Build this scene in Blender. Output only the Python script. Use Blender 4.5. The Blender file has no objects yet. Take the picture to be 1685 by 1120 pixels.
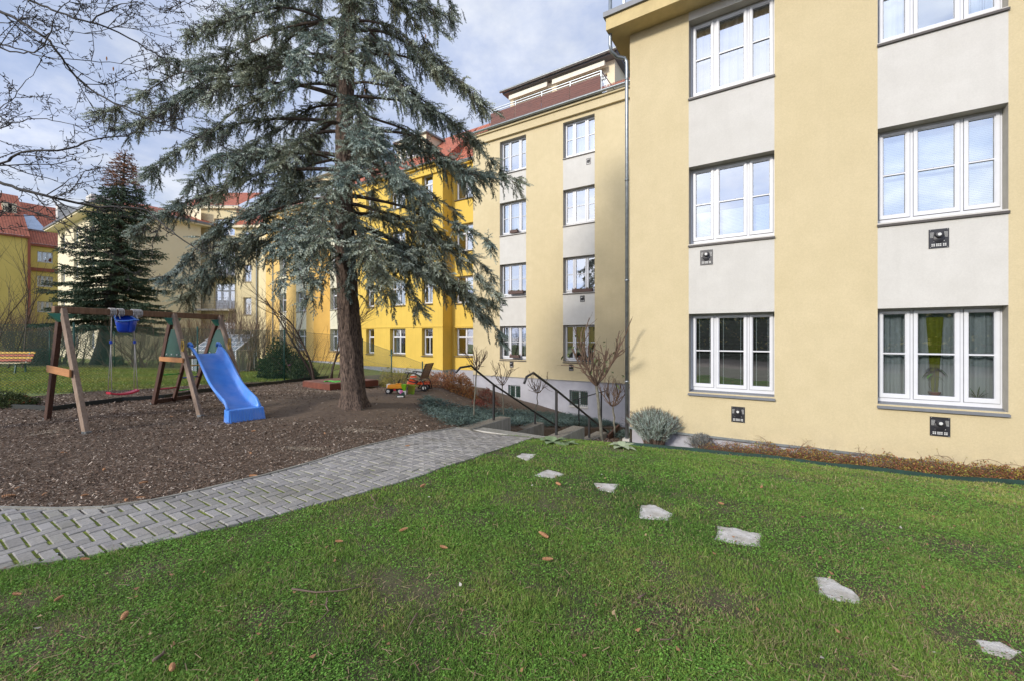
import bpy, math, random
import numpy as np
from mathutils import Vector, Matrix
random.seed(7)
rng = np.random.default_rng(7)
SC = bpy.context.scene
COL = SC.collection
# World frame: x runs to the right along the main facades, y runs into the depth towards them, z is up; z = 0 is eye height.
TH = math.radians(33.02)
CT, ST = math.cos(TH), math.sin(TH)
F = 700.0

def ray(px, py):
    dx = px - 842.0
    return Vector((CT*dx - ST*F, ST*dx + CT*F, 555.0 - py))
def at(px, py, t):            # t = metres per pixel at that depth
    return ray(px, py) * t
def on_w(px, py, w):
    r = ray(px, py); return r * (w / r.y)
def on_u(px, py, u):
    r = ray(px, py); return r * (u / r.x)
def xy(X, Y):                 # camera-aligned ground coordinates -> world
    return (CT*X - ST*Y, ST*X + CT*Y)

def smooth(a, b, x):
    t = np.clip((x - a) / (b - a), 0, 1); return t*t*(3 - 2*t)
WC_U = [-30, -16, -12, -10.2, -8.6, -6.2, -5.8, -3.0, 12]
WC_W = [16.3, 15.0, 12.8, 11.2, 8.4, 7.6, 8.0, 9.0, 9.3]
def terrain(u, w):
    u = np.asarray(u, float); w = np.asarray(w, float)
    k = 0.004 + (0.0198 - 0.0009*(np.clip(u, -5.5, 9) + 4) - 0.004) * smooth(-9.5, -5.2, u)
    wc = np.interp(u, WC_U, WC_W)
    def base(ww):
        q = np.clip(ww - 3, 0, 7.0)
        return -1.62 - k*q*q - np.where(ww > 10, (ww-10)*0.012, 0)
    b = base(np.minimum(w, wc))
    foot = np.interp(u, [-40, -18, -13, -7, -3], [-2.1, -2.3, -2.62, -3.75, -3.85])
    f = np.clip((w - wc) / np.maximum(17.7 - wc, 0.3), 0, 1)
    f = np.where(u < -17.5, f*smooth(-34, -17.5, u), f)
    z = b*(1 - f) + foot*f
    z = z + 0.018*np.sin(u*1.7 + 0.6*w)*np.sin(w*1.3 - 0.4*u) + 0.008*np.sin(u*4.1+w)*np.sin(w*3.7)
    hump = 0.10*np.exp(-((u+9.2)**2 + (w-6.86)**2)/1.6)
    return z + hump
def tz(u, w): return float(terrain(u, w))
def gh(px, py):               # where the view ray meets the terrain
    r = ray(px, py); t = 1.0/500
    for _ in range(4000):
        p = r*t
        if p.z <= tz(p.x, p.y): break
        t *= 1.004
    a, b = t/1.004, t
    for _ in range(20):
        m = (a+b)/2; p = r*m
        if p.z <= tz(p.x, p.y): b = m
        else: a = m
    p = r*b; p.z = tz(p.x, p.y); return p

# ------------------------------------------------------------------ materials
MATS = {}
def nodes_of(name):
    m = bpy.data.materials.new(name); m.use_nodes = True
    nt = m.node_tree; b = nt.nodes['Principled BSDF']; return m, nt, b
def N(nt, typ, **kw):
    n = nt.nodes.new(typ)
    for k, v in kw.items():
        if k in n.inputs: n.inputs[k].default_value = v
        else: setattr(n, k, v)
    return n
def ramp(nt, stops):
    r = nt.nodes.new('ShaderNodeValToRGB'); e = r.color_ramp.elements
    while len(e) > 1: e.remove(e[-1])
    e[0].position = stops[0][0]; e[0].color = (*stops[0][1], 1)
    for p, c in stops[1:]:
        x = e.new(p); x.color = (*c, 1)
    return r
def mat(name, c1, c2=None, scale=6.0, rough=0.8, bump=0.0, bscale=60.0, metal=0.0, spec=None, detail=6.0, stretch=None,
        big=None, attr=False, transl=0.0, alpha=None, sharp=(0.35, 0.65), coat=0, streak=0, splash=None, grain=0):
    m, nt, b = nodes_of(name); L = nt.links
    tc = N(nt, 'ShaderNodeTexCoord'); mp = N(nt, 'ShaderNodeMapping')
    L.new(tc.outputs['Object'], mp.inputs['Vector'])
    if stretch: mp.inputs['Scale'].default_value = stretch
    c2 = c2 or tuple(x*0.85 for x in c1)
    nz = N(nt, 'ShaderNodeTexNoise', Scale=scale, Detail=detail, Roughness=0.6)
    L.new(mp.outputs[0], nz.inputs['Vector'])
    rp = ramp(nt, [(sharp[0], c2), (sharp[1], c1)]); L.new(nz.outputs['Fac'], rp.inputs[0])
    out = rp.outputs[0]
    if big:                       # large soft stains: (scale, strength, colour)
        nb = N(nt, 'ShaderNodeTexNoise', Scale=big[0], Detail=5.0); L.new(mp.outputs[0], nb.inputs['Vector'])
        rb = ramp(nt, [(0.42, (0, 0, 0)), (0.7, (big[1],)*3)]); L.new(nb.outputs['Fac'], rb.inputs[0])
        mx = N(nt, 'ShaderNodeMix', data_type='RGBA'); L.new(rb.outputs[0], mx.inputs[0])
        L.new(out, mx.inputs[6]); mx.inputs[7].default_value = (*big[2], 1); out = mx.outputs[2]
    if grain:
        ng = N(nt, 'ShaderNodeTexNoise', Scale=55.0, Detail=3.0); L.new(mp.outputs[0], ng.inputs['Vector'])
        rg = ramp(nt, [(0.3, (1-grain,)*3), (0.7, (1+grain*.4,)*3)]); L.new(ng.outputs['Fac'], rg.inputs[0])
        mx = N(nt, 'ShaderNodeMix', data_type='RGBA', blend_type='MULTIPLY'); mx.inputs[0].default_value = 1; L.new(out, mx.inputs[6]); L.new(rg.outputs[0], mx.inputs[7]); out = mx.outputs[2]
    if streak:
        m2 = N(nt, 'ShaderNodeMapping'); m2.inputs['Scale'].default_value = (7, 7, .28); L.new(tc.outputs['Object'], m2.inputs['Vector'])
        ns_ = N(nt, 'ShaderNodeTexNoise', Scale=1.0, Detail=6.0, Roughness=.65); L.new(m2.outputs[0], ns_.inputs['Vector'])
        rs = ramp(nt, [(0.5, (1, 1, 1)), (0.78, (1-streak, 1-streak*1.05, 1-streak*1.1))]); L.new(ns_.outputs['Fac'], rs.inputs[0])
        mx = N(nt, 'ShaderNodeMix', data_type='RGBA', blend_type='MULTIPLY'); mx.inputs[0].default_value = 1; L.new(out, mx.inputs[6]); L.new(rs.outputs[0], mx.inputs[7]); out = mx.outputs[2]
    if splash:
        sz = N(nt, 'ShaderNodeSeparateXYZ'); L.new(tc.outputs['Object'], sz.inputs[0]); mr = N(nt, 'ShaderNodeMapRange'); L.new(sz.outputs['Z'], mr.inputs[0])
        mr.inputs[1].default_value = splash[0]; mr.inputs[2].default_value = splash[1]; mr.inputs[3].default_value = 0; mr.inputs[4].default_value = splash[2]
        nq = N(nt, 'ShaderNodeTexNoise', Scale=5.0, Detail=6.0); L.new(tc.outputs['Object'], nq.inputs['Vector']); rq = ramp(nt, [(0.35, (0, 0, 0)), (0.7, (1, 1, 1))]); L.new(nq.outputs['Fac'], rq.inputs[0])
        mm = N(nt, 'ShaderNodeMath', operation='MULTIPLY'); L.new(mr.outputs[0], mm.inputs[0]); L.new(rq.outputs[0], mm.inputs[1])
        mx = N(nt, 'ShaderNodeMix', data_type='RGBA'); L.new(mm.outputs[0], mx.inputs[0]); L.new(out, mx.inputs[6]); mx.inputs[7].default_value = (.36, .31, .21, 1); out = mx.outputs[2]
    if attr:
        at_ = N(nt, 'ShaderNodeAttribute', attribute_name='Col')
        mx = N(nt, 'ShaderNodeMix', data_type='RGBA', blend_type='MULTIPLY'); mx.inputs[0].default_value = 1
        L.new(out, mx.inputs[6]); L.new(at_.outputs['Color'], mx.inputs[7]); out = mx.outputs[2]
    L.new(out, b.inputs['Base Color'])
    b.inputs['Roughness'].default_value = rough; b.inputs['Metallic'].default_value = metal
    if spec is not None: b.inputs['Specular IOR Level'].default_value = spec
    if coat: b.inputs['Coat Weight'].default_value = coat
    if bump:
        nb = N(nt, 'ShaderNodeTexNoise', Scale=bscale, Detail=5.0); L.new(mp.outputs[0], nb.inputs['Vector'])
        bp = N(nt, 'ShaderNodeBump', Strength=bump, Distance=0.02); L.new(nb.outputs['Fac'], bp.inputs['Height'])
        L.new(bp.outputs[0], b.inputs['Normal'])
    if transl:
        tr = N(nt, 'ShaderNodeBsdfTranslucent'); L.new(out, tr.inputs['Color'])
        ms = N(nt, 'ShaderNodeMixShader'); ms.inputs[0].default_value = transl
        L.new(b.outputs[0], ms.inputs[1]); L.new(tr.outputs[0], ms.inputs[2])
        L.new(ms.outputs[0], nt.nodes['Material Output'].inputs[0])
    if alpha is not None:
        tp = N(nt, 'ShaderNodeBsdfTransparent'); ms = N(nt, 'ShaderNodeMixShader'); ms.inputs[0].default_value = alpha
        L.new(tp.outputs[0], ms.inputs[1]); L.new(b.outputs[0], ms.inputs[2])
        L.new(ms.outputs[0], nt.nodes['Material Output'].inputs[0])
    MATS[name] = m; return m

# ------------------------------------------------------------------ mesh helpers
def link(o, parent=None):
    COL.objects.link(o)
    if parent is not None: o.parent = parent
    return o
def tag(o, label=None, cat=None, group=None, kind=None):
    if label: o['label'] = label
    if cat: o['category'] = cat
    if group: o['group'] = group
    if kind: o['kind'] = kind
    return o
def thing(name, label, cat, loc=(0, 0, 0), rz=0.0, group=None):
    o = bpy.data.objects.new(name, None); o.location = loc; o.rotation_euler = (0, 0, rz)
    o.empty_display_size = 0.2
    link(o); return tag(o, label, cat, group)
def copy_tree(o, parent=None):
    c = o.copy(); COL.objects.link(c); c.parent = parent
    for ch in list(o.children): copy_tree(ch, c)
    return c

class MB:
    def __init__(s): s.v = []; s.f = []; s.m = []
    def add(s, vs, fs, mi=0):
        k = len(s.v); s.v += [tuple(p) for p in vs]
        for f in fs: s.f.append(tuple(i+k for i in f)); s.m.append(mi)
        return s
    def box(s, a, b, mi=0, rot=None, org=None):
        x0, y0, z0 = a; x1, y1, z1 = b
        vs = [Vector(p) for p in ((x0,y0,z0),(x1,y0,z0),(x1,y1,z0),(x0,y1,z0),(x0,y0,z1),(x1,y0,z1),(x1,y1,z1),(x0,y1,z1))]
        if rot is not None: vs = [rot @ p for p in vs]
        if org is not None: vs = [p + Vector(org) for p in vs]
        return s.add(vs, [(0,3,2,1),(4,5,6,7),(0,1,5,4),(1,2,6,5),(2,3,7,6),(3,0,4,7)], mi)
    def quad(s, a, b, c, d, mi=0): return s.add([a, b, c, d], [(0,1,2,3)], mi)
    def bar(s, p, q, w, h, mi=0, up=(0,0,1), ext=0.0):
        p = Vector(p); q = Vector(q); d = (q-p).normalized(); p = p - d*ext; q = q + d*ext
        up = Vector(up)
        if abs(d.dot(up)) > 0.98: up = Vector((1,0,0))
        a = d.cross(up).normalized()*(w/2); b = a.cross(d).normalized()*(h/2)
        vs = [p-a-b, p+a-b, p+a+b, p-a+b, q-a-b, q+a-b, q+a+b, q-a+b]
        return s.add(vs, [(0,1,2,3),(7,6,5,4),(0,4,5,1),(1,5,6,2),(2,6,7,3),(3,7,4,0)], mi)
    def tube(s, pts, rad, n=8, mi=0, cap=True):
        pts = [Vector(p) for p in pts]; k = len(pts)
        if not hasattr(rad, '__len__'): rad = [rad]*k
        vs = []; up = Vector((0.13, 0.21, 0.97))
        for i, p in enumerate(pts):
            d = (pts[min(i+1, k-1)] - pts[max(i-1, 0)])
            d = d.normalized() if d.length > 1e-9 else Vector((0,0,1))
            a = d.cross(up)
            if a.length < 0.05: a = d.cross(Vector((1, 0, 0)))
            a.normalize(); b = d.cross(a)
            for j in range(n):
                t = 2*math.pi*j/n; vs.append(p + (a*math.cos(t) + b*math.sin(t))*rad[i])
        fs = [(i*n+j, i*n+(j+1)%n, (i+1)*n+(j+1)%n, (i+1)*n+j) for i in range(k-1) for j in range(n)]
        if cap: fs += [tuple(range(n))[::-1], tuple((k-1)*n+j for j in range(n))]
        return s.add(vs, fs, mi)
    def lathe(s, c, prof, n=20, mi=0, axis='z'):
        c = Vector(c); vs = []
        for r, h in prof:
            for j in range(n):
                t = 2*math.pi*j/n; x, y = r*math.cos(t), r*math.sin(t)
                vs.append(c + (Vector((x, y, h)) if axis == 'z' else Vector((x, h, y)) if axis == 'y' else Vector((h, x, y))))
        k = len(prof)
        fs = [(i*n+j, i*n+(j+1)%n, (i+1)*n+(j+1)%n, (i+1)*n+j) for i in range(k-1) for j in range(n)]
        fs += [tuple(range(n))[::-1], tuple((k-1)*n+j for j in range(n))]
        return s.add(vs, fs, mi)
    def build(s, name, mats, parent=None, smooth=False, bevel=0.0, loc=None):
        me = bpy.data.meshes.new(name); me.from_pydata([tuple(v) for v in s.v], [], s.f)
        if not isinstance(mats, (list, tuple)): mats = [mats]
        for m in mats: me.materials.append(m)
        if len(mats) > 1: me.polygons.foreach_set('material_index', s.m)
        if smooth: me.polygons.foreach_set('use_smooth', [True]*len(s.f))
        me.update()
        o = bpy.data.objects.new(name, me); link(o, parent)
        if loc is not None: o.location = loc
        if bevel:
            bv = o.modifiers.new('bevel', 'BEVEL'); bv.width = bevel; bv.segments = 2; bv.limit_method = 'ANGLE'
        return o

def np_mesh(name, V, Fa, material, parent=None, col=None, smooth=False):
    """V (n,3), Fa (m,k) all faces with k corners; col (n,3) per vertex colour"""
    V = np.ascontiguousarray(V, np.float32); Fa = np.ascontiguousarray(Fa, np.int32)
    me = bpy.data.meshes.new(name); n, (m, k) = len(V), Fa.shape
    me.vertices.add(n); me.vertices.foreach_set('co', V.ravel())
    me.loops.add(m*k); me.loops.foreach_set('vertex_index', Fa.ravel())
    me.polygons.add(m); me.polygons.foreach_set('loop_start', np.arange(0, m*k, k, dtype=np.int32))
    me.polygons.foreach_set('loop_total', np.full(m, k, np.int32))
    if smooth: me.polygons.foreach_set('use_smooth', np.ones(m, bool))
    me.update(calc_edges=True)
    if col is not None:
        ca = me.color_attributes.new('Col', 'FLOAT_COLOR', 'POINT')
        c4 = np.ones((n, 4), np.float32); c4[:, :3] = col; ca.data.foreach_set('color', c4.ravel())
    me.materials.append(material)
    o = bpy.data.objects.new(name, me); return link(o, parent)

def tubes_np(lines, n=4):
    """lines: list of (pts (k,3) array, radii (k,)) -> V, F quads"""
    Vs, Fs, off = [], [], 0
    ang = np.arange(n)*2*np.pi/n; ca, sa = np.cos(ang), np.sin(ang)
    for P, R in lines:
        P = np.asarray(P, float); R = np.asarray(R, float); k = len(P)
        D = np.empty_like(P); D[1:-1] = P[2:]-P[:-2]; D[0] = P[1]-P[0]; D[-1] = P[-1]-P[-2]
        D /= np.maximum(np.linalg.norm(D, axis=1, keepdims=True), 1e-9)
        A = np.cross(D, np.array([0.31, 0.17, 0.93])); A /= np.maximum(np.linalg.norm(A, axis=1, keepdims=True), 1e-6)
        B = np.cross(D, A)
        ring = P[:, None, :] + (A[:, None, :]*ca[None, :, None] + B[:, None, :]*sa[None, :, None])*R[:, None, None]
        Vs.append(ring.reshape(-1, 3))
        i = np.arange(k-1)[:, None]*n; j = np.arange(n)[None, :]; j2 = (j+1) % n
        Fs.append(np.stack([i+j, i+j2, i+n+j2, i+n+j], -1).reshape(-1, 4) + off); off += k*n
    return np.concatenate(Vs), np.concatenate(Fs)
# ------------------------------------------------------------------ world, sun, camera
SUN_EL = math.radians(23)
sun_dir = Vector((0.27, 0.96, 0)).normalized()*math.cos(SUN_EL) + Vector((0, 0, -math.sin(SUN_EL)))   # travel direction
w = bpy.data.worlds.new('World'); SC.world = w; w.use_nodes = True
nt = w.node_tree; L = nt.links; bg = nt.nodes['Background']
sky = N(nt, 'ShaderNodeTexSky', sky_type='NISHITA', sun_disc=False, sun_elevation=SUN_EL, altitude=200.0, air_density=1.0, dust_density=1.4)
sx, sy = -sun_dir.x, -sun_dir.y
sky.sun_rotation = math.atan2(sx, sy)
tc = N(nt, 'ShaderNodeTexCoord'); sep = N(nt, 'ShaderNodeSeparateXYZ'); L.new(tc.outputs['Generated'], sep.inputs[0])
ad = N(nt, 'ShaderNodeMath', operation='ADD'); L.new(sep.outputs['Z'], ad.inputs[0]); ad.inputs[1].default_value = 0.22
mxm = N(nt, 'ShaderNodeMath', operation='MAXIMUM'); L.new(ad.outputs[0], mxm.inputs[0]); mxm.inputs[1].default_value = 0.06
vd = N(nt, 'ShaderNodeVectorMath', operation='SCALE')
dv = N(nt, 'ShaderNodeMath', operation='DIVIDE'); dv.inputs[0].default_value = 1.0; L.new(mxm.outputs[0], dv.inputs[1])
L.new(tc.outputs['Generated'], vd.inputs[0]); L.new(dv.outputs[0], vd.inputs['Scale'])
n1 = N(nt, 'ShaderNodeTexNoise', Scale=1.5, Detail=9.0, Roughness=0.55, Distortion=0.35); L.new(vd.outputs[0], n1.inputs['Vector'])
r1 = ramp(nt, [(0.36, (0.62,)*3), (0.5, (0.85,)*3), (0.62, (1.0,)*3)]); L.new(n1.outputs['Fac'], r1.inputs[0])
n2 = N(nt, 'ShaderNodeTexNoise', Scale=2.6, Detail=8.0, Roughness=0.6); L.new(vd.outputs[0], n2.inputs['Vector'])
r2 = ramp(nt, [(0.30, (3.4, 4.3, 6.5)), (0.46, (4.7, 5.4, 7.2)), (0.62, (6.9, 7.3, 8.2))]); L.new(n2.outputs['Fac'], r2.inputs[0])
for e in r2.color_ramp.elements: pass
mix = N(nt, 'ShaderNodeMix', data_type='RGBA'); L.new(r1.outputs[0], mix.inputs[0])
L.new(sky.outputs[0], mix.inputs[6])
dt = N(nt, 'ShaderNodeVectorMath', operation='DOT_PRODUCT'); L.new(tc.outputs['Generated'], dt.inputs[0]); dt.inputs[1].default_value = tuple(-sun_dir)
dm = N(nt, 'ShaderNodeMath', operation='MAXIMUM'); L.new(dt.outputs['Value'], dm.inputs[0]); dm.inputs[1].default_value = 0.0
dp = N(nt, 'ShaderNodeMath', operation='POWER'); L.new(dm.outputs[0], dp.inputs[0]); dp.inputs[1].default_value = 2.5
da = N(nt, 'ShaderNodeMath', operation='MULTIPLY_ADD'); L.new(dp.outputs[0], da.inputs[0]); da.inputs[1].default_value = 1.5; da.inputs[2].default_value = 1.0
vs_ = N(nt, 'ShaderNodeVectorMath', operation='SCALE'); L.new(r2.outputs[0], vs_.inputs[0]); L.new(da.outputs[0], vs_.inputs['Scale'])
L.new(vs_.outputs[0], mix.inputs[7]); L.new(mix.outputs[2], bg.inputs['Color']); bg.inputs['Strength'].default_value = 0.10
sd = bpy.data.lights.new('sun', 'SUN'); sd.energy = 2.7; sd.angle = math.radians(8); sd.color = (1.0, 0.93, 0.83)
so = bpy.data.objects.new('sun', sd); so.rotation_euler = sun_dir.to_track_quat('-Z', 'Y').to_euler(); so.location = (-20, -30, 30); link(so)
cd = bpy.data.cameras.new('camera'); cd.sensor_width = 36; cd.lens = F/1685*36; cd.shift_y = -5/1685; cd.clip_end = 2000; cd.clip_start = 0.05
co = bpy.data.objects.new('camera', cd); co.rotation_euler = (math.radians(90), 0, TH); link(co); SC.camera = co
SC.view_settings.view_transform = 'Standard'; SC.view_settings.look = 'None'; SC.view_settings.exposure = 0.35; SC.view_settings.gamma = 1.0
SC.render.resolution_x = 1024; SC.render.resolution_y = 680
SC.render.engine = 'CYCLES'; SC.cycles.use_denoising = True; SC.cycles.max_bounces = 8; SC.cycles.transparent_max_bounces = 16

# ------------------------------------------------------------------ materials
mat('stucco_butter', (0.60, 0.505, 0.315), (0.565, 0.475, 0.29), scale=3.0, bump=0.35, bscale=220, rough=0.92, big=(0.45, 0.45, (0.51, 0.425, 0.25)), grain=.07, streak=.035, splash=(-1.6, -2.1, .45))
mat('stucco_cream', (0.585, 0.57, 0.535), (0.545, 0.53, 0.495), scale=3.0, bump=0.3, bscale=220, rough=0.92, big=(0.6, 0.35, (0.51, 0.49, 0.45)), grain=.05, streak=.035)
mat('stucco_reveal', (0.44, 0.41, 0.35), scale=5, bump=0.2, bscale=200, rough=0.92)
mat('stucco_soffit', (0.58, 0.46, 0.23), scale=4, bump=0.2, bscale=200, rough=0.92)
mat('stucco_yellow', (0.68, 0.47, 0.09), (0.62, 0.43, 0.08), scale=1.2, bump=0.2, bscale=120, rough=0.9, big=(0.25, 0.4, (0.57, 0.39, 0.07)), streak=.12, grain=.04)
mat('stucco_apricot', (0.68, 0.46, 0.16), (0.62, 0.42, 0.14), scale=1.2, bump=0.2, bscale=120, rough=0.9)
mat('stucco_apricot_dark', (0.64, 0.38, 0.09), scale=1.2, bump=0.2, bscale=120, rough=0.9)
mat('stucco_pale', (0.66, 0.63, 0.48), scale=1.5, bump=0.2, bscale=120, rough=0.9)
mat('stucco_courtyard', (0.69, 0.59, 0.36), (0.65, 0.55, 0.33), scale=0.8, bump=0.15, bscale=80, rough=0.9, big=(0.2, 0.4, (0.54, 0.45, 0.26)), streak=.12)
mat('stucco_courtyard_light', (0.72, 0.64, 0.46), (0.68, 0.60, 0.42), scale=0.8, bump=0.15, bscale=80, rough=0.9)
mat('stucco_mustard', (0.66, 0.50, 0.14), (0.61, 0.46, 0.125), scale=0.6, bump=0.15, bscale=60, rough=0.9)
mat('plinth_grey', (0.42, 0.42, 0.46), (0.36, 0.36, 0.40), scale=2.5, bump=0.2, bscale=150, rough=0.9, big=(0.8, 0.5, (0.33, 0.32, 0.33)))
mat('frame_white', (0.66, 0.67, 0.70), (0.62, 0.63, 0.66), scale=4, rough=0.35)
mat('sill_grey', (0.17, 0.18, 0.20), scale=8, rough=0.5)
mat('sill_dark', (0.07, 0.06, 0.055), scale=8, rough=0.6)
mat('zinc', (0.34, 0.37, 0.39), (0.24, 0.27, 0.29), scale=9, rough=0.42, metal=0.75)
mat('black_metal', (0.018, 0.018, 0.02), scale=10, rough=0.45)
mat('vent_black', (0.02, 0.02, 0.025), scale=30, rough=0.4)
mat('vent_white', (0.62, 0.62, 0.60), scale=30, rough=0.5)
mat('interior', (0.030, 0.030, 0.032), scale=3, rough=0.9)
mat('curtain_sheer', (0.80, 0.85, 0.86), (0.62, 0.67, 0.69), scale=2, rough=0.95, stretch=(14, 14, 0.6), transl=0.35)
mat('curtain_rose', (0.62, 0.56, 0.60), (0.50, 0.44, 0.50), scale=2, rough=0.95, stretch=(14, 14, 0.6), transl=0.3)
mat('curtain_dark', (0.14, 0.13, 0.14), (0.08, 0.075, 0.08), scale=2, rough=0.95, stretch=(14, 14, 0.6))
mat('curtain_green', (0.26, 0.27, 0.02), (0.17, 0.18, 0.012), scale=3, rough=0.9, stretch=(12, 12, 0.5))
mat('blind_white', (0.78, 0.84, 0.84), scale=3, rough=0.7, transl=0.2)
mat('blind_dark', (0.075, 0.072, 0.075), scale=3, rough=0.5)
mat('wood_screen', (0.15, 0.045, 0.028), (0.09, 0.026, 0.018), scale=3, rough=0.6, stretch=(1, 1, 14), bump=0.3, bscale=12)
mat('awning_cream', (0.74, 0.70, 0.58), scale=5, rough=0.7)
mat('rust_red', (0.28, 0.07, 0.03), scale=8, rough=0.6)
mat('concrete', (0.34, 0.33, 0.29), (0.24, 0.23, 0.20), scale=5, rough=0.92, bump=0.4, bscale=90, big=(1.3, 0.6, (0.16, 0.15, 0.12)), stretch=(3, 3, 0.6))
mat('concrete_light', (0.52, 0.50, 0.45), (0.42, 0.40, 0.36), scale=7, rough=0.9, bump=0.3, bscale=120)
mat('stone_slab', (0.70, 0.67, 0.64), (0.52, 0.50, 0.47), scale=22, rough=0.95, bump=0.8, bscale=120, big=(7.0, 0.7, (0.30, 0.27, 0.20)))
mat('wood_brown', (0.24, 0.135, 0.075), (0.15, 0.08, 0.042), scale=3, rough=0.75, stretch=(9, 9, 1.2), bump=0.4, bscale=10)
mat('wood_grey', (0.30, 0.22, 0.165), (0.21, 0.145, 0.10), scale=3, rough=0.8, stretch=(9, 9, 1.2), bump=0.4, bscale=10)
mat('wood_dark', (0.10, 0.045, 0.028), (0.055, 0.026, 0.018), scale=4, rough=0.75, stretch=(9, 9, 1.2), bump=0.4, bscale=10)
mat('wood_orange', (0.46, 0.21, 0.075), (0.36, 0.155, 0.05), scale=4, rough=0.7, stretch=(1.5, 1.5, 9), bump=0.3, bscale=10)
mat('wood_sandbox', (0.19, 0.055, 0.03), (0.12, 0.035, 0.02), scale=4, rough=0.8, bump=0.3, bscale=20)
mat('wood_cover', (0.22, 0.11, 0.085), (0.15, 0.07, 0.055), scale=6, rough=0.85, bump=0.3, bscale=20)
mat('slide_blue', (0.075, 0.27, 0.76), (0.06, 0.22, 0.68), scale=4, rough=0.42, big=(3.5, 0.75, (0.19, 0.32, 0.74)), bump=.12, bscale=25)
mat('blue_plastic', (0.008, 0.06, 0.50), scale=4, rough=0.3)
mat('red_plastic', (0.62, 0.035, 0.07), scale=4, rough=0.35)
mat('orange_plastic', (0.80, 0.30, 0.012), scale=4, rough=0.35)
mat('orange_red_plastic', (0.78, 0.085, 0.012), scale=4, rough=0.35)
mat('lime_plastic', (0.22, 0.52, 0.015), scale=4, rough=0.35)
mat('olive_plastic', (0.16, 0.30, 0.02), (0.26, 0.22, 0.03), scale=6, rough=0.35)
mat('green_plastic', (0.06, 0.50, 0.05), scale=4, rough=0.35)
mat('white_plastic', (0.7, 0.7, 0.68), scale=4, rough=0.4)
mat('tyre_black', (0.018, 0.018, 0.02), scale=9, rough=0.8)
mat('green_metal', (0.012, 0.075, 0.055), scale=9, rough=0.45)
mat('green_bracket', (0.01, 0.13, 0.085), scale=9, rough=0.5)
mat('green_tarp', (0.02, 0.085, 0.065), scale=5, rough=0.5, alpha=0.72)
mat('edging_green', (0.012, 0.05, 0.038), (0.007, 0.028, 0.02), scale=6, rough=0.6)
mat('edging_black', (0.016, 0.02, 0.018), scale=6, rough=0.7)
mat('rope', (0.48, 0.45, 0.42), scale=40, rough=0.9)
mat('yellow_plastic', (0.62, 0.40, 0.07), scale=5, rough=0.5)
mat('slat_yellow', (0.62, 0.38, 0.06), scale=6, rough=0.6)
mat('slat_red', (0.42, 0.10, 0.06), scale=6, rough=0.6)
mat('slat_pale', (0.50, 0.42, 0.26), scale=6, rough=0.6)
mat('terracotta', (0.42, 0.13, 0.055), scale=6, rough=0.8)
mat('bark_spruce', (0.17, 0.12, 0.092), (0.030, 0.020, 0.016), scale=13, rough=0.95, stretch=(3.2, 3.2, 0.7), bump=1.0, bscale=16, sharp=(0.38, 0.6))
mat('bark_twig', (0.105, 0.075, 0.058), (0.06, 0.042, 0.034), scale=10, rough=0.95)
mat('bark_dark', (0.060, 0.055, 0.050), (0.03, 0.027, 0.025), scale=10, rough=0.95, bump=0.5, bscale=30)
mat('bark_grey', (0.21, 0.20, 0.155), (0.12, 0.11, 0.085), scale=12, rough=0.95, bump=0.4, bscale=30)
mat('bark_red', (0.20, 0.095, 0.055), (0.12, 0.07, 0.045), scale=12, rough=0.9)
mat('shrub_twig', (0.19, 0.13, 0.095), (0.10, 0.07, 0.055), scale=8, rough=0.95)
mat('needles', (1, 1, 1), (0.88, 0.88, 0.88), scale=2, rough=0.75, attr=True, spec=0.25)
mat('leafy', (1, 1, 1), (0.9, 0.9, 0.9), scale=2, rough=0.7, attr=True, transl=0.3, spec=0.3)
mat('bark_chip', (1, 1, 1), (0.8, 0.8, 0.8), scale=30, rough=0.9, attr=True, spec=0.3)
mat('cone', (0.56, 0.30, 0.15), (0.36, 0.17, 0.08), scale=40, rough=0.85, bump=0.8, bscale=160)
mat('lawn_soil', (0.075, 0.075, 0.03), (0.055, 0.042, 0.026), scale=9, rough=1.0, bump=0.6, bscale=60, big=(1.2, 0.6, (0.11, 0.10, 0.045)))
mat('soil', (0.165, 0.115, 0.078), (0.085, 0.058, 0.042), scale=14, rough=1.0, bump=0.8, bscale=50, big=(0.5, 0.55, (0.165, 0.125, 0.09)))
mat('moss', (0.20, 0.25, 0.02), (0.10, 0.11, 0.03), scale=20, rough=1.0, bump=0.8, bscale=80)
mat('gravel', (0.30, 0.27, 0.22), (0.13, 0.115, 0.09), scale=70, rough=0.95, bump=1.0, bscale=110, detail=3.0)
mat('far_grass', (0.17, 0.21, 0.04), (0.10, 0.14, 0.025), scale=5, rough=1.0, bump=0.5, bscale=20, big=(0.7, 0.6, (0.22, 0.2, 0.07)))
mat('sand', (0.42, 0.33, 0.22), (0.24, 0.18, 0.12), scale=20, rough=1.0, bump=0.5, bscale=60)

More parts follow.
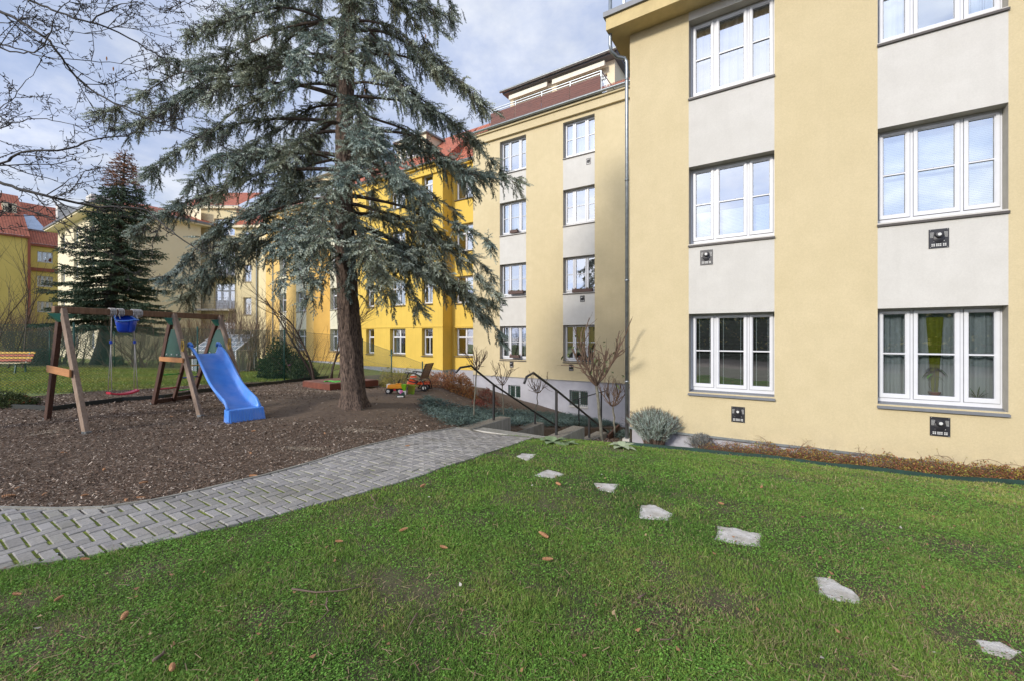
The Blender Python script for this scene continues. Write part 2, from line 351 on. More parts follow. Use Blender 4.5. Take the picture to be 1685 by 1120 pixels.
def paver_mat():
    m, nt, b = nodes_of('paver'); L = nt.links
    at_ = N(nt, 'ShaderNodeAttribute', attribute_name='Col'); tc = N(nt, 'ShaderNodeTexCoord')
    nz = N(nt, 'ShaderNodeTexNoise', Scale=45.0, Detail=8.0, Roughness=0.7); L.new(tc.outputs['Object'], nz.inputs['Vector'])
    rp = ramp(nt, [(0.3, (0.215, 0.205, 0.192)), (0.7, (0.325, 0.312, 0.295))]); L.new(nz.outputs['Fac'], rp.inputs[0])
    n2 = N(nt, 'ShaderNodeTexNoise', Scale=2.2, Detail=6.0); L.new(tc.outputs['Object'], n2.inputs['Vector'])
    r2 = ramp(nt, [(0.45, (1, 1, 1)), (0.75, (0.78, 0.77, 0.72))]); L.new(n2.outputs['Fac'], r2.inputs[0])
    m1 = N(nt, 'ShaderNodeMix', data_type='RGBA', blend_type='MULTIPLY'); m1.inputs[0].default_value = 1
    L.new(rp.outputs[0], m1.inputs[6]); L.new(at_.outputs['Color'], m1.inputs[7])
    m2 = N(nt, 'ShaderNodeMix', data_type='RGBA', blend_type='MULTIPLY'); m2.inputs[0].default_value = 1
    L.new(m1.outputs[2], m2.inputs[6]); L.new(r2.outputs[0], m2.inputs[7]); L.new(m2.outputs[2], b.inputs['Base Color'])
    b.inputs['Roughness'].default_value = 0.85
    bp = N(nt, 'ShaderNodeBump', Strength=0.35, Distance=0.01); L.new(nz.outputs['Fac'], bp.inputs['Height']); L.new(bp.outputs[0], b.inputs['Normal'])
    MATS['paver'] = m
paver_mat()
def tile_mat():
    m, nt, b = nodes_of('roof_tile'); L = nt.links
    tc = N(nt, 'ShaderNodeTexCoord')
    br = N(nt, 'ShaderNodeTexBrick', Scale=1.0); br.inputs['Color1'].default_value = (0.48, 0.15, 0.08, 1)
    br.inputs['Color2'].default_value = (0.37, 0.105, 0.055, 1); br.inputs['Mortar'].default_value = (0.13, 0.03, 0.015, 1)
    br.inputs['Mortar Size'].default_value = 0.02; br.inputs['Brick Width'].default_value = 0.24; br.inputs['Row Height'].default_value = 0.30
    br.offset = 0.0
    L.new(tc.outputs['UV'], br.inputs['Vector']); L.new(br.outputs['Color'], b.inputs['Base Color']); b.inputs['Roughness'].default_value = 0.7
    bp = N(nt, 'ShaderNodeBump', Strength=0.8, Distance=0.04); L.new(br.outputs['Fac'], bp.inputs['Height']); bp.invert = True
    L.new(bp.outputs[0], b.inputs['Normal']); MATS['roof_tile'] = m
tile_mat()
def glass_mat():
    m, nt, b = nodes_of('glass'); L = nt.links; nt.nodes.remove(b)
    fr = N(nt, 'ShaderNodeFresnel', IOR=1.55); mu = N(nt, 'ShaderNodeMath', operation='MULTIPLY_ADD', use_clamp=True)
    L.new(fr.outputs[0], mu.inputs[0]); mu.inputs[1].default_value = 1.8; mu.inputs[2].default_value = 0.36
    tp = N(nt, 'ShaderNodeBsdfTransparent'); tp.inputs[0].default_value = (0.80, 0.86, 0.88, 1)
    gl = N(nt, 'ShaderNodeBsdfGlossy', Roughness=0.015); gl.inputs[0].default_value = (0.92, 0.96, 1.0, 1)
    tc = N(nt, 'ShaderNodeTexCoord'); nz = N(nt, 'ShaderNodeTexNoise', Scale=1.2, Detail=1.0); L.new(tc.outputs['Object'], nz.inputs['Vector'])
    bp = N(nt, 'ShaderNodeBump', Strength=0.05, Distance=0.05); L.new(nz.outputs['Fac'], bp.inputs['Height']); L.new(bp.outputs[0], gl.inputs['Normal'])
    ms = N(nt, 'ShaderNodeMixShader'); L.new(mu.outputs[0], ms.inputs[0]); L.new(tp.outputs[0], ms.inputs[1]); L.new(gl.outputs[0], ms.inputs[2])
    L.new(ms.outputs[0], nt.nodes['Material Output'].inputs[0]); MATS['glass'] = m
glass_mat()
M = MATS
# ------------------------------------------------------------------ buildings
def facade(name, parent, p0, p1, z0, z1, openings, zones, mats, depth=0.22, rmat=None, zlines=()):
    """Wall sheet from p0 to p1 (left to right as seen from outside) with real openings and reveals.
    openings (a0,a1,z0,z1); zones (a0,a1,z0,z1,mi) repaint; mats list; rmat index of the reveals."""
    p0 = Vector((*p0, 0)); p1 = Vector((*p1, 0)); ax = (p1-p0); Lg = ax.length; ax.normalize(); inn = Vector((-ax.y, ax.x, 0))
    xs = sorted({0.0, Lg, *[c for o in openings for c in o[:2]], *[c for o in zones for c in o[:2]]})
    zs = sorted({z0, z1, *[c for o in openings for c in o[2:4]], *[c for o in zones for c in o[2:4]], *zlines})
    xs = [x for x in xs if -1e-6 <= x <= Lg+1e-6]; zs = [z for z in zs if z0-1e-6 <= z <= z1+1e-6]
    mb = MB()
    P = lambda a, z, d=0.0: p0 + ax*a + inn*d + Vector((0, 0, z))
    for i in range(len(xs)-1):
        for j in range(len(zs)-1):
            xc, zc = (xs[i]+xs[i+1])/2, (zs[j]+zs[j+1])/2
            if any(o[0] < xc < o[1] and o[2] < zc < o[3] for o in openings): continue
            mi = 0
            for q in zones:
                if q[0] < xc < q[1] and q[2] < zc < q[3]: mi = q[4]
            mb.quad(P(xs[i], zs[j]), P(xs[i+1], zs[j]), P(xs[i+1], zs[j+1]), P(xs[i], zs[j+1]), mi)
    r = rmat if rmat is not None else 0
    for a0, a1, b0, b1 in [o[:4] for o in openings]:
        mb.quad(P(a0, b0), P(a0, b1), P(a0, b1, depth), P(a0, b0, depth), r)
        mb.quad(P(a1, b1), P(a1, b0), P(a1, b0, depth), P(a1, b1, depth), r)
        mb.quad(P(a0, b1), P(a1, b1), P(a1, b1, depth), P(a0, b1, depth), r)
        mb.quad(P(a1, b0), P(a0, b0), P(a0, b0, depth), P(a1, b0, depth), r)
    return mb.build(name, mats, parent)

def plate(mb, W, H, cells, y, th, mi=0):
    """a plate W x H with rectangular holes, front at y, thickness th"""
    xs = sorted({0, W, *[c for o in cells for c in o[:2]]}); zs = sorted({0, H, *[c for o in cells for c in o[2:]]})
    for i in range(len(xs)-1):
        for j in range(len(zs)-1):
            xc, zc = (xs[i]+xs[i+1])/2, (zs[j]+zs[j+1])/2
            if any(o[0] < xc < o[1] and o[2] < zc < o[3] for o in cells): continue
            mb.quad((xs[i], y, zs[j]), (xs[i+1], y, zs[j]), (xs[i+1], y, zs[j+1]), (xs[i], y, zs[j+1]), mi)
    for a0, a1, b0, b1 in cells:
        mb.quad((a0, y, b0), (a0, y, b1), (a0, y+th, b1), (a0, y+th, b0), mi); mb.quad((a1, y, b1), (a1, y, b0), (a1, y+th, b0), (a1, y+th, b1), mi)
        mb.quad((a0, y, b1), (a1, y, b1), (a1, y+th, b1), (a0, y+th, b1), mi); mb.quad((a1, y, b0), (a0, y, b0), (a0, y+th, b0), (a1, y+th, b0), mi)

def ring(mb, a0, a1, b0, b1, wd, y0, y1, mi=0):
    mb.box((a0, y0, b0), (a0+wd, y1, b1), mi); mb.box((a1-wd, y0, b0), (a1, y1, b1), mi)
    mb.box((a0+wd, y0, b0), (a1-wd, y1, b0+wd), mi); mb.box((a0+wd, y0, b1-wd), (a1-wd, y1, b1), mi)

def curtain_mesh(W, H, kind):
    mb = MB(); y = 0.09 if kind == 'darkblind' else 0.16
    if kind in ('sheer', 'rose', 'dark'):
        n = 56; bot = 0.03
        for i in range(n):
            f = lambda k: y + 0.022*math.sin(k*0.95) + 0.012*math.sin(k*2.3+1)
            x0, x1 = 0.02 + (W-0.04)*i/n, 0.02 + (W-0.04)*(i+1)/n
            mb.quad((x0, f(i), bot), (x1, f(i+1), bot), (x1, f(i+1), H-0.05), (x0, f(i), H-0.05))
        return mb, {'sheer': 'curtain_sheer', 'rose': 'curtain_rose', 'dark': 'curtain_dark'}[kind]
    if kind in ('blind', 'halfblind', 'darkblind'):
        top = {'blind': H-0.04, 'halfblind': H*0.44, 'darkblind': H-0.05}[kind]; z = 0.06
        while z < top:
            mb.box((0.03, y, z), (W-0.03, y+0.014, z+0.022)); z += 0.029
        if kind == 'darkblind':
            for cx_ in (.16, .36, .62, .94, 1.22, 1.42): mb.box((cx_*W/1.54, y-.012, .06), (cx_*W/1.54+.011, y-.006, top), 1)
        return mb, ('blind_dark' if kind == 'darkblind' else 'blind_white')
    if kind == 'sides':
        for s in (0, 1):
            n = 14
            for i in range(n):
                f = lambda k: y + 0.022*math.sin(k*1.1)
                x0, x1 = 0.02+W*0.24*i/n, 0.02+W*0.24*(i+1)/n
                if s: x0, x1 = W-x1, W-x0
                mb.quad((x0, f(i), .03), (x1, f(i+1), .03), (x1, f(i+1), H-.05), (x0, f(i), H-.05))
        return mb, 'curtain_sheer'
    return None, None

WIN_CACHE = {}
def win_spec(kind, W, H):
    if kind == 'triple':                # three casements, slim glazing bar half way up
        sx = W/1.54; cols = [(.105*sx, .395*sx), (.555*sx, 1.005*sx), (1.165*sx, 1.455*sx)]
        mid = H*0.53; cells = []
        for a, b in cols: cells += [(a, b, .17, mid-.011), (a, b, mid+.011, H-.09)]
        sash = [(a-.055, b+.055, .10, H-.04) for a, b in cols]
    elif kind == 'cross':               # two lights with transom
        m = W*0.5; tz_ = H*0.66; cells = []
        for a, b in ((.11, m-.06), (m+.06, W-.11)): cells += [(a, b, .11, tz_-.05), (a, b, tz_+.05, H-.09)]
        sash = [(.06, m-.01, .06, tz_-.01), (m+.01, W-.06, .06, tz_-.01)]
    elif kind == 'single':
        tz_ = H*0.66; m = W*0.5; cells = [(.10, m-.035, .11, tz_-.05), (m+.035, W-.10, .11, tz_-.05), (.10, W-.10, tz_+.05, H-.09)]
        sash = [(.05, m-.005, .06, tz_-.01), (m+.005, W-.05, .06, tz_-.01)]
    elif kind == 'slim':
        tz_ = H*0.66; cells = [(.12, W-.12, .11, tz_-.05), (.12, W-.12, tz_+.05, H-.09)]; sash = [(.06, W-.06, .05, tz_-.01)]
    elif kind == 'three':
        w3 = W/3; cells = [(w3*i+.09, w3*(i+1)-.09, .10, H-.09) for i in range(3)]; sash = [(w3*i+.03, w3*(i+1)-.03, .04, H-.03) for i in range(3)]
    elif kind == 'basement':
        cells = [(.06, W/2-.03, .06, H-.06), (W/2+.03, W-.06, .06, H-.06)]; sash = []
    elif kind == 'grid':
        cells = [(W/3*i+.04, W/3*(i+1)-.04, H/2*j+.04, H/2*(j+1)-.04) for i in range(3) for j in range(2)]; sash = []
    return cells, sash

def window(parent, p0, ang, a, z, W, H, kind='triple', cur='none', depth=0.22, sill='sill_grey', sill_over=0.04, label=None, open_sash=False):
    """a: offset along the facade from p0; ang: heading of the facade axis"""
    key = (kind, round(W, 3), round(H, 3), sill, round(depth, 3), sill_over)
    ax = Vector((math.cos(ang), math.sin(ang), 0)); inn = Vector((-ax.y, ax.x, 0))
    loc = Vector((*p0, 0)) + ax*a + inn*depth + Vector((0, 0, z))
    if key in WIN_CACHE:
        f, g, s, it = [o.copy() for o in WIN_CACHE[key]]
        for o in (f, g, s, it): COL.objects.link(o)
        for o in (g, s, it): o.parent = f
    else:
        cells, sash = win_spec(kind, W, H); mb = MB()
        # frame stands 5 mm inside the reveal plane
        plate(mb, W, H, cells, 0.004, 0.05)
        for sp in sash:
            hb = [c for c in cells if c[0] > sp[0]-1e-6 and c[1] < sp[1]+1e-6 and c[2] > sp[2]-1e-6 and c[3] < sp[3]+1e-6]
            if not hb: continue
            x0 = min(c[0] for c in hb); x1 = max(c[1] for c in hb); z0 = min(c[2] for c in hb); z1 = max(c[3] for c in hb)
            # sash ring proud of the fixed frame
            mb.box((sp[0], -0.014, sp[2]), (x0-.012, 0.003, sp[3])); mb.box((x1+.012, -0.014, sp[2]), (sp[1], 0.003, sp[3]))
            mb.box((x0-.012, -0.014, sp[2]), (x1+.012, 0.003, z0-.012)); mb.box((x0-.012, -0.014, z1+.012), (x1+.012, 0.003, sp[3]))
        for sp in sash:     # grey seal line drawn to darken the gap around each casement
            ring(mb, sp[0]-.007, sp[1]+.007, sp[2]-.007, sp[3]+.007, .007, -.002, .0035, 1)
        for c in cells: ring(mb, c[0]-.001, c[1]+.001, c[2]-.001, c[3]+.001, .008, .018, .028, 1)
        f = mb.build('window', [M['frame_white'], M['sill_grey']], None)
        g = MB()
        if kind == 'triple':
            for i in range(0, len(cells), 2):
                c = cells[i]; d = cells[i+1]; g.quad((c[0], .03, c[2]), (c[1], .03, c[2]), (c[1], .03, d[3]), (c[0], .03, d[3]))
        else:
            for c in cells: g.quad((c[0], .03, c[2]), (c[1], .03, c[2]), (c[1], .03, c[3]), (c[0], .03, c[3]))
        g = g.build('glass', M['glass'], f)
        s = MB(); o = sill_over
        s.add([(-.01, -depth-o, -.035), (W+.01, -depth-o, -.035), (W+.01, .0, .03), (-.01, .0, .03), (-.01, -depth-o, -.06), (W+.01, -depth-o, -.06), (W+.01, .0, -.06), (-.01, 0, -.06)],
              [(0, 1, 2, 3), (4, 5, 1, 0), (0, 3, 7, 4), (1, 5, 6, 2), (4, 7, 6, 5)])
        s.box((-.012, -depth-o-.003, -.068), (W+.012, -depth-o, -.03))
        s = s.build('sill', M[sill], f)
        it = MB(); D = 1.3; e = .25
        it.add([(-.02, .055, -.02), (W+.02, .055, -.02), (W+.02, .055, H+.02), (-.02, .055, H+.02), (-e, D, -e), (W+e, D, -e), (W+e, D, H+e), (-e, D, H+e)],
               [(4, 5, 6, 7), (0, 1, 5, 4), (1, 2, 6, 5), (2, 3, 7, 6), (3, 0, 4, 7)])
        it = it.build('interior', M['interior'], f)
        WIN_CACHE[key] = (f, g, s, it)
        f0 = f
    f.parent = parent; f.location = loc; f.rotation_euler = (0, 0, ang)
    if label: f['label'] = label
    ck = ('cur', cur, round(W, 3), round(H, 3))
    if cur not in ('none',):
        if ck in WIN_CACHE:
            c = WIN_CACHE[ck].copy(); COL.objects.link(c); c.parent = f
        else:
            cm, mn = curtain_mesh(W, H, cur)
            c = cm.build('blind' if 'blind' in cur else 'curtain', [M[mn], M['blind_white']] if cur == 'darkblind' else M[mn], f); WIN_CACHE[ck] = c
    return f

VENT = None
def vent(parent, p, ang=0.0, s=1.0):
    global VENT
    if VENT is None:
        mb = MB(); W, H = .24, .31
        mb.box((-W/2, -.012, -H/2), (W/2, 0, H/2), 0)
        for x in (-.085, -.062, -.03, -.008, .014, .05, .073):
            for zz in (-.125, -.10): mb.box((x-.002, -.016, zz), (x+.014, -.0125, zz+.017), 1)
        for i in range(7):
            zz = .02 + .013*i
            mb.box((-.105, -.015, zz), (-.07+.002*i, -.0125, zz+.004), 1); mb.box((.072-.002*i, -.015, zz), (.105, -.0125, zz+.004), 1)
        for i in range(5): mb.box((-.06+.028*i, -.015, -.045), (-.045+.028*i, -.0125, -.036), 1)
        for x in (-.105, .1):
            for zz in (-.145, .138): mb.box((x, -.016, zz), (x+.007, -.0125, zz+.007), 1)
        mb.lathe((0, 0, .06), [(.055, -.013), (.055, -.05), (.045, -.06), (.03, -.062)], n=18, mi=0, axis='y')
        mb.lathe((0.0, 0, .06), [(.024, -.063), (.024, -.066), (.01, -.067)], n=12, mi=1, axis='y')
        mb.lathe((0.0, 0, -.0), [(.075, -.013), (.06, -.02), (.02, -.028)], n=20, mi=0, axis='y')
        VENT = o = mb.build('vent_grille', [M['vent_black'], M['vent_white']], parent)
    else:
        o = VENT.copy(); COL.objects.link(o); o.parent = parent
    o.location = p; o.rotation_euler = (0, 0, ang); o.scale = (s, 1, s); return o

def gutter(parent, p, q, r=.075, name='gutter', m='zinc', drop=0.0):
    mb = MB(); p = Vector(p); q = Vector(q); d = (q-p).normalized(); side = d.cross(Vector((0, 0, 1)))
    n = 9; vs = []
    for e in (p, q):
        for k in range(n):
            t = math.pi*k/(n-1); vs.append(e + side*(math.cos(t)*r) - Vector((0, 0, 1))*(math.sin(t)*r))
    fs = [(k, k+1, n+k+1, n+k) for k in range(n-1)] + [tuple(range(n)), tuple(range(n, 2*n))]
    mb.add(vs, fs)
    mb.tube([p + side*r, q + side*r], .011, 6); mb.tube([p - side*r, q - side*r], .009, 6)
    o = mb.build(name, M[m], parent, smooth=False); return o

def uv_roof(name, quads, parent, material):
    me = bpy.data.meshes.new(name); vs = []; fs = []
    for q in quads:
        k = len(vs); vs += [tuple(p) for p in q]; fs.append(tuple(range(k, k+len(q))))
    me.from_pydata(vs, [], fs); uv = me.uv_layers.new(name='UVMap'); li = 0
    for q in quads:
        q = [Vector(p) for p in q]; o = q[0]; e = (q[1]-q[0]).normalized(); n = (q[1]-q[0]).cross(q[-1]-q[0]).normalized(); f = n.cross(e)
        for p in q: uv.data[li].uv = ((p-o).dot(e), (p-o).dot(f)); li += 1
    me.materials.append(material); o = bpy.data.objects.new(name, me); return link(o, parent)

# ---- 1. the near block with the three storeys of triple windows (facade plane y = 9.59)
FW = 9.59
near = thing('apartment_building', 'butter yellow apartment block with pale window bays, closest building on the right', 'building', (-3.03, FW, -2.4))
def put(o, par):   # parent while keeping world coordinates of the mesh
    pass
class Local:       # buildings are built in world coordinates; parts are shifted under an Empty at the base
    def __init__(s, e): s.e = e; s.before = set(bpy.data.objects.keys())
    def done(s):
        for o in bpy.data.objects:
            if o.parent == s.e: o.matrix_parent_inverse = Matrix.Translation(s.e.location).inverted()
Lc = Local(near)
u0 = -3.03; cols = [(-1.77, -.226), (1.29, 2.82)]; sills = [-1.14, 1.96, 5.06]; WH = 1.63
op = [(a-u0, b-u0, z, z+WH) for a, b in cols for z in sills]
zones = [(a-u0, b-u0, sills[0]+WH, 6.89, 1) for a, b in cols]
zones = [(a-u0, b-u0, sills[0]+.2, 6.89, 1) for a, b in cols]
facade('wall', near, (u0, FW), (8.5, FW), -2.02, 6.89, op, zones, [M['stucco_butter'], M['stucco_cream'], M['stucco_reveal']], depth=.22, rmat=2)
mb = MB(); mb.quad((u0, 24, -4), (u0, FW, -4), (u0, FW, 6.89), (u0, 24, 6.89)); pass
mb.build('side_wall', M['stucco_butter'], near)
mb = MB(); mb.box((u0+.04, FW+.035, -4.2), (8.46, FW+.3, -2.03)); mb.build('plinth', M['plinth_grey'], near)
mb = MB(); mb.box((u0-.01, FW-.022, -2.035), (8.5, FW+.1, -2.018)); mb.box((u0-.01, FW-.03, -2.06), (8.5, FW-.02, -2.018)); mb.build('drip_rail', M['zinc'], near)
mb = MB()      # deep overhanging eaves board
mb.box((u0-.40, FW-.45, 6.87), (8.9, 24.3, 7.21)); mb.build('cornice', M['stucco_soffit'], near)
mb = MB(); mb.box((u0-.44, FW-.49, 7.213), (8.95, 24.35, 7.25)); mb.box((u0-.45, FW-.50, 7.15), (8.95, FW-.453, 7.26)); mb.box((u0-.45, FW-.45, 7.15), (u0-.403, 24.3, 7.26)); mb.build('roof', M['sill_grey'], near)
mb = MB()
for i in range(9): mb.bar((u0-.1+1.3*i, FW-.1, 7.25), (u0-.1+1.3*i, FW-.1, 8.2), .05, .05)
for zz in (7.5, 7.85, 8.2): mb.bar((u0-.1, FW-.1, zz), (8.4, FW-.1, zz), .035, .035)
mb.build('railing', M['zinc'], near)
curs = {(0, 0): 'darkblind', (0, 1): 'halfblind', (0, 2): 'rose', (1, 0): 'sheer', (1, 1): 'blind', (1, 2): 'sides'}
for ci, (a, b) in enumerate(cols):
    for zi, z in enumerate(sills):
        window(near, (0, FW), 0.0, a, z, b-a, WH, 'triple', curs[(ci, zi)], depth=.22, sill='sill_grey' if zi == 0 else 'sill_dark', sill_over=.05 if zi == 0 else .03)
for px, py in ((1162, 424), (1214, 681), (1544, 393), (1546, 701)): vent(near, on_w(px, py, FW))
mb = MB(); px_, py_ = u0-.075, FW+.02
mb.tube([(u0-.36, FW-.28, 8.4), (u0-.36, FW-.28, 6.62), (u0-.35, FW-.24, 6.5), (u0-.26, FW-.10, 6.42), (u0-.12, FW-.0, 6.40), (px_, py_, 6.30), (px_, py_, 6.15), (px_, py_, -2.35)], .04, 14)
for zz in (5.9, 3.6, 1.3, -1.0): mb.lathe((px_, py_, zz), [(.043, -.02), (.049, -.02), (.049, .02), (.043, .02)], 14)
mb.build('downpipe', M['zinc'], near, smooth=True)
mb = MB(); mb.box((px_-.08, py_-.08, -2.75), (px_+.08, py_+.06, -2.30)); mb.build('pipe_collar', M['concrete_light'], near)
Lc.done()

# things on the inner sill of the lower right window
def leaf(mb, p, d, L, W, mi=0, droop=.4, up=Vector((0, 0, 1))):
    d = Vector(d).normalized(); s = d.cross(up); s = s.normalized() if s.length > .05 else Vector((1, 0, 0)); pts = []
    for k in range(5):
        t = k/4; c = Vector(p) + d*(L*t) - up*(droop*L*t*t); wd = W*math.sin(math.pi*min(1, .08+t*.92))*.5
        pts += [c - s*wd, c + s*wd]
    k0 = [(2*i, 2*i+1, 2*i+3, 2*i+2) for i in range(4)]; mb.add(pts, k0, mi)
mat('leaf_green', (0.07, 0.15, 0.03), (0.04, 0.10, 0.02), scale=8, rough=.5, transl=.2)
mat('leaf_yellow', (0.35, 0.33, 0.04), scale=8, rough=.6)
mat('leaf_olive', (0.16, 0.20, 0.07), (0.10, 0.14, 0.05), scale=8, rough=.6, transl=.2)
mat('pot_brown', (0.09, 0.05, 0.04), scale=9, rough=.7)
mat('flower_red', (0.40, 0.08, 0.05), scale=9, rough=.7)
b = on_w(1537, 640, FW+.30); b.z = -1.0
pl = thing('potted_plant', 'leafy house plant in a brown pot behind the middle pane of the lowest right window', 'house plant', b)
mb = MB(); mb.lathe((0, 0, 0), [(.05, 0), (.075, .07), (.085, .075), (.085, .09), (.07, .09), (.06, .07)], 16); mb.build('pot', M['pot_brown'], pl)
mb = MB(); mb.tube([(0, 0, .08), (.01, 0, .25), (.0, 0, .5)], [.007, .006, .004], 6); mb.tube([(-.02, 0, .08), (-.07, .0, .2), (-.05, .0, .38), (0, 0, .45)], .004, 5); mb.build('stem', M['bark_grey'], pl)
mb = MB()
for a_, h, l in ((0, .5, .17), (1.0, .46, .16), (2.2, .5, .14), (3.3, .45, .17), (4.3, .4, .15), (5.4, .48, .18), (.5, .36, .13)):
    leaf(mb, (0, 0, h), (math.cos(a_), .2*math.sin(a_)-.1, .25), l, .075, droop=1.1)
mb.build('leaves', M['leaf_green'], pl)
b = on_w(1607, 650, FW+.30); b.z = -1.0
pl = thing('potted_plant', 'small spiky aloe in the right pane of the lowest right window', 'house plant', b)
mb = MB()
for i in range(14):
    a_ = i*2.4; leaf(mb, (0, 0, .01), (math.cos(a_), .4*math.sin(a_), .5+.5*(i % 3)), .17+.03*(i % 4), .022, droop=.15)
mb.build('leaves', M['leaf_green'], pl); mb = MB(); mb.lathe((0, 0, -.02), [(.05, 0), (.06, .04), (.05, .05)], 12); mb.build('pot', M['pot_brown'], pl)
# the long green curtain strip in the middle of that window
gc = MB()
zt, zb = .34, -.95
for i in range(10):
    x0, x1 = 1.965 + .022*i, 1.965 + .022*(i+1); f = lambda k: FW+.345+.008*math.sin(k*1.3)
    k0 = 1-.55*min(1, abs(1.965+.022*i-2.075)/.11)*0
    gc.quad((2.075+(x0-2.075)*.35, f(i), zb), (2.075+(x1-2.075)*.35, f(i+1), zb), (x1, f(i+1), zt), (x0, f(i), zt))
o = gc.build('curtain_strip', M['curtain_green'], near); o.matrix_parent_inverse = Matrix.Translation(near.location).inverted()
o['label'] = 'olive green curtain strip'

# ---- 2. the recessed wing (facade plane y = 17.7)
WW = 17.7
wing = thing('apartment_building', 'butter yellow four storey wing with dark wooden terrace screens on its roof', 'building', (-13.95, WW, -3.9))
Lc = Local(wing); u0 = -13.95; u1 = -1.0
cols = [(-12.24, -10.69), (-8.70, -7.16), (-4.6, -3.06)]; sills = [-1.09, 2.01, 5.11, 8.21]; WH = 1.64
op = [(a-u0, b-u0, z, z+WH) for a, b in cols for z in sills]
zones = [(a-u0, b-u0, sills[0]+.2, sills[3]+.5, 1) for a, b in cols]
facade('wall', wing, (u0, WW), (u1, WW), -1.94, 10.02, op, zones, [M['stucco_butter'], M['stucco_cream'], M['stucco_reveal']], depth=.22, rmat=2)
bop = [(-8.39-u0, -7.49-u0, -3.08, -2.38), (-11.75-u0, -11.03-u0, -3.0, -2.35)]
facade('plinth', wing, (u0, WW+.03), (u1, WW+.03), -4.6, -1.955, bop, [], [M['plinth_grey']], depth=.25)
mb = MB(); mb.box((u0, WW-.02, -1.953), (u1, WW+.1, -1.94)); mb.build('drip_rail', M['zinc'], wing)
for a, b, z0, z1 in bop:
    window(wing, (u0, WW+.03), 0, a, z0, b-a, z1-z0, 'basement', depth=.12, sill='concrete_light', sill_over=.05)
    mb = MB(); p = Vector((u0+a, WW+.06, z0))
    k = int((b-a)/.085)
    for i in range(1, k): mb.bar(p+Vector(((b-a)*i/k, 0, 0)), p+Vector(((b-a)*i/k, 0, z1-z0)), .012, .012)
    for j in range(1, 8): mb.bar(p+Vector((0, .002, (z1-z0)*j/8)), p+Vector((b-a, .002, (z1-z0)*j/8)), .012, .012)
    mb.build('window_grate', M['green_metal'], wing)
mb = MB(); mb.quad((u0, 26, -4.6), (u0, WW, -4.6), (u0, WW, 10.2), (u0, 26, 10.2)); mb.build('side_wall', M['stucco_butter'], wing)
mb = MB(); mb.box((u0, WW-.13, 10.022), (u1, WW+.2, 10.40)); mb.box((u0, WW-.22, 10.402), (u1, WW+.2, 10.50)); mb.build('cornice', M['stucco_butter'], wing)
gutter(wing, (u0-.05, WW-.31, 10.58), (u1, WW-.31, 10.58), .08)
uv_roof('roof', [[(u0-.05, WW-.25, 10.56), (u1, WW-.25, 10.56), (u1, WW+1.8, 12.0), (u0-.05, WW+1.8, 12.0)],
                 [(u0, WW+1.8, 12.0), (-12.9, WW+1.8, 12.0), (-12.9, 24, 13.2), (u0, 24, 13.2)]], wing, M['roof_tile'])
cw = ['none', 'dark', 'none', 'none']
CW = {(0, 0): 'sides', (0, 1): 'dark', (0, 2): 'sheer', (0, 3): 'none', (1, 0): 'dark', (1, 1): 'dark', (1, 2): 'none', (1, 3): 'sheer'}
for ci, (a, b) in enumerate(cols):
    for zi, z in enumerate(sills):
        window(wing, (0, WW), 0, a, z, b-a, WH, 'triple', CW.get((ci, zi), 'none'), depth=.22, sill='sill_dark', sill_over=.03)
for px, py in ((968, 266), (856, 295), (829, 499), (958, 492), (841.5, 599), (939.5, 604)): vent(wing, on_w(px, py, WW), s=.92)
# terrace screens, railing, penthouse
us = [-12.95, -11.45, -9.95, -8.45, -6.96]
for a, b in zip(us[:-1], us[1:]):
    mb = MB(); k = 9
    for j in range(k): mb.box((a+.01, WW+.18, 10.78+j*.087), (b-.01, WW+.205, 10.78+j*.087+.081))
    for x in (a+.08, b-.08): mb.box((x-.02, WW+.206, 10.74), (x+.02, WW+.23, 11.58))
    mb.build('wood_screen', M['wood_screen'], wing)
mb = MB()
for a in us: mb.bar((a, WW+.25, 10.5), (a, WW+.25, 11.80), .04, .04)
for zz in (11.80, 11.68): mb.bar((us[0], WW+.25, zz), (us[-1], WW+.25, zz), .035, .03)
mb.bar((us[-1], WW+.25, 11.80), (us[-1], WW+2.0, 11.80), .035, .03); mb.bar((us[-1], WW+.25, 10.8), (us[-1], WW+2.0, 10.8), .03, .03)
for i in range(1, 12): mb.bar((us[-1], WW+.25+.15*i, 10.8), (us[-1], WW+.25+.15*i, 11.8), .014, .014)
mb.bar((us[0], WW+.25, 11.80), (us[0], WW+2.0, 11.80), .035, .03)
for i in range(1, 12): mb.bar((us[0], WW+.25+.15*i, 10.8), (us[0], WW+.25+.15*i, 11.8), .014, .014)
mb.bar((us[0]-.1, WW+.10, 10.72), (us[-1]+.1, WW+.10, 10.72), .03, .05)
mb.build('railing', M['zinc'], wing)
mb = MB(); mb.quad((us[0]-.2, WW+.3, 10.62), (us[-1]+.1, WW+.3, 10.62), (us[-1]+.1, 20, 10.62), (us[0]-.2, 20, 10.62)); mb.build('terrace_floor', M['concrete'], wing)
PW = 19.75
pop = [(1.0, 2.9, 10.9, 12.75), (3.9, 5.6, 10.9, 12.75)]
facade('penthouse_wall', wing, (-12.95, PW), (-6.97, PW), 10.4, 13.3, [(p[0], p[1], p[2], p[3]) for p in pop], [], [M['stucco_courtyard_light']], depth=.15)
for p in pop: window(wing, (-12.95, PW), 0, p[0], p[2], p[1]-p[0], p[3]-p[2], 'cross', 'none', depth=.15, sill='sill_grey', sill_over=.02)
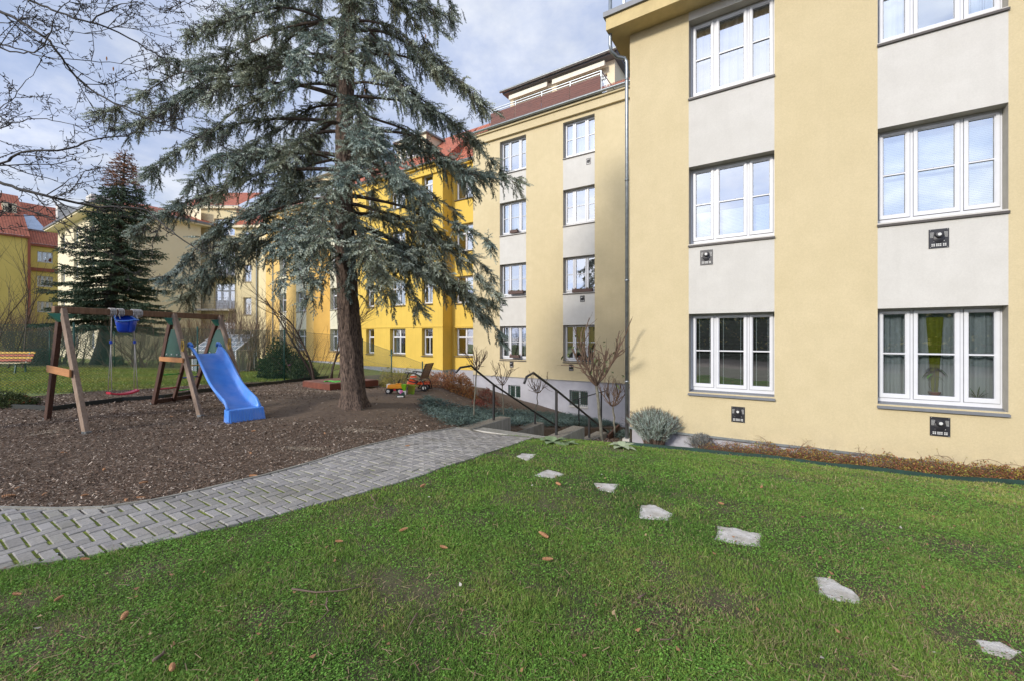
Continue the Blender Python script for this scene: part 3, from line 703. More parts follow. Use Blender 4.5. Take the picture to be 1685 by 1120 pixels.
mb = MB(); mb.quad((-6.97, PW, 10.4), (-6.97, 25, 10.4), (-6.97, 25, 13.3), (-6.97, PW, 13.3)); mb.quad((-6.97, 25, 10.4), (-12.95, 25, 10.4), (-12.95, 25, 13.3), (-6.97, 25, 13.3)); mb.quad((-12.95, 25, 10.4), (-12.95, PW, 10.4), (-12.95, PW, 13.3), (-12.95, 25, 13.3))
mb.build('penthouse_side', M['stucco_courtyard_light'], wing)
mb = MB(); mb.box((-13.15, 19.3, 13.3), (-6.72, 25.2, 13.44)); mb.build('penthouse_eaves', M['sill_grey'], wing)
mb = MB(); mb.add([(-13.25, 19.22, 13.445), (-6.6, 19.22, 13.445), (-6.6, 25.3, 13.445), (-13.25, 25.3, 13.445), (-12.6, 20.2, 13.85), (-7.3, 20.2, 13.85), (-7.3, 24.5, 13.85), (-12.6, 24.5, 13.85)],
    [(0,1,5,4),(1,2,6,5),(2,3,7,6),(3,0,4,7),(4,5,6,7),(0,3,2,1)]); mb.build('penthouse_roof', M['sill_dark'], wing)
gutter(wing, (-13.25, 19.17, 13.42), (-6.6, 19.17, 13.42), .08)
for a, b in ((-12.8, -10.45), (-10.15, -7.35)):
    mb = MB(); mb.box((a, 19.38, 12.98), (b, 19.52, 13.17)); mb.box((a, 19.36, 12.93), (b, 19.375, 13.02)); mb.build('awning', M['awning_cream'], wing)
mb = MB()
for i in range(16): mb.bar((-6.8+.12*i, WW+.05, 10.72), (-6.8+.12*i, WW+.05, 10.95), .012, .012)
mb.bar((-6.85, WW+.05, 10.95), (-4.9, WW+.05, 10.95), .012, .012); mb.bar((-6.85, WW+.05, 10.83), (-4.9, WW+.05, 10.83), .012, .012); mb.build('snow_guard', M['rust_red'], wing)
mb = MB(); mb.tube([(-5.9, WW-.31, 10.5), (-5.9, WW-.1, 10.2), (-5.9, WW-.06, 10.0), (-5.9, WW-.06, -3.7)], .045, 10); 
Lc.done()

# ---- 3. bright yellow building with the projecting bay
yb = thing('apartment_building', 'bright yellow apartment house with projecting bay and red tiled roof behind the spruce', 'building', (-24.8, 19.6, -3.0))
Lc = Local(yb); sills = [-1.08, 2.02, 5.12, 8.22]; BW, RW = 18.76, 19.6; H = 1.62
bl, br_ = -24.8, -17.05
bc = [(-23.96, -23.15, 'slim'), (-21.6, -20.18, 'cross'), (-18.75, -17.85, 'single')]
ym = [M['stucco_yellow']]
facade('bay_wall', yb, (bl, BW), (br_, BW), -1.90, 10.0, [(a-bl, b-bl, z, z+H) for a, b, k in bc for z in sills], [], ym, depth=.24)
facade('wall', yb, (br_, RW), (-13.9, RW), -1.90, 10.0, [(-16.84-br_, -15.42-br_, z, z+H) for z in sills], [], ym, depth=.24)
mb = MB(); mb.quad((br_, BW, -1.9), (br_, RW, -1.9), (br_, RW, 10), (br_, BW, 10)); mb.quad((bl, RW, -1.9), (bl, BW, -1.9), (bl, BW, 10), (bl, RW, 10)); mb.build('bay_side', ym, yb)
mb = MB(); mb.box((bl+.02, BW+.02, -4.6), (br_-.02, RW+.3, -1.902)); mb.box((br_, RW+.02, -4.6), (-13.9, RW+.3, -1.904)); mb.build('plinth', M['plinth_grey'], yb)
mb = MB(); mb.box((bl-.03, BW-.04, .60), (br_+.03, BW-.001, .66)); mb.box((br_+.001, BW, .60), (br_+.03, RW-.031, .66)); mb.box((br_+.001, RW-.03, .60), (-13.95, RW-.001, .66)); mb.build('string_course', M['stucco_yellow'], yb)
mb = MB(); mb.box((bl-.1, BW-.12, 9.75), (br_+.12, BW-.001, 10.15)); mb.box((br_+.001, BW, 9.75), (br_+.12, RW-.13, 10.15)); mb.box((br_+.001, RW-.12, 9.75), (-13.95, RW-.001, 10.15))
mb.box((bl-.3, BW-.3, 10.151), (br_+.3, BW+.5, 10.27)); mb.box((br_+.3, RW-.3, 10.152), (-13.95, RW+.5, 10.271)); mb.build('cornice', M['stucco_yellow'], yb)
for ci, (a, b, k) in enumerate(bc):
    for zi, z in enumerate(sills): window(yb, (0, BW), 0, a, z, b-a, H, k, ('sides' if (ci+zi) % 3 == 1 else 'none'), depth=.24, sill='sill_dark', sill_over=.08)
for zi, z in enumerate(sills): window(yb, (0, RW), 0, -16.84, z, 1.42, H, 'cross', 'dark' if zi % 2 else 'none', depth=.24, sill='sill_dark', sill_over=.08)
rz = 13.9
uv_roof('roof', [[(bl-.35, BW-.35, 10.28), (br_+.35, BW-.35, 10.28), (br_-.8, 22.4, rz), (bl-.35, 22.4, rz)],
                 [(br_+.35, BW-.35, 10.28), (br_+.35, RW-.35, 10.28), (br_-.2, 22.4, rz), (br_-.8, 22.4, rz)],
                 [(br_+.35, RW-.35, 10.28), (-13.9, RW-.35, 10.28), (-13.9, 22.4, rz), (br_-.2, 22.4, rz)]], yb, M['roof_tile'])
gutter(yb, (bl-.4, BW-.40, 10.31), (br_+.42, BW-.40, 10.31), .07); gutter(yb, (br_+.42, RW-.40, 10.31), (-13.9, RW-.40, 10.31), .07)
mb = MB(); mb.box((-22.6, 20.2, 11.6), (-19.8, 22.4, 13.3)); mb.build('dormer', M['stucco_courtyard_light'], yb)
mb = MB(); mb.box((-22.8, 20.0, 13.302), (-19.6, 22.5, 13.42)); mb.build('dormer_roof', M['zinc'], yb)
window(yb, (0, 20.2), 0, -22.2, 12.0, 1.9, 1.1, 'three', depth=-.03, sill='sill_grey', sill_over=-.02)
Lc.done()

# ---- 4. apricot building with pale window strips
ab = thing('apartment_building', 'apricot orange apartment house with pale green window strips, left of the spruce trunk', 'building', (-38.6, 19.6, -2.5))
Lc = Local(ab); u0, u1 = -38.6, -24.8; sills = [-1.02, 2.08, 5.18, 8.28]; H = 1.62
cl = [(-36.35, -35.3, 'slim'), (-33.85, -32.4, 'cross'), (-29.25, -27.85, 'cross')]
op = [(a-u0, b-u0, z, z+H) for a, b, k in cl for z in sills]
zn = [(a-u0, b-u0, sills[0]+1, sills[3]+.4, 1) for a, b, k in cl] + [(-31.4-u0, -29.25-u0, -1.9, 10.3, 2), (-37.55-u0, -37.35-u0, -1.9, 8.5, 1)]
facade('wall', ab, (u0, 19.6), (u1, 19.6), -1.80, 10.35, op, zn, [M['stucco_apricot'], M['stucco_pale'], M['stucco_apricot_dark']], depth=.28, rmat=1)
mb = MB(); mb.box((u0, 19.63, -4), (u1, 19.9, -1.802)); mb.build('plinth', M['plinth_grey'], ab)
mb = MB(); mb.quad((u0, 28, -3), (u0, 19.6, -3), (u0, 19.6, 10.35), (u0, 28, 10.35)); mb.build('side_wall', M['stucco_apricot'], ab)
mb = MB(); mb.box((u0-.05, 19.4, 10.352), (u1, 19.9, 10.6)); mb.build('cornice', M['stucco_apricot'], ab)
gutter(ab, (u0-.1, 19.3, 10.62), (u1, 19.3, 10.62), .08, m='zinc')
for ci, (a, b, k) in enumerate(cl):
    for zi, z in enumerate(sills): window(ab, (0, 19.6), 0, a, z, b-a, H, k, 'sides' if (ci*zi) % 3 == 1 else 'none', depth=.28, sill='sill_dark', sill_over=.04)
uv_roof('roof', [[(u0-.1, 19.35, 10.62), (u1, 19.35, 10.62), (u1, 23.5, 14.2), (u0-.1, 23.5, 14.2)]], ab, M['roof_tile'])
mb = MB(); mb.box((u0+.4, 19.8, 10.7), (-29, 19.9, 11.75)); mb.build('parapet', M['zinc'], ab)
mb = MB(); mb.box((u0+1.0, 21.3, 10.7), (-29, 24, 13.4)); mb.build('dormer', M['stucco_courtyard'], ab)
mb = MB(); mb.box((u0+.7, 20.9, 13.402), (-28.7, 24.3, 13.55)); mb.build('dormer_roof', M['zinc'], ab)
mb = MB(); mb.box((-37.38, 19.5, -1.5), (-37.32, 19.56, 10.3)); mb.build('downpipe', M['zinc'], ab)
Lc.done()

# ---- 5. cream courtyard building with balconies, cutting the corner
cb = thing('apartment_building', 'cream courtyard building with two balconies in the far corner of the garden', 'building', (*xy(-28, 40.2), -2.2))
Lc = Local(cb)
def XY3(X, Y, z): return Vector((*xy(X, Y), z))
Y0 = 40.2
X0, X1 = -31.3, -26.05
cmats = [M['stucco_courtyard']]
bx = (-28.15, -26.2)
oc = [(-30.1+.05-X0, -29.35-X0, z, z+1.5) for z in (2.35, 5.2, 8.25)] + [(bx[0]-X0, bx[1]-X0, z, z+2.4) for z in (2.68, 5.8)] + [(bx[0]-X0, bx[1]-X0, 9.6, 11.2), (bx[0]-X0, bx[1]-X0, -.3, 1.4)]
facade('wall', cb, xy(X0, Y0), xy(X1, Y0), -2.3, 12.1, oc, [], cmats, depth=.2)
for z in (2.35, 5.2, 8.25): window(cb, xy(X0, Y0), TH, -30.05-X0, z, .70, 1.5, 'single', 'none', depth=.2, sill='sill_grey', sill_over=.05)
for z in (2.68, 5.8):
    dw = MB(); W, H = bx[1]-bx[0], 2.4; c3 = [(.08, .52), (.72, 1.23), (1.43, 1.87)]
    cells = [(a, b, 1.78, 2.3) for a, b in c3] + [(c3[0][0], c3[0][1], .75, 1.66), (c3[2][0], c3[2][1], .75, 1.66), (c3[1][0], c3[1][1], .75, 1.60)]
    plate(dw, W, H, cells, 0, .05); dw.box((.64, -.02, .02), (1.31, -.002, .70))
    d = dw.build('balcony_door', M['frame_white'], cb); d.location = Vector((*xy(X0, Y0), 0)) + Vector((CT, ST, 0))*(bx[0]-X0) + Vector((-ST, CT, 0))*.2 + Vector((0, 0, z)); d.rotation_euler = (0, 0, TH)
    g = MB()
    for c in cells: g.quad((c[0], .03, c[2]), (c[1], .03, c[2]), (c[1], .03, c[3]), (c[0], .03, c[3]))
    g.build('glass', M['glass'], d)
    it = MB(); it.add([(0, .06, 0), (W, .06, 0), (W, .06, H), (0, .06, H), (-.3, 1.5, -.1), (W+.3, 1.5, -.1), (W+.3, 1.5, H+.2), (-.3, 1.5, H+.2)], [(4,5,6,7),(0,1,5,4),(1,2,6,5),(2,3,7,6),(3,0,4,7)]); it.build('interior', M['interior'], d)
for z in (9.6, -.3): window(cb, xy(X0, Y0), TH, bx[0]-X0, z, bx[1]-bx[0], 1.6 if z > 0 else 1.7, 'three' if z > 0 else 'grid', 'none', depth=.2, sill='sill_grey', sill_over=.05)
R = Matrix.Rotation(TH, 3, 'Z')
for z in (2.60, 5.72):
    mb = MB(); xa, xb = -29.55, -26.05
    mb.box((xa, Y0-1.15, z-.16), (xb, Y0-.01, z), rot=R); o = mb.build('balcony', M['concrete_light'], cb)
    r_ = MB()
    for zz in (.25, .5, .75, 1.0): r_.bar(XY3(xa+.05, Y0-1.1, z+zz), XY3(xb-.05, Y0-1.1, z+zz), .02, .02); r_.bar(XY3(xa+.05, Y0-1.1, z+zz), XY3(xa+.05, Y0-.02, z+zz), .02, .02)
    for xx in (xa+.05, -28.4, -27.2, xb-.05): r_.bar(XY3(xx, Y0-1.1, z-.02), XY3(xx, Y0-1.1, z+1.05), .03, .03)
    r_.bar(XY3(xa+.05, Y0-1.1, z), XY3(xa+.05, Y0-1.1, z+1.9), .03, .03); r_.bar(XY3(xa-.3, Y0-1.1, z+1.9), XY3(xa+.1, Y0-1.1, z+1.85), .02, .02)
    r_.build('railing', M['sill_grey'], o)
# right facet
Xr0, Xr1, Yr = -25.6, -23.55, 39.5
oc = [(-24.95+.0-Xr0, -24.2-Xr0, z, z+1.6) for z in (-1.05, 2.08, 5.15, 8.25)]
facade('side_bay_wall', cb, xy(Xr0, Yr), xy(Xr1, Yr), -2.3, 10.1, oc, [], [M['stucco_courtyard']], depth=.2)
for z in (-1.05, 2.08, 5.15, 8.25): window(cb, xy(Xr0, Yr), TH, -24.95-Xr0, z, .75, 1.6, 'single', 'none', depth=.2, sill='sill_dark', sill_over=.05)
mb = MB(); A = xy(Xr1, Yr); B = (-38.62, 19.9)
mb.quad((*A, -2.3), (*B, -2.3), (*B, 10.1), (*A, 10.1)); A2 = xy(X1, Y0); B2 = xy(Xr0, Yr)
mb.quad((*A2, -2.3), (*B2, -2.3), (*B2, 10.1), (*A2, 10.1)); mb.build('return_wall', M['stucco_courtyard'], cb)
mb = MB()
p = [XY3(Xr0-.45, Yr-.35, 0), XY3(Xr1+.1, Yr-.35, 0), Vector((B[0], B[1]-.3, 0)), Vector((B[0], B[1]+6, 0)), XY3(Xr0-.45, Yr+5, 0)]
vs = [q+Vector((0, 0, 10.1)) for q in p]+[q+Vector((0, 0, 10.32)) for q in p]; mb.add(vs, [(4,3,2,1,0),(5,6,7,8,9)]+[(i, (i+1) % 5, (i+1) % 5+5, i+5) for i in range(5)]); mb.build('side_bay_cornice', M['stucco_courtyard_light'], cb)
uv_roof('side_bay_roof', [[vs[5]+Vector((0,0,.01)), vs[6]+Vector((0,0,.01)), XY3(Xr1, Yr+3, 12.3), XY3(Xr0, Yr+3, 12.3)], [vs[6]+Vector((0,0,.01)), vs[7]+Vector((0,0,.01)), Vector((B[0], B[1]+4, 12.3)), XY3(Xr1, Yr+3, 12.3)]], cb, M['roof_tile'])
mb = MB(); q = XY3(Xr1-.12, Yr-.08, 0); mb.tube([q+Vector((0, 0, 10.1)), q+Vector((0, 0, -2.2))], .06, 10); mb.build('downpipe', M['zinc'], cb)
mb = MB(); mb.box((X0-.2, Y0-.25, 12.1), (X1+.3, Y0+5, 12.35), rot=R); mb.build('cornice', M['stucco_courtyard_light'], cb)
mb = MB(); mb.quad(XY3(X1, Y0, 9), XY3(X1, Y0+5, 9), XY3(X1, Y0+5, 12.1), XY3(X1, Y0, 12.1)); mb.build('side_wall', M['stucco_courtyard'], cb)
uv_roof('roof', [[XY3(X0-.2, Y0-.3, 12.36), XY3(X1+.3, Y0-.3, 12.36), XY3(X1+.3, Y0+4, 15), XY3(X0-.2, Y0+4, 15)]], cb, M['roof_tile'])
Lc.done()

# ---- 6. cream block on the left behind the fir
lb = thing('apartment_building', 'pale cream building with overhanging dark eaves behind the dark fir tree', 'building', (-60, 10.7, -2.2))
Lc = Local(lb)
lw = [(1.2, 2.6), (5.6, 7.0), (10.4, 11.8)]
facade('wall', lb, (-60, 10.7), (-45.8, 10.7), -2.2, 10.3, [(a, b, z, z+1.6) for a, b in lw for z in (-.9, 2.2, 5.3, 8.4)], [], [M['stucco_courtyard_light']], depth=.2)
for a, b in lw:
    for z in (-.9, 2.2, 5.3, 8.4): window(lb, (-60, 10.7), 0, a, z, 1.4, 1.6, 'cross', 'none', depth=.2, sill='sill_dark', sill_over=.04)
facade('end_wall', lb, (-45.8, 10.7), (-45.8, 17.4), -2.2, 10.3, [], [], [M['stucco_courtyard_light']])
mb = MB(); mb.quad((-60, 24, -2.2), (-60, 10.7, -2.2), (-60, 10.7, 10.3), (-60, 24, 10.3)); mb.build('side_wall', M['stucco_courtyard_light'], lb); mb = MB(); mb.quad(Vector((-45.8, 17.4, -2.2)), XY3(X0, Y0, -2.2), XY3(X0, Y0, 12), Vector((-45.8, 17.4, 12))); mb.build('link_wall', M['stucco_courtyard_light'], lb)
mb = MB(); mb.box((-60.8, 9.9, 10.3), (-45.2, 18, 10.42)); mb.build('soffit', M['stucco_courtyard_light'], lb)
mb = MB(); mb.box((-60.9, 9.8, 10.421), (-45.1, 18.2, 10.60)); mb.build('eaves', M['sill_grey'], lb)
uv_roof('roof', [[(-60.9, 9.8, 10.61), (-45.1, 9.8, 10.61), (-48.5, 14, 11.9), (-57.4, 14, 11.9)], [(-45.1, 9.8, 10.61), (-45.1, 20, 10.61), (-48.5, 20, 11.9), (-48.5, 14, 11.9)]], lb, M['roof_tile'])
mb = MB(); mb.box((-59.2, 12.5, 10.6), (-57.4, 14, 14.1)); mb.build('chimney', M['stucco_cream'], lb)
Lc.done()

# ---- 7. mustard building with the red roof at the far left
mu = thing('apartment_building', 'mustard yellow building with bright red tiled roof at the far left', 'building', (-77.8, 11, -2.2))
Lc = Local(mu)
U = -77.8
zs = [(555-y)*.0756 for y in (554.5, 513.2, 471.2, 431.2)]
y0 = on_u(61, 500, U).y; y1 = on_u(86.5, 500, U).y; y2 = on_u(99.5, 500, U).y; yl = on_u(42, 500, U).y
ww = y1-y0
cc = [(y0-yl, ww), (y2-yl, ww), (y2-yl+4.2, ww)]
facade('wall', mu, (U, yl), (U, 30), -2.2, 11.35, [(a, a+w_, z, z+1.28) for a, w_ in cc for z in zs], [], [M['stucco_mustard']], depth=.15)
for a, w_ in cc:
    for z in zs: window(mu, (U, yl), math.pi/2, a, z, w_, 1.28, 'three', 'none', depth=.15, sill='frame_white', sill_over=.03)
facade('projecting_wall', mu, (U+1.4, -12), (U+1.4, yl), -2.2, 11.8, [], [], [M['stucco_mustard']])
mb = MB(); mb.quad((U+1.4, yl, -2.2), (U, yl, -2.2), (U, yl, 11.8), (U+1.4, yl, 11.8)); mb.build('side_wall', M['stucco_mustard'], mu)
mb = MB(); mb.box((U+.001, yl+.01, 8.15), (U+.25, 30, 8.55)); mb.box((U+.001, yl+.01, 11.2), (U+.35, 30, 11.5)); mb.box((U+1.2, -12, 11.802), (U+1.75, yl+.1, 12.0)); mb.build('cornice', M['rust_red'], mu)
mb = MB(); mb.tube([(U+1.5, yl+.05, 11.9), (U+1.5, yl+.05, -2.2)], .13, 8); mb.build('downpipe', M['rust_red'], mu)
uv_roof('roof', [[(U+.4, yl, 11.5), (U+.4, 30, 11.5), (U-6, 30, 17.6), (U-6, yl, 17.6)], [(U+1.8, -12, 12.0), (U+1.8, yl+.1, 12.0), (U-5.5, yl+.1, 18.2), (U-5.5, -12, 18.2)]], mu, M['roof_tile'])
ds = Vector((-6.4, 0, 6.1)).normalized(); dn = Vector((6.1, 0, 6.4)).normalized()
sk = MB(); q0 = Vector((U+.4, yl-2.6, 11.9)); 
ka = on_u(37, 370, U-1.0).y; kb = on_u(78, 370, U-1.0).y
base = Vector((U+.4, 0, 11.5))+ds*2.6+dn*.25
sk.add([base+Vector((0, ka, 0)), base+Vector((0, kb, 0)), base+ds*3.0+Vector((0, kb-.8, 0)), base+ds*3.0+Vector((0, ka, 0))]+[base-dn*.4+Vector((0, ka, 0)), base-dn*.4+Vector((0, kb, 0)), base-dn*.4+ds*3+Vector((0, kb-.8, 0)), base-dn*.4+ds*3+Vector((0, ka, 0))],
       [(0,1,2,3),(4,5,1,0),(5,6,2,1),(6,7,3,2),(7,4,0,3)]); sk.build('skylight', M['glass_roof'] if 'glass_roof' in M else mat('glass_roof', (0.42, 0.50, 0.62), scale=2, rough=.15, metal=.5), mu)
mb = MB()
for px in (14, 22):
    p = on_u(px, 370, U-2); mb.box((U-3, p.y-.45, 13), (U-2, p.y+.25, 16.4))
mb.build('chimney', M['stucco_courtyard_light'], mu)
p = on_u(112, 350, U-3); mb = MB(); mb.box((U-4, p.y-1.0, 14), (U-3, p.y+1.6, 17.6)); mb.build('chimney', M['stucco_cream'], mu)
Lc.done()

# ---- flower boxes resting on sills of the wing
def flower_box(px, py, W, label, leafm, rail=True, w_=WW):
    p = on_w(px, py, w_+.05); b = thing('flower_box', label, 'flower box', p, group=None)
    mb = MB(); mb.box((-W/2, -.09, 0), (W/2, .07, .14)); mb.build('box', M['pot_brown'], b)
    mb = MB(); r = random.Random(int(px))
    for i in range(int(W*70)):
        leaf(mb, (r.uniform(-W/2, W/2), r.uniform(-.06, .05), .13), (r.uniform(-1, 1), r.uniform(-1, 1), 1.1), r.uniform(.08, .2), .035, mi=0 if r.random() < .7 else 1, droop=.5)
    mb.build('flowers', [M[leafm], M['flower_red']], b)
flower_box(846, 384, .42, 'small dark planter on the sill of the second highest left window of the wing', 'leaf_olive')
flower_box(849, 484, .85, 'flower box with reddish plants outside the open window of the wing', 'leaf_olive')
flower_box(958, 481, .95, 'flower box with straggly plants on the second lowest right window of the wing', 'leaf_olive')
flower_box(847, 588, .55, 'brown flower box with green plant on the lowest left window of the wing', 'leaf_green')
flower_box(962, 592, .6, 'brown flower box on the lowest right window of the wing behind the rose tree', 'leaf_green')
# ------------------------------------------------------------------ ground sheets, path, grass
def poly_in(P, x, y):
    x = np.asarray(x); y = np.asarray(y); inside = np.zeros(x.shape, bool); n = len(P)
    for i in range(n):
        x0, y0 = P[i]; x1, y1 = P[(i+1) % n]
        if y0 == y1: continue
        c = ((y0 > y) != (y1 > y)) & (x < (x1-x0)*(y-y0)/(y1-y0) + x0); inside ^= c
    return inside
LP = [gh(*p) for p in ((-420, 795), (-150, 828), (0, 838), (90, 840), (170, 838), (250, 826), (330, 809), (430, 785), (520, 760), (600, 735), (680, 716), (748, 704), (776, 703.5))]
RP = [gh(*p) for p in ((-420, 1010), (-150, 965), (0, 939), (100, 925), (200, 906), (300, 885), (400, 862), (500, 837), (600, 811), (700, 781), (780, 754), (835, 735), (856, 726))]
LPu = [(p.x, p.y) for p in LP]; RPu = [(p.x, p.y) for p in RP]
LPu[-1] = (-5.62, 7.05); RPu[-1] = (-4.12, 7.05)
PATH = LPu + RPu[::-1]
CEN = [((a[0]+b[0])/2, (a[1]+b[1])/2) for a, b in zip(LPu, RPu)]
S0 = 7.25                                    # where the stairs begin
LAWN = CEN + [(-4.9, S0), (-4.1, S0), (-4.1, 8.9), (-3.0, 8.9), (-3.0, 9.02), (9.5, 9.02), (9.5, -6), (-13, -6)]
def dist_poly(P, x, y):                      # distance to a polyline
    d = np.full(np.shape(x), 1e9)
    for (x0, y0), (x1, y1) in zip(P[:-1], P[1:]):
        vx, vy = x1-x0, y1-y0; t = np.clip(((x-x0)*vx+(y-y0)*vy)/(vx*vx+vy*vy), 0, 1)
        d = np.minimum(d, np.hypot(x-x0-t*vx, y-y0-t*vy))
    return d
FENCE_U = -17.55
gx = np.unique(np.round(np.concatenate([np.arange(-95, -30, 2.5), np.arange(-30, -18, .5), np.arange(-18, -5.9, .12), [-17.55, -5.9, -5.72, -5.70, -4.10, -4.08], np.arange(-5.8, 9.6, .12), np.arange(10, 40, 2.5)]), 3))
gy = np.unique(np.round(np.concatenate([np.arange(-40, -6, 2.5), np.arange(-6, 18.2, .12), np.arange(18.2, 70, 2.0)]), 3))
GX, GY = np.meshgrid(gx, gy, indexing='ij')
GZ = terrain(GX, GY)
def stair_z(w): return np.clip(-1.97 - (w - S0)*0.52, -3.85, -1.97)
cut = (GX >= -5.701) & (GX <= -4.099) & (GY > S0+.1)
GZ = np.where(cut, np.minimum(GZ, stair_z(GY)) - .35, GZ)
GZ = np.where(GY > 17.6, np.where(GX > -17.5, -4.5, GZ), GZ)
cx = (GX[:-1, :-1]+GX[1:, 1:])/2; cy = (GY[:-1, :-1]+GY[1:, 1:])/2
inlawn = poly_in(LAWN, cx, cy); inpath = poly_in(PATH, cx, cy) & (dist_poly(LPu, cx, cy) > .10) & (dist_poly(RPu, cx, cy) > .10)
zone = np.where(cx < FENCE_U, 3, np.where(inpath, 2, np.where(inlawn, 0, 1)))
idx = np.arange(GX.size).reshape(GX.shape)
V = np.stack([GX, GY, GZ], -1).reshape(-1, 3)
for zi, (nm, m) in enumerate((('lawn', 'lawn_soil'), ('ground', 'soil'), ('path_bed', 'moss'), ('far_lawn', 'far_grass'))):
    s = zone == zi
    Q = np.stack([idx[:-1, :-1][s], idx[1:, :-1][s], idx[1:, 1:][s], idx[:-1, 1:][s]], -1)
    used, inv = np.unique(Q, return_inverse=True)
    Vz = V[used].copy()
    if nm == 'path_bed': Vz[:, 2] += .012
    o = np_mesh(nm, Vz, inv.reshape(Q.shape), M[m], smooth=True); tag(o, kind='structure')

# herringbone pavers, cut along both edges of the path
def clip_half(P, a, b, keep):
    nx, ny = -(b[1]-a[1]), b[0]-a[0]; f = lambda p: ((p[0]-a[0])*nx + (p[1]-a[1])*ny)*keep; out = []
    for i in range(len(P)):
        p, q = P[i], P[(i+1) % len(P)]; fp, fq = f(p), f(q)
        if fp >= 0: out.append(p)
        if fp*fq < 0: t = fp/(fp-fq); out.append((p[0]+(q[0]-p[0])*t, p[1]+(q[1]-p[1])*t))
    return out
def nearest_seg(P, c):
    best = None
    for a, b in zip(P[:-1], P[1:]):
        vx, vy = b[0]-a[0], b[1]-a[1]; t = max(0, min(1, ((c[0]-a[0])*vx+(c[1]-a[1])*vy)/(vx*vx+vy*vy)))
        d = math.hypot(c[0]-a[0]-t*vx, c[1]-a[1]-t*vy)
        if best is None or d < best[0]: best = (d, a, b)
    return best
s = .10; Vp, Cp, Fp = [], [], []
xs0 = min(p[0] for p in PATH); xs1 = max(p[0] for p in PATH); ys0 = min(p[1] for p in PATH); ys1 = S0-.22
prng = random.Random(3)
faces = []
for i in range(int((xs1-xs0)/s)+3):
    for j in range(int((ys1-ys0)/s)+3):
        k = (i-j) % 4
        if k == 0: a = (xs0+i*s, ys0+j*s, 2*s, s)
        elif k == 3: a = (xs0+i*s, ys0+j*s, s, 2*s)
        else: continue
        c = (a[0]+a[2]/2, a[1]+a[3]/2)
        if c[1] > ys1: continue
        nl = nearest_seg(LPu, c); nr = nearest_seg(RPu, c)
        if not (poly_in(PATH, np.array([c[0]]), np.array([c[1]]))[0] or nl[0] < .16 or nr[0] < .16): continue
        g = prng.uniform(.0025, .0045); g2 = prng.uniform(.006, .0125)
        P = [(a[0]+g, a[1]+g2), (a[0]+a[2]-g, a[1]+g2), (a[0]+a[2]-g, a[1]+a[3]-g2), (a[0]+g, a[1]+a[3]-g2)]
        if nl[0] < .3:
            P = clip_half(P, nl[1], nl[2], -1)
            # keep a strip for the edging
        if nr[0] < .3 and len(P) > 2: P = clip_half(P, nr[1], nr[2], 1)
        if len(P) < 3: continue
        dz = prng.uniform(-.003, .003); tx, ty = prng.uniform(-.02, .02), prng.uniform(-.02, .02)
        col = prng.uniform(.80, 1.14); cc = (col, col*prng.uniform(.985, 1.0), col*prng.uniform(.97, 1.02))
        k0 = len(Vp); n = len(P)
        ch = .006
        mx_, my_ = sum(p[0] for p in P)/n, sum(p[1] for p in P)/n
        for sc_, zz in ((1, -.03), (1, .012), (1-ch/.07, .018)):
            for p in P:
                x, y = mx_+(p[0]-mx_)*sc_, my_+(p[1]-my_)*sc_
                Vp.append((x, y, tz(x, y)+.004+zz+dz+tx*(x-mx_)+ty*(y-my_))); Cp.append(cc)
        for r in (0, 1):
            for q in range(n): faces.append((k0+r*n+q, k0+r*n+(q+1) % n, k0+(r+1)*n+(q+1) % n, k0+(r+1)*n+q))
        faces.append(tuple(range(k0+2*n, k0+3*n)))
me = bpy.data.meshes.new('paved_path'); me.from_pydata(Vp, [], faces)
ca = me.color_attributes.new('Col', 'FLOAT_COLOR', 'POINT'); c4 = np.ones((len(Vp), 4), np.float32); c4[:, :3] = Cp; ca.data.foreach_set('color', c4.ravel())
me.materials.append(M['paver']); o = link(bpy.data.objects.new('path', me)); tag(o, kind='structure')
# thin kerb on the playground side
mb = MB(); kp = [Vector((a, b, tz(a, b))) for a, b in LPu]
fine = []
for a, b in zip(kp[:-1], kp[1:]):
    n = max(2, int((b-a).length/.4))
    for i in range(n): fine.append(a.lerp(b, i/n))
fine.append(kp[-1])
for i in range(len(fine)-1):
    a, b = fine[i].copy(), fine[i+1].copy(); a.z = tz(a.x, a.y); b.z = tz(b.x, b.y)
    mb.bar(a+Vector((0, 0, -.01)), b+Vector((0, 0, -.01)), .035, .085, ext=.001)
tag(mb.build('kerb', M['concrete']), kind='structure')

# stepping stones
STONES = [(866, 752, 34, 12, 'furthest and smallest'), (903, 779, 50, 16, 'second from the steps'), (998, 802, 44, 16, 'third from the steps'), (1078, 842, 56, 27, 'middle one of the row'),
          (1215, 881, 78, 36, 'with dry leaves on it'), (1378, 970, 76, 46, 'second nearest, tilted lengthwise'), (1640, 1067, 80, 34, 'nearest, at the bottom right corner')]
STONE_POLY = []
SHAPES = [[(-1, .3), (-.5, 1), (1, .9), (.1, -1)], [(-1, -.3), (-.1, .9), (1, -.1), (.2, -1)], [(-.95, .95), (.9, .8), (.5, -1), (-.6, -.5)], [(-.9, .9), (0, .8), (1, -.2), (.7, -1), (-1, -.7)],
  [(-.9, .95), (.2, .5), (1, .1), (.9, -1), (-.1, -.75), (-1, -.3)], [(-1, .9), (-.2, .75), (.95, -.55), (1, -1), (.1, -.85), (-.8, -.3)], [(-.9, .8), (.1, .6), (1, -.4), (.5, -1), (-.6, -.2)]]
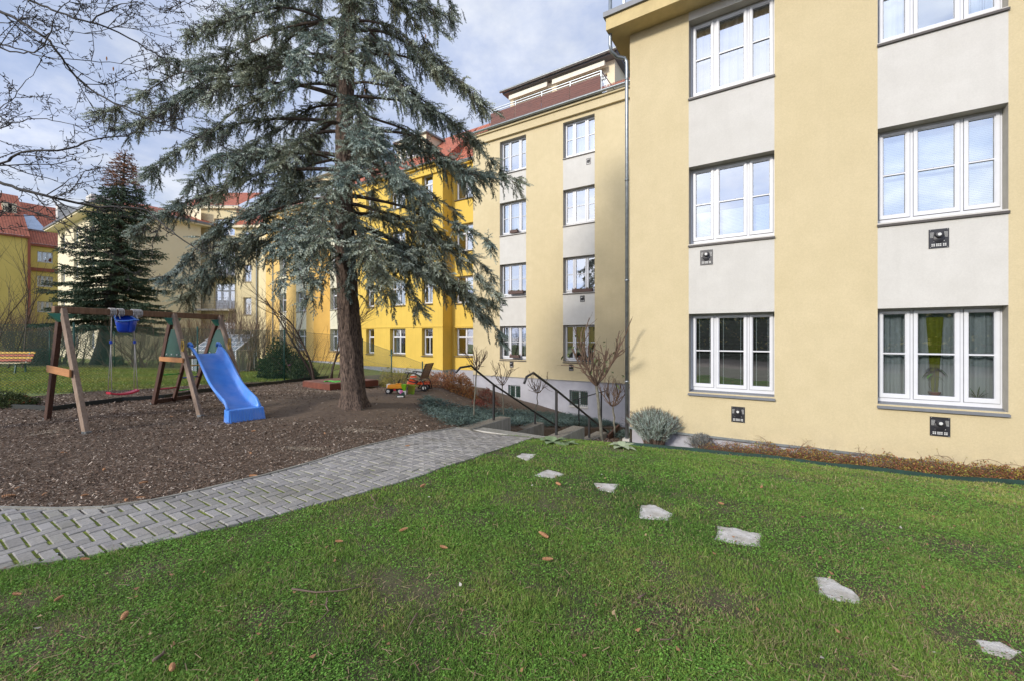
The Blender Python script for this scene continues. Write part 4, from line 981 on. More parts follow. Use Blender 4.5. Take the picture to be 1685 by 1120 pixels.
for si, (px, py, wx, hy, wh) in enumerate(STONES):
    c = gh(px, py); r = random.Random(si+5)
    qs = []
    ph = r.uniform(0, .6)
    for k, (sx, sy) in enumerate(SHAPES[si]):
        nx_, ny_ = SHAPES[si][(k+1) % len(SHAPES[si])]
        for f_ in (0, .33, .66):
            a_ = sx+(nx_-sx)*f_+r.uniform(-.05, .05); b_ = sy+(ny_-sy)*f_+r.uniform(-.07, .07)
            q = gh(px+wx*.5*a_, py-hy*.5*b_); qs.append((q.x, q.y))
    STONE_POLY.append(qs); mb = MB(); n = len(qs)
    cz = c.z
    vs = []
    for sc_, zz in ((1.0, -.05), (1.0, .000), (.96, .007), (.55, .008)):
        for (x, y) in qs:
            X, Y = c.x+(x-c.x)*sc_, c.y+(y-c.y)*sc_; vs.append((X-c.x, Y-c.y, tz(X, Y)-cz+zz+(r.uniform(-.002, .002) if sc_ < .9 else 0)))
    fs = [(rr*n+k, rr*n+(k+1) % n, (rr+1)*n+(k+1) % n, (rr+1)*n+k) for rr in range(3) for k in range(n)]+[tuple(range(3*n, 4*n))]
    mb.add(vs, fs); o = mb.build('stepping_stone', M['stone_slab'], loc=(c.x, c.y, cz), smooth=False)
    tag(o, 'pale irregular stepping stone in the lawn, ' + wh, 'stepping stone', 'stepping stones across the lawn')

# grass --------------------------------------------------------------
def fbm(x, y, s=1.0, seed=0):
    r = np.random.default_rng(seed); v = 0
    for o in range(5):
        a = r.uniform(0, 6.28, 4); f = s*1.9**o
        v = v + (np.sin(f*(x*np.cos(a[0])+y*np.sin(a[0]))+a[1]+1.7*np.sin(f*.6*y+a[3]))*np.sin(f*(x*np.sin(a[2])-y*np.cos(a[2]))+a[3]))/1.5**o
    return v/1.8
def blades(name, pts, h, wd, lean, cols, material, parent=None):
    n = len(pts); x, y = pts[:, 0], pts[:, 1]; z = terrain(x, y)
    az = rng.uniform(0, 2*np.pi, n); d = np.stack([np.cos(az), np.sin(az), np.zeros(n)], 1)
    sa = rng.uniform(0, 2*np.pi, n); sd_ = np.stack([np.cos(sa), np.sin(sa), np.zeros(n)], 1)
    b = np.stack([x, y, z-.003], 1); up = np.array([0, 0, 1.0])
    mid = b + up*(h*.58)[:, None] + d*(h*lean*.35)[:, None]; tip = b + up*(h*(1-.28*lean))[:, None] + d*(h*lean)[:, None]
    V = np.stack([b-sd_*wd[:, None]/2, b+sd_*wd[:, None]/2, mid-sd_*wd[:, None]*.42, mid+sd_*wd[:, None]*.42, tip], 1).reshape(-1, 3)
    k = (np.arange(n)*5)[:, None, None]; Fa = (np.array([[0, 1, 3], [0, 3, 2], [2, 3, 4]])[None] + k).reshape(-1, 3)
    C = np.repeat(cols, 5, 0).reshape(n, 5, 3).copy(); C[:, 4] *= 1.15
    return np_mesh(name, V, Fa, material, parent, col=C.reshape(-1, 3))
def in_view(u, w, m=1.12, near=1.4):
    X = CT*u+ST*w; Y = -ST*u+CT*w
    return (Y > near) & (np.abs(X) < Y*1.205*m+.3)
def lawn_points(n_try, dens_pow, r0, r1):
    # sample by distance so that density falls off
    Y = r0*(r1/r0)**rng.uniform(0, 1, n_try); X = rng.uniform(-1.3, 1.3, n_try)*Y
    u = CT*X-ST*Y; w = ST*X+CT*Y
    ok = poly_in(LAWN, u, w)
    # keep off the path and out of the stones
    ok &= ~(poly_in(PATH, u, w) & (dist_poly(RPu, u, w) > rng.uniform(0, 1, n_try)**3*.10))
    for P in STONE_POLY:
        pc = np.mean(np.array(P), 0); near_ = np.hypot(u-pc[0], w-pc[1]) < .6; sub = np.where(near_)[0]
        if len(sub):
            ins = np.zeros(len(sub), bool)
            for f_, pr_ in ((.78, 1), (.93, .6), (1.06, .35)):
                shr = [(pc[0]+(p[0]-pc[0])*f_, pc[1]+(p[1]-pc[1])*f_) for p in P]; ins |= poly_in(shr, u[sub], w[sub]) & (rng.uniform(0, 1, len(sub)) < pr_)
            ok[sub[ins]] = False
    return np.stack([u[ok], w[ok]], 1)
P = lawn_points(900000, 2, 1.45, 14.5)
Yd = -ST*P[:, 0]+CT*P[:, 1]
f1 = fbm(P[:, 0], P[:, 1], 1.1, 1); f2 = fbm(P[:, 0], P[:, 1], 3.6, 2); f3 = fbm(P[:, 0], P[:, 1], 9.0, 3)
bare_ = np.zeros(len(P))
BARE = [(gh(px, py), r_) for px, py, r_ in ((60, 1065, .30), (250, 935, .18), (700, 968, .16), (640, 955, .12), (1420, 960, .26), (1600, 1045, .22), (1680, 1075, .3), (1420, 870, .3), (1180, 995, .14), (960, 1035, .12), (1090, 1010, .2), (40, 990, .15), (430, 1015, .14), (800, 1030, .10), (1330, 745, .3), (1010, 738, .3), (150, 1090, .16), (1560, 900, .22), (640, 838, .12))]
for c_, r_ in BARE: bare_ = np.maximum(bare_, np.exp(-((P[:, 0]-c_.x)**2+(P[:, 1]-c_.y)**2)/r_**2))
keep = rng.uniform(0, 1, len(P)) < np.clip(.9 + .35*f2 + .3*f3, .3, 1)*(1-.93*bare_); P = P[keep]; Yd = Yd[keep]; f1 = f1[keep]; f2 = f2[keep]; f3 = f3[keep]; bare_ = bare_[keep]
n = len(P)
h = rng.uniform(.014, .038, n)*(1+.45*f2+.4*f3)*np.clip(1.05-.02*Yd, .7, 1); h = np.clip(h*(1-.35*bare_), .012, .10)
tall = rng.uniform(0, 1, n) < .025; h[tall] *= 1.7
wd = rng.uniform(.0028, .0050, n)*np.clip(Yd/3.2, .9, 2.6)
g = np.clip(.5+.5*f1+rng.normal(0, .18, n), 0, 1)[:, None]
lush = np.array([.185, .335, .05]); dry = np.array([.38, .40, .11]); straw = np.array([.46, .38, .20]); dark = np.array([.065, .165, .028])
right = smooth(-1, 6, P[:, 0]*.9+P[:, 1]*.2)[:, None]
cols = lush*(1-g)+dark*g
mixd = np.clip(.08+.62*right+.45*fbm(P[:, 0], P[:, 1], 1.9, 9)[:, None]+rng.normal(0, .2, (n, 1)), 0, 1)
cols = cols*(1-mixd)+dry*mixd
dd = rng.uniform(0, 1, n) < np.clip(.05+.28*right[:, 0]+.18*f3+.22*fbm(P[:, 0], P[:, 1], 2.4, 12)+.6*bare_, .03, .85); cols[dd] = straw*rng.uniform(.5, 1.05, (dd.sum(), 1))
cols *= rng.uniform(.72, 1.28, (n, 1))
o = blades('grass', P, h, wd, rng.uniform(.2, 1.1, n), cols, M['leafy']); tag(o, kind='stuff')
# broad leaves of clover and moss between the blades
P = lawn_points(420000, 2, 1.45, 9.0); f = fbm(P[:, 0], P[:, 1], 1.6, 21)+.5*fbm(P[:, 0], P[:, 1], 5, 22)
P = P[rng.uniform(0, 1, len(P)) < np.clip(.35+.8*f, .04, 1)]; n = len(P)
z = terrain(P[:, 0], P[:, 1]) + rng.uniform(.006, .026, n); c = np.stack([P[:, 0], P[:, 1], z], 1)
a = rng.uniform(0, 6.283, n); r = rng.uniform(.004, .0085, n)*np.clip((-ST*P[:, 0]+CT*P[:, 1])/3, .9, 1.8)
e1 = np.stack([np.cos(a), np.sin(a), rng.uniform(-.4, .4, n)], 1)*r[:, None]; e2 = np.stack([-np.sin(a), np.cos(a), rng.uniform(-.4, .4, n)], 1)*r[:, None]*.8
V = np.stack([c-e1, c-e2*.9, c+e1, c+e2*.9], 1).reshape(-1, 3); Fa = np.arange(n*4).reshape(-1, 4)
cc = np.array([.17, .345, .055])*rng.uniform(.45, 1.4, (n, 1)); o = np_mesh('clover', V, Fa, M['leafy'], col=np.repeat(cc, 4, 0)); tag(o, kind='stuff')
# fallen twigs and dead stalks lying in the lawn (one litter layer)
P = lawn_points(4200, 2, 1.6, 10); n = len(P); ln = rng.uniform(.015, .07, n); a = rng.uniform(0, 6.283, n)
z = terrain(P[:, 0], P[:, 1])+rng.uniform(.02, .04, n); d = np.stack([np.cos(a), np.sin(a), rng.uniform(-.2, .2, n)], 1)*ln[:, None]/2; sdd = np.stack([-np.sin(a), np.cos(a), np.zeros(n)], 1)*rng.uniform(.0008, .0022, n)[:, None]
c = np.stack([P[:, 0], P[:, 1], z], 1); V = np.stack([c-d-sdd, c+d-sdd, c+d+sdd, c-d+sdd], 1).reshape(-1, 3)
cc = np.array([.30, .21, .13])*rng.uniform(.3, 1.5, (n, 1)); o = np_mesh('leaf_litter', V, np.arange(n*4).reshape(-1, 4), M['bark_chip'], col=np.repeat(cc, 4, 0)); tag(o, kind='stuff')

P = lawn_points(420, 2, 1.6, 11); extra = []
for P_, k_ in zip(STONE_POLY, (2, 3, 3, 3, 9, 6, 5)):
    for q in range(k_): v = P_[int(rng.integers(0, len(P_)))]; m_ = np.mean(np.array(P_), 0); f_ = rng.uniform(.6, 1.25); extra.append([m_[0]+(v[0]-m_[0])*f_, m_[1]+(v[1]-m_[1])*f_])
P = np.concatenate([P, np.array(extra)]); n = len(P); r_ = rng.uniform(.007, .019, n)[:, None]; a = rng.uniform(0, 6.283, n)
c = np.stack([P[:, 0], P[:, 1], terrain(P[:, 0], P[:, 1])+rng.uniform(.018, .034, n)], 1); e1 = np.stack([np.cos(a), np.sin(a), rng.uniform(-.5, .5, n)], 1)*r_; e2 = np.stack([-np.sin(a), np.cos(a), rng.uniform(-.5, .5, n)], 1)*r_*.6
up_ = np.array([0, 0, 1.0])*r_*.35
V = np.stack([c-e1+up_, c-e2, c+e1+up_, c+e2], 1).reshape(-1, 3); pl_ = np.array([(.30, .16, .08), (.20, .10, .06), (.42, .30, .17), (.50, .46, .40)]); cc = pl_[rng.choice(4, n, p=[.4, .35, .2, .05])]
o = np_mesh('fallen_leaves', V, np.arange(n*4).reshape(-1, 4), M['bark_chip'], col=np.repeat(cc, 4, 0)); tag(o, kind='stuff')

# bark mulch: flat chips all over the playground
n = 230000; Y = 3.2*(17/3.2)**rng.uniform(0, 1, n); X = rng.uniform(-1.3, .25, n)*Y; u = CT*X-ST*Y; w_ = ST*X+CT*Y
cheeks = (u > -5.95) & (u < -3.8) & (w_ > 6.9)
ok = (u > FENCE_U+.1) & (u < -3.2) & ~poly_in(LAWN, u, w_) & ~poly_in(PATH, u, w_) & ~cheeks & (w_ < 17)
worn = np.exp(-(((u+9.5)/2.4)**2 + ((w_-5.6)/1.5)**2)) + .9*np.exp(-(((u+9.6)/2.5)**2+((w_-9.2)/2.2)**2))
ok &= rng.uniform(0, 1, n) < np.clip(1.05 - worn*1.5 + .3*fbm(u, w_, 1.2, 5), .05, 1) * np.where(w_ > 6.5, .75, 1)
u, w_, Yd = u[ok], w_[ok], Y[ok]; n = len(u); a = rng.uniform(0, 6.283, n); ln = rng.uniform(.014, .042, n)*np.clip(Yd/7, .85, 1.5); wd = ln*rng.uniform(.2, .5, n)
tl = rng.normal(0, .32, (n, 2)); d = np.stack([np.cos(a), np.sin(a), tl[:, 0]], 1)*ln[:, None]/2; sdd = np.stack([-np.sin(a), np.cos(a), tl[:, 1]], 1)*wd[:, None]/2
c = np.stack([u, w_, terrain(u, w_)+rng.uniform(.004, .028, n)], 1); V = np.stack([c-d-sdd*.6, c+d*.8-sdd, c+d+sdd*.5, c-d*.9+sdd], 1).reshape(-1, 3)
t = rng.uniform(0, 1, n)[:, None]; cc = np.where(t < .64, np.array([.105, .066, .044]), np.where(t < .88, np.array([.23, .16, .115]), np.array([.50, .41, .33])))*rng.uniform(.55, 1.4, (n, 1))
o = np_mesh('bark_mulch', V, np.arange(n*4).reshape(-1, 4), M['bark_chip'], col=np.repeat(cc, 4, 0)); tag(o, kind='stuff')
# pale sandy wear patches
for k, (px, py, rx, ry) in enumerate(((75, 711, .22, .16), (585, 708, .45, .22), (500, 738, .28, .12), (505, 642, .9, .22))):
    c = gh(px, py); n = 1400 if k < 3 else 2600; q = rng.normal(0, 1, (n, 2))*[rx*.55, ry*.55]; u = c.x+q[:, 0]*CT-q[:, 1]*ST; w_ = c.y+q[:, 0]*ST+q[:, 1]*CT
    a = rng.uniform(0, 6.28, n); r = rng.uniform(.006, .02, n); e1 = np.stack([np.cos(a), np.sin(a), rng.uniform(-.2, .2, n)], 1)*r[:, None]; e2 = np.stack([-np.sin(a), np.cos(a), rng.uniform(-.2, .2, n)], 1)*r[:, None]*.6
    cp = np.stack([u, w_, terrain(u, w_)+rng.uniform(.004, .012, n)], 1); V = np.stack([cp-e1, cp-e2, cp+e1, cp+e2], 1).reshape(-1, 3)
    o = np_mesh('sand_patch', V, np.arange(n*4).reshape(-1, 4), M['bark_chip'], col=np.repeat(np.array([.44, .36, .27])*rng.uniform(.5, 1.2, (n, 1)), 4, 0)); tag(o, kind='stuff')
# far lawn blades
n = 70000; Y = rng.uniform(12.5, 30, n); X = rng.uniform(-1.25, -.5, n)*Y; u = CT*X-ST*Y; w_ = ST*X+CT*Y
ok = (u < FENCE_U-.1) & (w_ < 17.5) & (w_ > -2); u, w_, Y = u[ok], w_[ok], Y[ok]
ok = ~((Y > 24.5) & (rng.uniform(0, 1, len(Y)) < .75)); u, w_, Y = u[ok], w_[ok], Y[ok]; n = len(u)
g = np.clip(.5+.5*fbm(u, w_, .8, 31)+rng.normal(0, .2, n), 0, 1)[:, None]
cols = (np.array([.15, .25, .03])*(1-g)+np.array([.30, .30, .06])*g)*rng.uniform(.7, 1.25, (n, 1)); br = smooth(22, 26, Y)[:, None]; cols = cols*(1-br)+np.array([.24, .19, .09])*br*rng.uniform(.6, 1.2, (n, 1))
o = blades('far_grass', np.stack([u, w_], 1), rng.uniform(.04, .09, n), rng.uniform(.015, .03, n), rng.uniform(.2, 1, n), cols, M['leafy']); tag(o, kind='stuff')

# spruce cones lying about, each one a thing
CONE = None
def cone_mesh():
    mb = MB(); n = 8; rings = 15
    prof = []
    for i in range(rings):
        t = i/(rings-1); r = .0145*math.sin(math.pi*min(1, .12+t*.86))**.6; prof.append((max(.003, r*(1.12 if i % 2 else .80)), (t-.5)*.095))
    mb.lathe((0, 0, 0), prof, n=n, axis='x'); return mb
cone_px = [(140, 928, 'beside the path edge at the left'), (558, 898, 'near the path, upper left of the lawn'), (730, 908, 'upright in the middle of the lawn'), (901, 928, 'in the middle of the lawn right of centre'), (1186, 834, 'right of the fourth stepping stone'),
 (1253, 806, 'far across the lawn near the building'), (696, 804, 'upper lawn close to the path'), (894, 887, 'small and dark in the central lawn'), (564, 897, ''), (28, 987, 'at the far left of the lawn'), (97, 994, 'brown, lower left of the lawn'),
 (283, 1110, 'at the bottom edge of the lawn'), (205, 1023, 'reddish, lower left of the lawn'), (664, 878, 'half hidden in the lawn below the path'), (752, 913, ''), (918, 801, 'near the third stepping stone'),
 (28, 805, 'on the mulch by the path, far left'), (14, 818, 'on the mulch just above the path, far left'), (73, 815, 'alone on the mulch above the path'), (207, 825, 'at the kerb of the path'), (232, 821, 'second at the kerb of the path'), (171, 774, 'in the middle of the mulch'),
 (105, 746, 'on the mulch below the swing'), (417, 785, 'on the mulch beside the path'), (236, 796, 'on the mulch, left of centre'), (670, 735, 'on the soil by the path, right end'), (417, 710, 'on the soil below the slide'), (412, 747, 'on the dark mulch right of the slide foot'), (534, 714, 'on the bare soil'), (140, 817, 'small, near the path'), (282, 686, 'between the legs of the swing frame'), (1185, 828, '')]
used = set()
for i, (px, py, wh) in enumerate(cone_px):
    if not wh: continue
    c = gh(px, py); r = random.Random(i*3+1)
    lawn_ = poly_in(LAWN, np.array([c.x]), np.array([c.y]))[0]
    if CONE is None: CONE = o = cone_mesh().build('spruce_cone', M['cone'])
    else: o = CONE.copy(); COL.objects.link(o)
    sc_ = r.uniform(.55, 1.0)*(1.0 if py > 800 else 1.2)
    o.location = (c.x, c.y, c.z+(.042 if lawn_ else .022)); o.rotation_euler = (r.uniform(-.2, .2), r.uniform(-.25, .25), r.uniform(0, 3.1)); o.scale = (sc_, sc_*1.1, sc_*1.1)
    tag(o, 'spruce cone lying ' + wh if not wh.startswith(('upright', 'small', 'brown', 'reddish', 'alone', 'half', 'second')) else 'spruce cone, ' + wh, 'spruce cone', 'spruce cones on the ground')
# twigs
def twig(pts, r0, label, side=()):
    ps = [gh(*p)+Vector((0, 0, .035)) for p in pts]; o0 = ps[0].copy(); mb = MB(); n = len(ps)
    mb.tube([p-o0 for p in ps], [r0*(1-.6*i/(n-1)) for i in range(n)], 6)
    for a, b in side: 
        q = [gh(*p)+Vector((0, 0, .04)) for p in (a, b)]; mb.tube([p-o0 for p in q], [r0*.5, r0*.25], 5)
    o = mb.build('fallen_twig', M['shrub_twig'], loc=o0, smooth=True); tag(o, label, 'twig', 'twigs fallen on the lawn')
twig([(610, 818), (612, 825), (617, 829), (614, 838), (622, 842)], .006, 'grey forked twig lying at the edge of path and lawn', [((612, 825), (622, 817)), ((617, 829), (600, 834))])
twig([(538, 992), (536, 1006), (540, 1014), (530, 1026), (519, 1034)], .005, 'pale crooked twig standing out of the lower lawn', [((536, 1006), (526, 1004))])
twig([(480, 977), (520, 983), (560, 980), (600, 972)], .006, 'long broken spruce twig on the lower lawn')
twig([(686, 1018), (676, 1034), (670, 1046)], .006, 'bleached short stick in the lower middle of the lawn')
twig([(252, 1098), (268, 1086), (270, 1079)], .010, 'thick piece of bark at the bottom edge of the lawn')
twig([(1085, 1062), (1100, 1062), (1115, 1052)], .004, 'thin curved twig in the lower right part of the lawn')
twig([(1050, 992), (1062, 985)], .008, 'short pale stick right of the lawn centre')
# ------------------------------------------------------------------ trees and shrubs
def norm(v): return v/np.maximum(np.linalg.norm(v, axis=-1, keepdims=True), 1e-9)
def shoots_mesh(name, P, D, Ln, material, parent, cols, ns=11, rad=.021, tipw=.011, seed=1):
    """needle shoots: for each, ns stiff triangular needles set around the axis"""
    r = np.random.default_rng(seed); n = len(P); D = norm(D)
    A = np.cross(D, np.array([.2, .3, .93])); A = norm(A); B = np.cross(D, A)
    s = (np.arange(ns)+.5)/ns; ph = np.arange(ns)*2.39996
    S = np.clip(s[None]+r.normal(0, .03, (n, ns)), 0, 1); PH = ph[None]+r.uniform(0, 6.28, (n, 1))
    R = rad*(1.1-.45*S)*r.uniform(.8, 1.2, (n, ns))
    rd = A[:, None]*np.cos(PH)[..., None]+B[:, None]*np.sin(PH)[..., None]
    base = P[:, None]+D[:, None]*(S*Ln[:, None])[..., None]
    half = D[:, None]*(tipw)
    side = np.cross(rd, D[:, None]); 
    tip = base+rd*R[..., None]+D[:, None]*(R*1.0)[..., None]
    v0 = base-half-side*(tipw*.35); v1 = base+half+side*(tipw*.35)
    V = np.stack([v0, v1, tip], 2).reshape(-1, 3); Fa = np.arange(n*ns*3).reshape(-1, 3)
    C = np.repeat(cols[:, None], ns, 1)*r.uniform(.8, 1.2, (n, ns, 1)); C = np.repeat(C[:, :, None], 3, 2).copy(); C[:, :, 2] *= 1.22
    return np_mesh(name, V, Fa, material, parent, col=C.reshape(-1, 3))

def bend_line(p, d, L, n, droop, upturn=0.0, wob=0.0, r=None):
    """polyline from p along d (unit), gravity droop"""
    t = np.linspace(0, 1, n); q = p[None]+d[None]*(t*L)[:, None]; q[:, 2] += L*(-droop*t**2+upturn*t**3)
    if wob and r is not None:
        w = np.cumsum(r.normal(0, wob*L/n, (n, 3)), 0); w[0] = 0; q = q+w
    return q

# ---- the big blue spruce
tb = gh(582, 669); TB = np.array([tb.x, tb.y, tb.z])
tpx = [(582, 672, 0), (578, 600, 0), (572, 500, 0), (567, 400, 0), (564, 300, 0), (566, 200, 0), (570, 100, 0), (573, 0, 0), (574, -120, 0), (574, -260, 0), (574, -360, 0)]
tk = 1.81/117*1.0
tk = (-TB[2])/117.0
trunk_pts = [TB+np.array([CT*(px-582)*tk, ST*(px-582)*tk, (672-py)*tk]) for px, py, _ in tpx]
def trunk_at(z):
    zs = [p[2] for p in trunk_pts]; return np.array([np.interp(z, zs, [p[0] for p in trunk_pts]), np.interp(z, zs, [p[1] for p in trunk_pts]), z])
def trunk_r(z):
    h = z-TB[2]; return float(np.interp(h, [0, .15, .4, 1.0, 2.8, 5.5, 9, 13, 16], [.335, .29, .265, .25, .23, .195, .15, .08, .01]))
sp = thing('spruce_tree', 'large blue spruce with drooping branches and bare lower trunk beside the playground', 'spruce', tuple(TB))
def off(a): return a-TB
n = 44; rings = 190; zz = TB[2]-.15+(np.linspace(0, 1, rings)**1.05)*(trunk_pts[-1][2]-TB[2]+.15); V = []
trg = np.random.default_rng(4); ridge = trg.normal(0, 1, (rings, n)); 
for _ in range(2): ridge = (ridge+np.roll(ridge, 1, 0)+np.roll(ridge, -1, 0))/1.9
for i, z in enumerate(zz):
    c = trunk_at(z); r = trunk_r(z); h = max(0, z-TB[2])
    for j in range(n):
        t = 2*math.pi*j/n; fl = math.exp(-h/.28)*(.16*math.cos(5*t+.6)+.10*math.cos(3*t+2)); 
        rr = r*(1+fl+.035*math.sin(9*t+z*1.3)+.022*math.sin(17*t-2.1*z))+.007*ridge[i, j]; V.append(c+np.array([rr*math.cos(t), rr*math.sin(t), 0]))
V = np.array(V); i, j = np.meshgrid(np.arange(rings-1), np.arange(n), indexing='ij')
Fa = np.stack([i*n+j, i*n+(j+1) % n, (i+1)*n+(j+1) % n, (i+1)*n+j], -1).reshape(-1, 4)
o = np_mesh('trunk', off(V), Fa, M['bark_spruce'], sp, smooth=True)

R = np.random.default_rng(11)
camdir = -TB[:2]/np.linalg.norm(TB[:2])
Xd = np.array([CT, ST]); Yd_ = np.array([-ST, CT])
branches = []
def Lmax(z): return float(np.interp(z, [.6, 1.8, 3.2, 5.0, 7.0, 9.5, 12, 14], [3.3, 4.1, 4.5, 4.4, 4.0, 3.0, 1.7, .5]))
# named limbs: image tip, depth offset, start height in image
limbs = [((826, 560), .1, 372), ((790, 505), -.6, 400), ((702, 515), -1.0, 412), ((650, 500), -1.7, 418), ((478, 430), -1.5, 380), ((285, 470), .2, 345), ((520, 400), -2.8, 300), ((600, 250), -2.7, 160), ((480, 110), -2.0, 30), ((700, 330), -1.8, 250), ((152, 186), -.3, 92), ((262, 118), .5, 20), ((238, 300), .3, 196), ((300, 248), -1.0, 135), ((212, 390), .6, 275), ((268, 462), -.5, 325), ((300, 500), .8, 352), ((462, 470), -2.0, 385),
         ((505, 500), -1.2, 410), ((752, 45), .4, -60), ((716, 118), -.6, 25), ((822, 196), .2, 88), ((855, 322), -.2, 205), ((806, 300), .9, 240), ((828, 500), .3, 330), ((770, 480), -.9, 375), ((705, 470), -1.4, 395), ((640, 480), -2.1, 405), ((812, 430), -1.4, 300),
         ((740, 400), 1.5, 350), ((510, 470), -2.6, 330), ((560, 330), -3.0, 240), ((470, 420), -2.6, 300), ((650, 300), -2.7, 215), ((610, 420), -2.4, 370), ((330, 60), -1.2, -30), ((200, 220), .9, 150), ((790, 240), .8, 150), ((290, 330), 1.6, 250), ((745, 500), .9, 372), ((450, 290), -2.4, 200), ((440, 170), -2.2, 95), ((660, 170), -2.3, 90), ((560, 120), -2.6, 30)]
for (px, py), dy, ys in limbs:
    z0 = TB[2]+(672-ys)*tk; P0 = trunk_at(z0)
    Y = TB[1]*CT-TB[0]*ST+dy; t = Y/F; tip = np.array(ray(px, py)*t)
    d = tip-P0; Lh = np.linalg.norm(d[:2]); az = d[:2]/Lh; dz = d[2]
    branches.append((P0, az, Lh, dz))
k = 0
for z in np.arange(TB[2]+3.6, trunk_pts[-1][2]-.2, .29):
    for q in range(2 if z < 9 else 3):
        a = k*2.39996+R.normal(0, .25); k += 1; az = np.array([math.cos(a), math.sin(a)]); h = z+R.uniform(-.1, .1)
        L = Lmax(h)*R.uniform(.62, 1.0)
        toc = az@camdir
        if toc > .3: L *= 1-.42*toc
        if toc > .75 and h < 7 and R.uniform() < .5: continue
        if h < 2.4 and R.uniform() < .35: continue
        if az@Xd < -.35 and h < 3.6: L *= .55
        branches.append((trunk_at(h), az, L, -L*R.uniform(.24, .55)))
wood, SP, SD, SL, SC_, = [], [], [], [], []
def add_shoots(line, spacing, spread, hang, ln, tone, r):
    seg = np.linalg.norm(np.diff(line, axis=0), axis=1); cum = np.concatenate([[0], np.cumsum(seg)]); T = cum[-1]
    m = max(1, int(T/spacing)); s = (np.arange(m)+r.uniform(0, 1))/m*T
    P = np.stack([np.interp(s, cum, line[:, i]) for i in range(3)], 1); P2 = np.stack([np.interp(s+.03, cum, line[:, i]) for i in range(3)], 1)
    D = norm(P2-P+1e-6); side = norm(np.cross(D, [0, 0, 1.0]))*(r.choice([-1, 1], m)*r.uniform(.5, 1.1, m))[:, None]*spread
    SP.append(P); SD.append(D*.8+side+np.array([0, 0, -1.0])*(hang*r.uniform(.3, 1.4, m))[:, None]); SL.append(ln*r.uniform(.7, 1.25, m)); SC_.append(np.full(m, tone)+r.normal(0, .12, m))
    # the end shoot continues the axis
    SP.append(line[-1:]); SD.append(norm(line[-1:]-line[-2:-1])); SL.append(np.array([ln*1.1])); SC_.append(np.array([tone+.35]))
for P0, az, Lh, dz in branches:
    nb = 14; t = np.linspace(0, 1, nb); r = R
    up = r.uniform(.03, .14); wv = r.normal(0, .03, 3)
    bl = np.zeros((nb, 3)); per = np.array([-az[1], az[0]]); sw = r.normal(0, .05)
    hx = t*Lh; bl[:, :2] = P0[:2]+az[None]*hx[:, None]+per[None]*(Lh*sw*np.sin(t*3))[:, None]
    bl[:, 2] = P0[2]+dz*(t**1.35)+Lh*up*np.sin(t*math.pi)*1.0+Lh*.05*np.clip(t-.75, 0, 1)*2+Lh*(wv[0]*np.sin(t*7)+wv[1]*np.sin(t*12))*t
    rb = np.interp(t, [0, .2, .6, 1], [.034+.005*Lh, .023+.003*Lh, .012, .004]); wood.append((bl, rb))
    s = .24+r.uniform(0, .08)
    while s < 1.0:
        ds = r.uniform(.20, .36)/Lh; s += ds
        if s > 1: break
        if r.uniform() < (.40 if s < .45 else .10): continue
        c = np.array([np.interp(s, t, bl[:, i]) for i in range(3)]); c2 = np.array([np.interp(min(1, s+.05), t, bl[:, i]) for i in range(3)]); dr = norm(c2-c if s < .97 else c-bl[-2])
        big = (1.15-.45*s)*r.uniform(.7, 1.25)*min(1, .55+Lh/6); ctone = r.normal(0, .14)
        for q in range(r.integers(8, 14)):
            sd_ = r.choice([-1, 1]); up_ = r.uniform(-.60, .45)
            d2 = norm(dr*r.uniform(.15, .95)+np.array([*(per*sd_), 0])*r.uniform(.2, 1.1)+np.array([0, 0, up_]))
            sl = bend_line(c+r.normal(0, .04, 3), d2, (.14+.30*r.uniform())*big, 5, r.uniform(.15, .8), .2, .12, r); wood.append((sl, np.linspace(.008, .003, 5)))
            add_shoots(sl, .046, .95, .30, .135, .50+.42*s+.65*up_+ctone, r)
        for q in range(r.integers(1, 5)):       # curtains of hanging twigs
            L3 = r.uniform(.18, .62)*(1.2-.45*s); h3 = bend_line(c+r.normal(0, .10, 3)*[1, 1, .4], norm(np.array([dr[0]*.25, dr[1]*.25, -1.0])+r.normal(0, .14, 3)), L3, 5, .1, 0, .12, r); wood.append((h3, np.linspace(.005, .0025, 5)))
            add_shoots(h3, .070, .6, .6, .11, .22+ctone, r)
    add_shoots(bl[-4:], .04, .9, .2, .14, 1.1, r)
    for q in range(2): add_shoots(bl[2:]+[0, 0, .015], .05, .9, -.35, .12, .55, r)
# little needle tufts and dead twigs on the lower trunk
for q in range(46):
    z = R.uniform(.2, 4.4) if q < 30 else R.uniform(-.9, 1.6); c = trunk_at(z); a = R.uniform(0, 6.28) if q % 2 else math.atan2(camdir[1], camdir[0])+R.normal(0, .9); az = np.array([math.cos(a), math.sin(a), -.2])
    s0 = c+az*trunk_r(z)*.95; L = R.uniform(.15, .5); ln = bend_line(s0, norm(az), L, 5, .5, 0, .1, R); wood.append((ln, np.linspace(.007, .002, 5)))
    if z > 1.0 and R.uniform() < .7: add_shoots(ln, .045, .9, .5, .10, .7, R)
Vw, Fw = tubes_np(wood, 5); np_mesh('branches', off(Vw), Fw, M['bark_twig'], sp, smooth=True)
P = np.concatenate(SP); D = np.concatenate(SD); Ln = np.concatenate(SL); tone = np.clip(np.concatenate(SC_), -.3, 1.6)[:, None]
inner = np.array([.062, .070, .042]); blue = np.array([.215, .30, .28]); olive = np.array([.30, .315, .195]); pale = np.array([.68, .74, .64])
mixo = np.clip(.48+.5*np.sin(P[:, :1]*1.9+1)*np.sin(P[:, 2:]*1.4)+R.normal(0, .2, (len(P), 1))+.12*(P[:, 2:]-4)/4, 0, 1)
